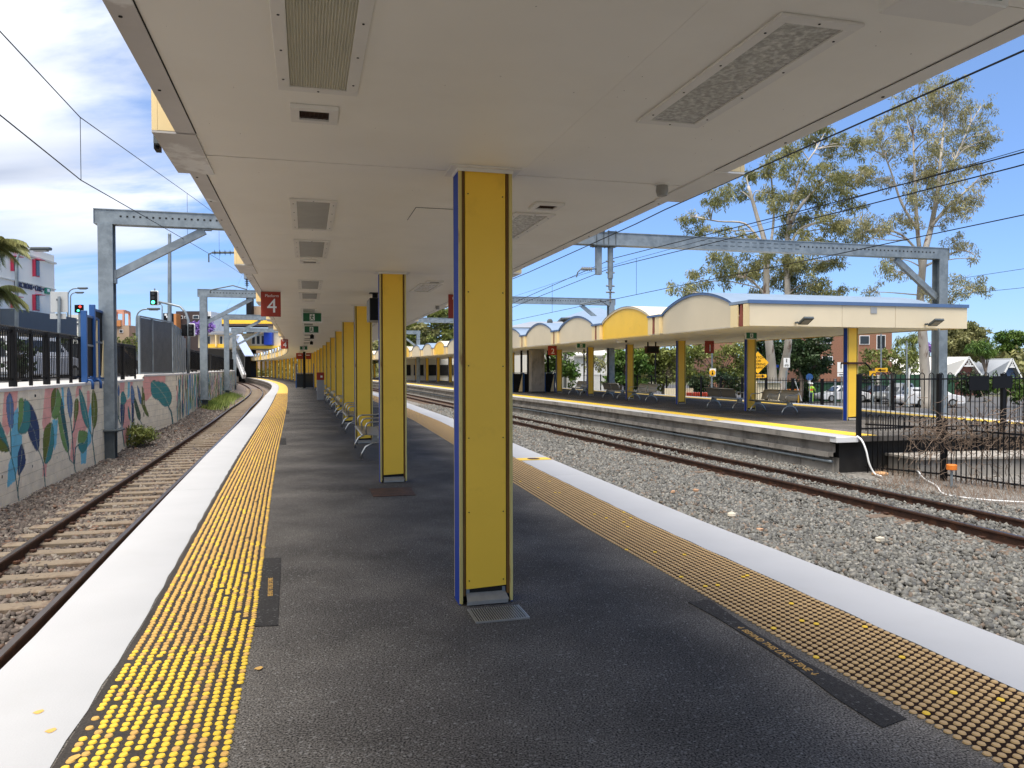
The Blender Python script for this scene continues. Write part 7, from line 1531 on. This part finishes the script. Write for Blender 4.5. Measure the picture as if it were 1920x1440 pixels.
t = post_sign('road_sign', 'white sign with a pedestrian and a bicycle on it beside the forked gum trunk', 1474, 745, 695, 51); rect(t, 'sign_panel', 1469, 1481, 671, 689, 51, 'sign_white'); p = D(1475, 676, 50.96); b = MB(); b.ball(p + Vector((0, 0, .09)), .035, 8, (1, .2, 1)); b.box(p + Vector((0, 0, -.03)), (.05, .012, .16)); b.build('walker', M['black'], t)
b = MB(); q = D(1475, 685, 50.96)
for sx in (-.075, .075): b.tube([q + Vector((sx + cos(a) * .05, 0, sin(a) * .05)) for a in np.linspace(0, 2 * pi, 13)], .008, 4)
b.bar(q + Vector((-.07, 0, 0)), q + Vector((0, 0, .08)), .012); b.bar(q + Vector((.07, 0, 0)), q + Vector((.03, 0, .09)), .012); b.build('bicycle', M['black'], t)
t = post_sign('street_name_sign', 'pair of dark blue street name blades on a post by the gum trunk', 1471, 745, 690, 53); rect(t, 'name_blade', 1445, 1460, 684, 689, 53, 'blue'); rect(t, 'name_blade', 1461, 1478, 690, 695, 52.9, 'blue'); rect(t, 'green_plate', 1461, 1468, 695.5, 702, 52.9, 'hivis')
t = post_sign('road_sign', 'white sign with two small plates leaning left of the end pillar', 1578, 755, 705, 40); rect(t, 'sign_panel', 1570, 1583, 679, 698, 40, 'sign_white'); rect(t, 'lower_plate', 1570, 1583, 699, 706, 40, 'sign_white'); u = D(1577, 686, 39.97); MB().box(u, (.05, .012, .25)).build('symbol', M['black'], t); MB().box(D(1577, 702, 39.97), (.2, .012, .03)).build('symbol', M['black'], t)
t = post_sign('arrow_sign', 'yellow sign with a black arrow pointing left above the end fence', 1652, 760, 610, 40); rect(t, 'sign_panel', 1641, 1664, 690, 697.5, 39.9, 'sign_yellow'); b = MB(); a = D(1661, 693.7, 39.86); e = D(1649, 693.7, 39.86); b.bar(a, e, .02, .04); b.slab([e + Vector((-.10, 0, 0)), e + Vector((.08, 0, .07)), e + Vector((.08, 0, -.07))], (0, .02, 0)); b.build('arrow', M['black'], t)
t = post_sign('road_sign', 'small blank yellow plate just left of the yellow arrow sign', 1636, 760, 700, 41); rect(t, 'sign_panel', 1630, 1642, 695.5, 704.5, 41, 'sign_yellow')
t = post_sign('road_sign', 'yellow crossing sign on a white board, left of the island benches', 1334, 745, 700, 47); rect(t, 'white_board', 1330.5, 1342, 691, 706, 47.05, 'sign_white'); u = D(1336, 699, 46.95); MB().cyl(u, u + Vector((0, .03, 0)), .19, 16).build('yellow_disc', M['sign_yellow'], t); b = MB(); b.ball(u + Vector((0, -.01, .08)), .03, 8, (1, .2, 1)); b.slab([u + Vector((-.06, -.015, -.1)), u + Vector((.06, -.015, -.1)), u + Vector((.02, -.015, .05)), u + Vector((-.02, -.015, .05))], (0, .01, 0)); b.build('walker', M['black'], t)
t = post_sign('road_sign', 'round blue sign above the road worker', 1518, 745, 708, 62); u = D(1518, 707, 61.9); MB().cyl(u, u + Vector((0, .03, 0)), .28, 16).build('blue_disc', M['blue_frame'], t); rect(t, 'white_plate', 1515, 1520, 713, 719, 61.9, 'sign_white')
for i, (x, Y, y0) in enumerate(((1566, 38, 712), (1335, 55, 655), (1669, 45, 705), (1700, 47, 640), (1705, 42, 690), (1697, 44, 720))):
    p = D(x, 762, Y); t = thing('thin_pole', ['short grey pole', 'slender pole beside the yellow crossing sign', 'short pole behind the fence', 'tall pale pole', 'white pole', 'stubby grey pole'][i] + ' on the right-hand street, ' + ['left of the end pillar', 'behind the boundary fence', 'just right of the end pillar', 'in front of the strappy tree', 'next to the big gum trunk', 'behind the end fence'][i], 'pole', p, 0); MB().cyl(p, D(x, y0, Y), .06 if i == 1 else .05, 8).build('shaft', M['steel'] if i != 4 else M['white'], t); MB().ball(D(x, y0, Y), .06, 6).build('cap', M['steel_dark'], t)
block('utility_box', 'cream utility box behind the nearest island bench', 1421, 1463, 717, 48, 2, 'cream', base=-1.5, cat='box', extra=[('lid', 1420, 1464, 715.5, 718, 'grey', .2)])
block('green_hedge_fence', 'dark green mesh fence beside the road worker', 1476, 1640, 717, 71, .1, 'green_fence', base=-1.55, cat='fence', extra=[('top_rail', 1476, 1640, 716, 717.2, 'steel_dark', .1)])
block('green_hedge_fence', 'dark green mesh fence behind the parked van', 1650, 1790, 702, 76, .1, 'green_fence', base=-1.55, cat='fence')
t = thing('road_barrier', 'low red plastic barrier beyond the platform edge', 'barrier', D(1310, 742, 52), 0); p, q = D(1286, 741, 52), D(1352, 741, 52)
for k in range(6): a = p.lerp(q, k / 6 + .01); e = p.lerp(q, (k + 1) / 6 - .01); MB().bar(a + Vector((0, 0, .05)), e + Vector((0, 0, .05)), .4, .28).build('barrier_block', M['red_sign'], t, bevel=.04)
t = thing('timber_fence', 'pale timber paling fence behind the island benches', 'fence', D(1280, 738, 52), 0); p, q = D(1246, 745, 52), D(1300, 745, 52)
for k in range(13): c = p.lerp(q, (k + .5) / 13); MB().box((c.x, 52, -.55), (.13, .03, 1.5)).build('paling', M['cream'], t)
# ------------------------------------------------ vehicles
def car(label, loc, rz, paint='car_white', L=4.6, W=1.8, H=1.45, kind='sedan', group='parked cars on the street'):
    t = thing('parked_car', label, 'car', loc, rz, group); g = .22
    if kind == 'sedan': low = [(-L/2, g + .12), (-L/2, .62), (-L/2 + .15, .82), (-L/2 + .9, .93), (L/2 - 1.25, .92), (L/2 - .25, .74), (L/2, .55), (L/2, g + .08), (L/2 - .2, g), (-L/2 + .2, g)]; top = [(-L/2 + .75, .9), (-L/2 + 1.35, H - .03), (-.1, H), (.45, H - .04), (L/2 - 1.15, .9)]
    elif kind == 'van': low = [(-L/2, g + .1), (-L/2, 1.0), (L/2 - .9, 1.0), (L/2 - .1, .85), (L/2, .6), (L/2, g + .05), (L/2 - .2, g), (-L/2 + .2, g)]; top = [(-L/2, .98), (-L/2 + .12, H - .02), (L/2 - 1.7, H), (L/2 - .85, .98)]
    else: low = [(-L/2, g + .25), (-L/2, .95), (-L/2 + 1.7, .95), (L/2 - 1.2, 1.0), (L/2 - .15, .92), (L/2, .6), (L/2, g + .2), (L/2 - .2, g + .1), (-L/2 + .2, g + .1)]; top = [(-L/2 + 1.75, .97), (-L/2 + 1.9, H), (.55, H), (L/2 - 1.35, .97)]
    def ex(pr, w0, w1=None):
        w1 = w1 or w0; b = MB(); zmax = max(z for x, z in pr); zmin = min(z for x, z in pr); vs = []
        for sy in (-1, 1):
            for x, z in pr: f = (z - zmin) / (zmax - zmin); vs.append((x, sy * (w0 + (w1 - w0) * f) / 2, z))
        n = len(pr); b.add(vs, [tuple(range(n)), tuple(range(2 * n - 1, n - 1, -1))] + [(i, (i + 1) % n, n + (i + 1) % n, n + i) for i in range(n)]); return b
    ex(low, W * .98, W).build('body', M[paint], t, world=False, bevel=.05, seg=2); ex(top, W * .92, W * .72).build('cabin', M[paint], t, world=False, bevel=.04, seg=2)
    zc = .96; xs = [p[0] for p in top]
    for sy in (-1, 1):
        gl = [(top[0][0] + .28, zc), (top[1][0] + .12, H - .14), (top[-2][0] - .08, H - .14), (top[-1][0] - .28, zc)]; b = MB(); b.add([(x, sy * (W * (.46 - .10 * (z - .93) / (H - .93)) + .008), z) for x, z in gl], [(0, 1, 2, 3)]); b.build('side_window', M['glass'], t, world=False, fix=False)
    xf = top[-1][0]; b = MB(); b.add([(xf + .015, -W * .40, zc + .02), (xf + .015, W * .40, zc + .02), (top[-2][0] + .06, W * .32, H - .09), (top[-2][0] + .06, -W * .32, H - .09)], [(0, 1, 2, 3)]).build('windscreen', M['glass'], t, world=False, fix=False)
    xb = top[0][0]; b = MB(); b.add([(xb - .02, -W * .40, zc + .02), (xb - .02, W * .40, zc + .02), (top[1][0] - .05, W * .32, H - .1), (top[1][0] - .05, -W * .32, H - .1)], [(0, 1, 2, 3)]).build('rear_window', M['glass'], t, world=False, fix=False)
    for sy in (-1, 1):
        for x in (-L/2 + .85, L/2 - .88):
            wv = MB().cyl((x, sy * (W/2 - .17), .32), (x, sy * (W/2 + .012), .32), .32, 18).build('wheel', M['tyre'], t, world=False, bevel=.02); MB().cyl((x, sy * (W/2 + .0), .32), (x, sy * (W/2 + .022), .32), .20, 12).build('rim', M['car_silver'], wv, world=False)
        MB().box((L/2 - .06, sy * W * .36, .66), (.12, .32, .14)).build('headlight', M['sign_white'], t, world=False, bevel=.02); MB().box((-L/2 + .05, sy * W * .38, .72), (.10, .26, .16)).build('tail_light', M['red_sign'], t, world=False, bevel=.02)
    return t
SZ = -1.5
def gz(x, y, z=SZ): return G(x, y, z)
car('white sedan parked behind the road worker', gz(1578, 753), pi + .10, 'car_white'); car('dark grey utility truck behind the near end fence', gz(1690, 755), pi + .3, 'car_silver', 5.0, 1.85, 1.7, 'ute'); car('white hatchback parked behind the right gantry post', gz(1752, 762), -.25, 'car_white', 3.9, 1.7, 1.5, 'van')
car('black car just right of the end pillar of the island', gz(1650, 752), .1, 'car_black'); car('white car half hidden between the two tree trunks', gz(1728, 761), .25, 'car_white', 4.2, 1.7, 1.45)
car('white car behind the black fence at the far left', Vector((-20.4, 32.6, STREET_L - .1)), 1.5, 'car_white', 4.8, 1.9, 1.8, 'van', 'vehicles on the left street'); car('blue and white van behind the fence left of the blue boards', Vector((-26.3, 47, STREET_L - .1)), 1.35, 'car_blue', 5.0, 1.9, 1.9, 'van', 'vehicles on the left street')
car('dark vehicle behind the short fence right of the gantry post', Vector((-22.5, 42, STREET_L - .1)), 1.35, 'car_black', 4.8, 1.9, 1.8, 'van', 'vehicles on the left street')
# ------------------------------------------------ road worker
def person(label, loc, rz):
    t = thing('person', label, 'person', loc, rz)
    nodes = {'pelvis': ((0, 0, .95), .15), 'waist': ((0, 0, 1.08), .13), 'chest': ((0, .02, 1.32), .165), 'neck': ((0, .03, 1.50), .06), 'head0': ((0, .05, 1.58), .085), 'head1': ((0, .06, 1.70), .095), 'head2': ((0, .05, 1.77), .06),
             'lh': ((-.10, 0, .88), .11), 'lk': ((-.13, .04, .50), .075), 'la': ((-.14, 0, .10), .05), 'lf': ((-.14, .16, .04), .045), 'rh': ((.10, 0, .88), .11), 'rk': ((.12, -.02, .50), .075), 'ra': ((.13, -.05, .10), .05), 'rf': ((.14, .11, .04), .045),
             'ls': ((-.20, .02, 1.42), .075), 'le': ((-.27, .05, 1.15), .055), 'lw': ((-.22, .24, 1.02), .04), 'lhd': ((-.20, .32, 1.0), .042), 'rs': ((.20, .02, 1.42), .075), 're': ((.28, .06, 1.16), .055), 'rw': ((.20, .28, 1.05), .04), 'rhd': ((.17, .36, 1.03), .042)}
    E_ = [('pelvis', 'waist'), ('waist', 'chest'), ('chest', 'neck'), ('neck', 'head0'), ('head0', 'head1'), ('head1', 'head2'), ('pelvis', 'lh'), ('lh', 'lk'), ('lk', 'la'), ('la', 'lf'), ('pelvis', 'rh'), ('rh', 'rk'), ('rk', 'ra'), ('ra', 'rf'), ('chest', 'ls'), ('ls', 'le'), ('le', 'lw'), ('lw', 'lhd'), ('chest', 'rs'), ('rs', 're'), ('re', 'rw'), ('rw', 'rhd')]
    ks = list(nodes); me = bpy.data.meshes.new('body'); me.from_pydata([nodes[k][0] for k in ks], [(ks.index(a), ks.index(b_)) for a, b_ in E_], []); o = bpy.data.objects.new('body', me); C.objects.link(o)
    md = o.modifiers.new('s', 'SKIN'); bpy.context.view_layer.update()
    for i, k in enumerate(ks): r_ = nodes[k][1]; me.skin_vertices[0].data[i].radius = (r_, r_ * (.75 if k in ('pelvis', 'waist', 'chest') else 1)); me.skin_vertices[0].data[i].use_root = (k == 'pelvis')
    o.modifiers.new('u', 'SUBSURF').levels = 2; bpy.context.view_layer.update(); m2 = bpy.data.meshes.new_from_object(o.evaluated_get(bpy.context.evaluated_depsgraph_get())); bpy.data.objects.remove(o)
    m2.materials.clear(); [m2.materials.append(M[k]) for k in ('skin', 'hivis', 'hivis_o', 'trousers', 'black')]
    for p in m2.polygons:
        c = p.center; p.material_index = 4 if c.z < .10 else 3 if c.z < .98 and not (abs(c.x) > .17 or c.y > .15) else 0 if c.z > 1.49 or c.y > .22 else (2 if 1.14 < c.z < 1.28 and abs(c.x) < .22 else 1); p.use_smooth = True
    b = link('body', m2, t)
    MB().ball((0, .05, 1.72), .115, 12, (1, 1.05, .8)).build('hard_hat', M['sign_white'], t, world=False, smooth=True); MB().cyl((0, .08, 1.715), (0, .08, 1.725), .14, 14).build('hat_brim', M['sign_white'], t, world=False)
    MB().ball((0, .155, 1.64), .02, 6, (.8, 1, 1)).build('nose', M['skin'], t, world=False)
    for x in (-.035, .035): MB().ball((x, .137, 1.665), .012, 6).build('eye', M['black'], t, world=False)
    MB().tube([(-.025, .142, 1.605), (.025, .142, 1.605)], .006, 5).build('mouth', M['red_sign'], t, world=False)
    for sx, hx in ((-1, (-.20, .33, 1.0)), (1, (.17, .37, 1.03))):
        b = MB()
        for k in range(4): x = hx[0] + (k - 1.5) * .018; b.tube([(x, hx[1], hx[2]), (x, hx[1] + .05, hx[2] - .01), (x, hx[1] + .075, hx[2] - .04 - .004 * (k % 2))], [.010, .009, .007], 5)
        b.tube([(hx[0] - sx * .035, hx[1] - .01, hx[2]), (hx[0] - sx * .055, hx[1] + .03, hx[2] - .015)], [.011, .008], 5); b.build('fingers', M['skin'], t, world=False)
    return t
person('road worker in a lime and orange vest and pale cap, standing on the street', G(1521, 757.5, -1.5), -.9)
t = thing('leaning_rod', 'long white rod leaning near the road worker', 'rod', D(1503, 752, 55), 0); MB().cyl(D(1503, 752, 55), D(1490, 712, 55), .04, 6).build('rod', M['white'], t); MB().ball(D(1490, 712, 55), .06, 6).build('tip', M['steel'], t)
t = thing('warning_barrier', 'orange and yellow barrier boards left of the road worker', 'barrier', D(1487, 750, 56), 0); MB().box(D(1487, 733, 56), (.95, .05, .28)).build('board', M['orange'], t); MB().box(D(1479, 744, 56.1), (.08, .08, .9)).build('leg', M['sign_yellow'], t); MB().box(D(1497, 744, 56.1), (.08, .08, .9)).build('leg', M['sign_yellow'], t)
# hedge and planting that close the view between the street and the island
for i, (x0, x1, y0, y1, lf, Y) in enumerate(((1596, 1640, 700, 738, 'leaf_dark', 78), (1785, 1850, 706, 735, 'leaf_dark', 70), (1850, 1920, 712, 745, 'leaf_green', 60), (1475, 1515, 722, 744, 'leaf_dark', 70))):
    tree(['dark hedge left of the flat-topped tree', 'dark hedge in front of the maroon gable house', 'green hedge at the far right behind the fences', 'dark hedge behind the leaning rod'][i], Y, -1.55, ((x0 + x1) / 2, 735, 1, 2), bunch(x0, x1, y0, y1, 22, 10, 90 + i), lf, 60, .25, group='hedges by the right-hand street', name='hedge', cat='hedge')
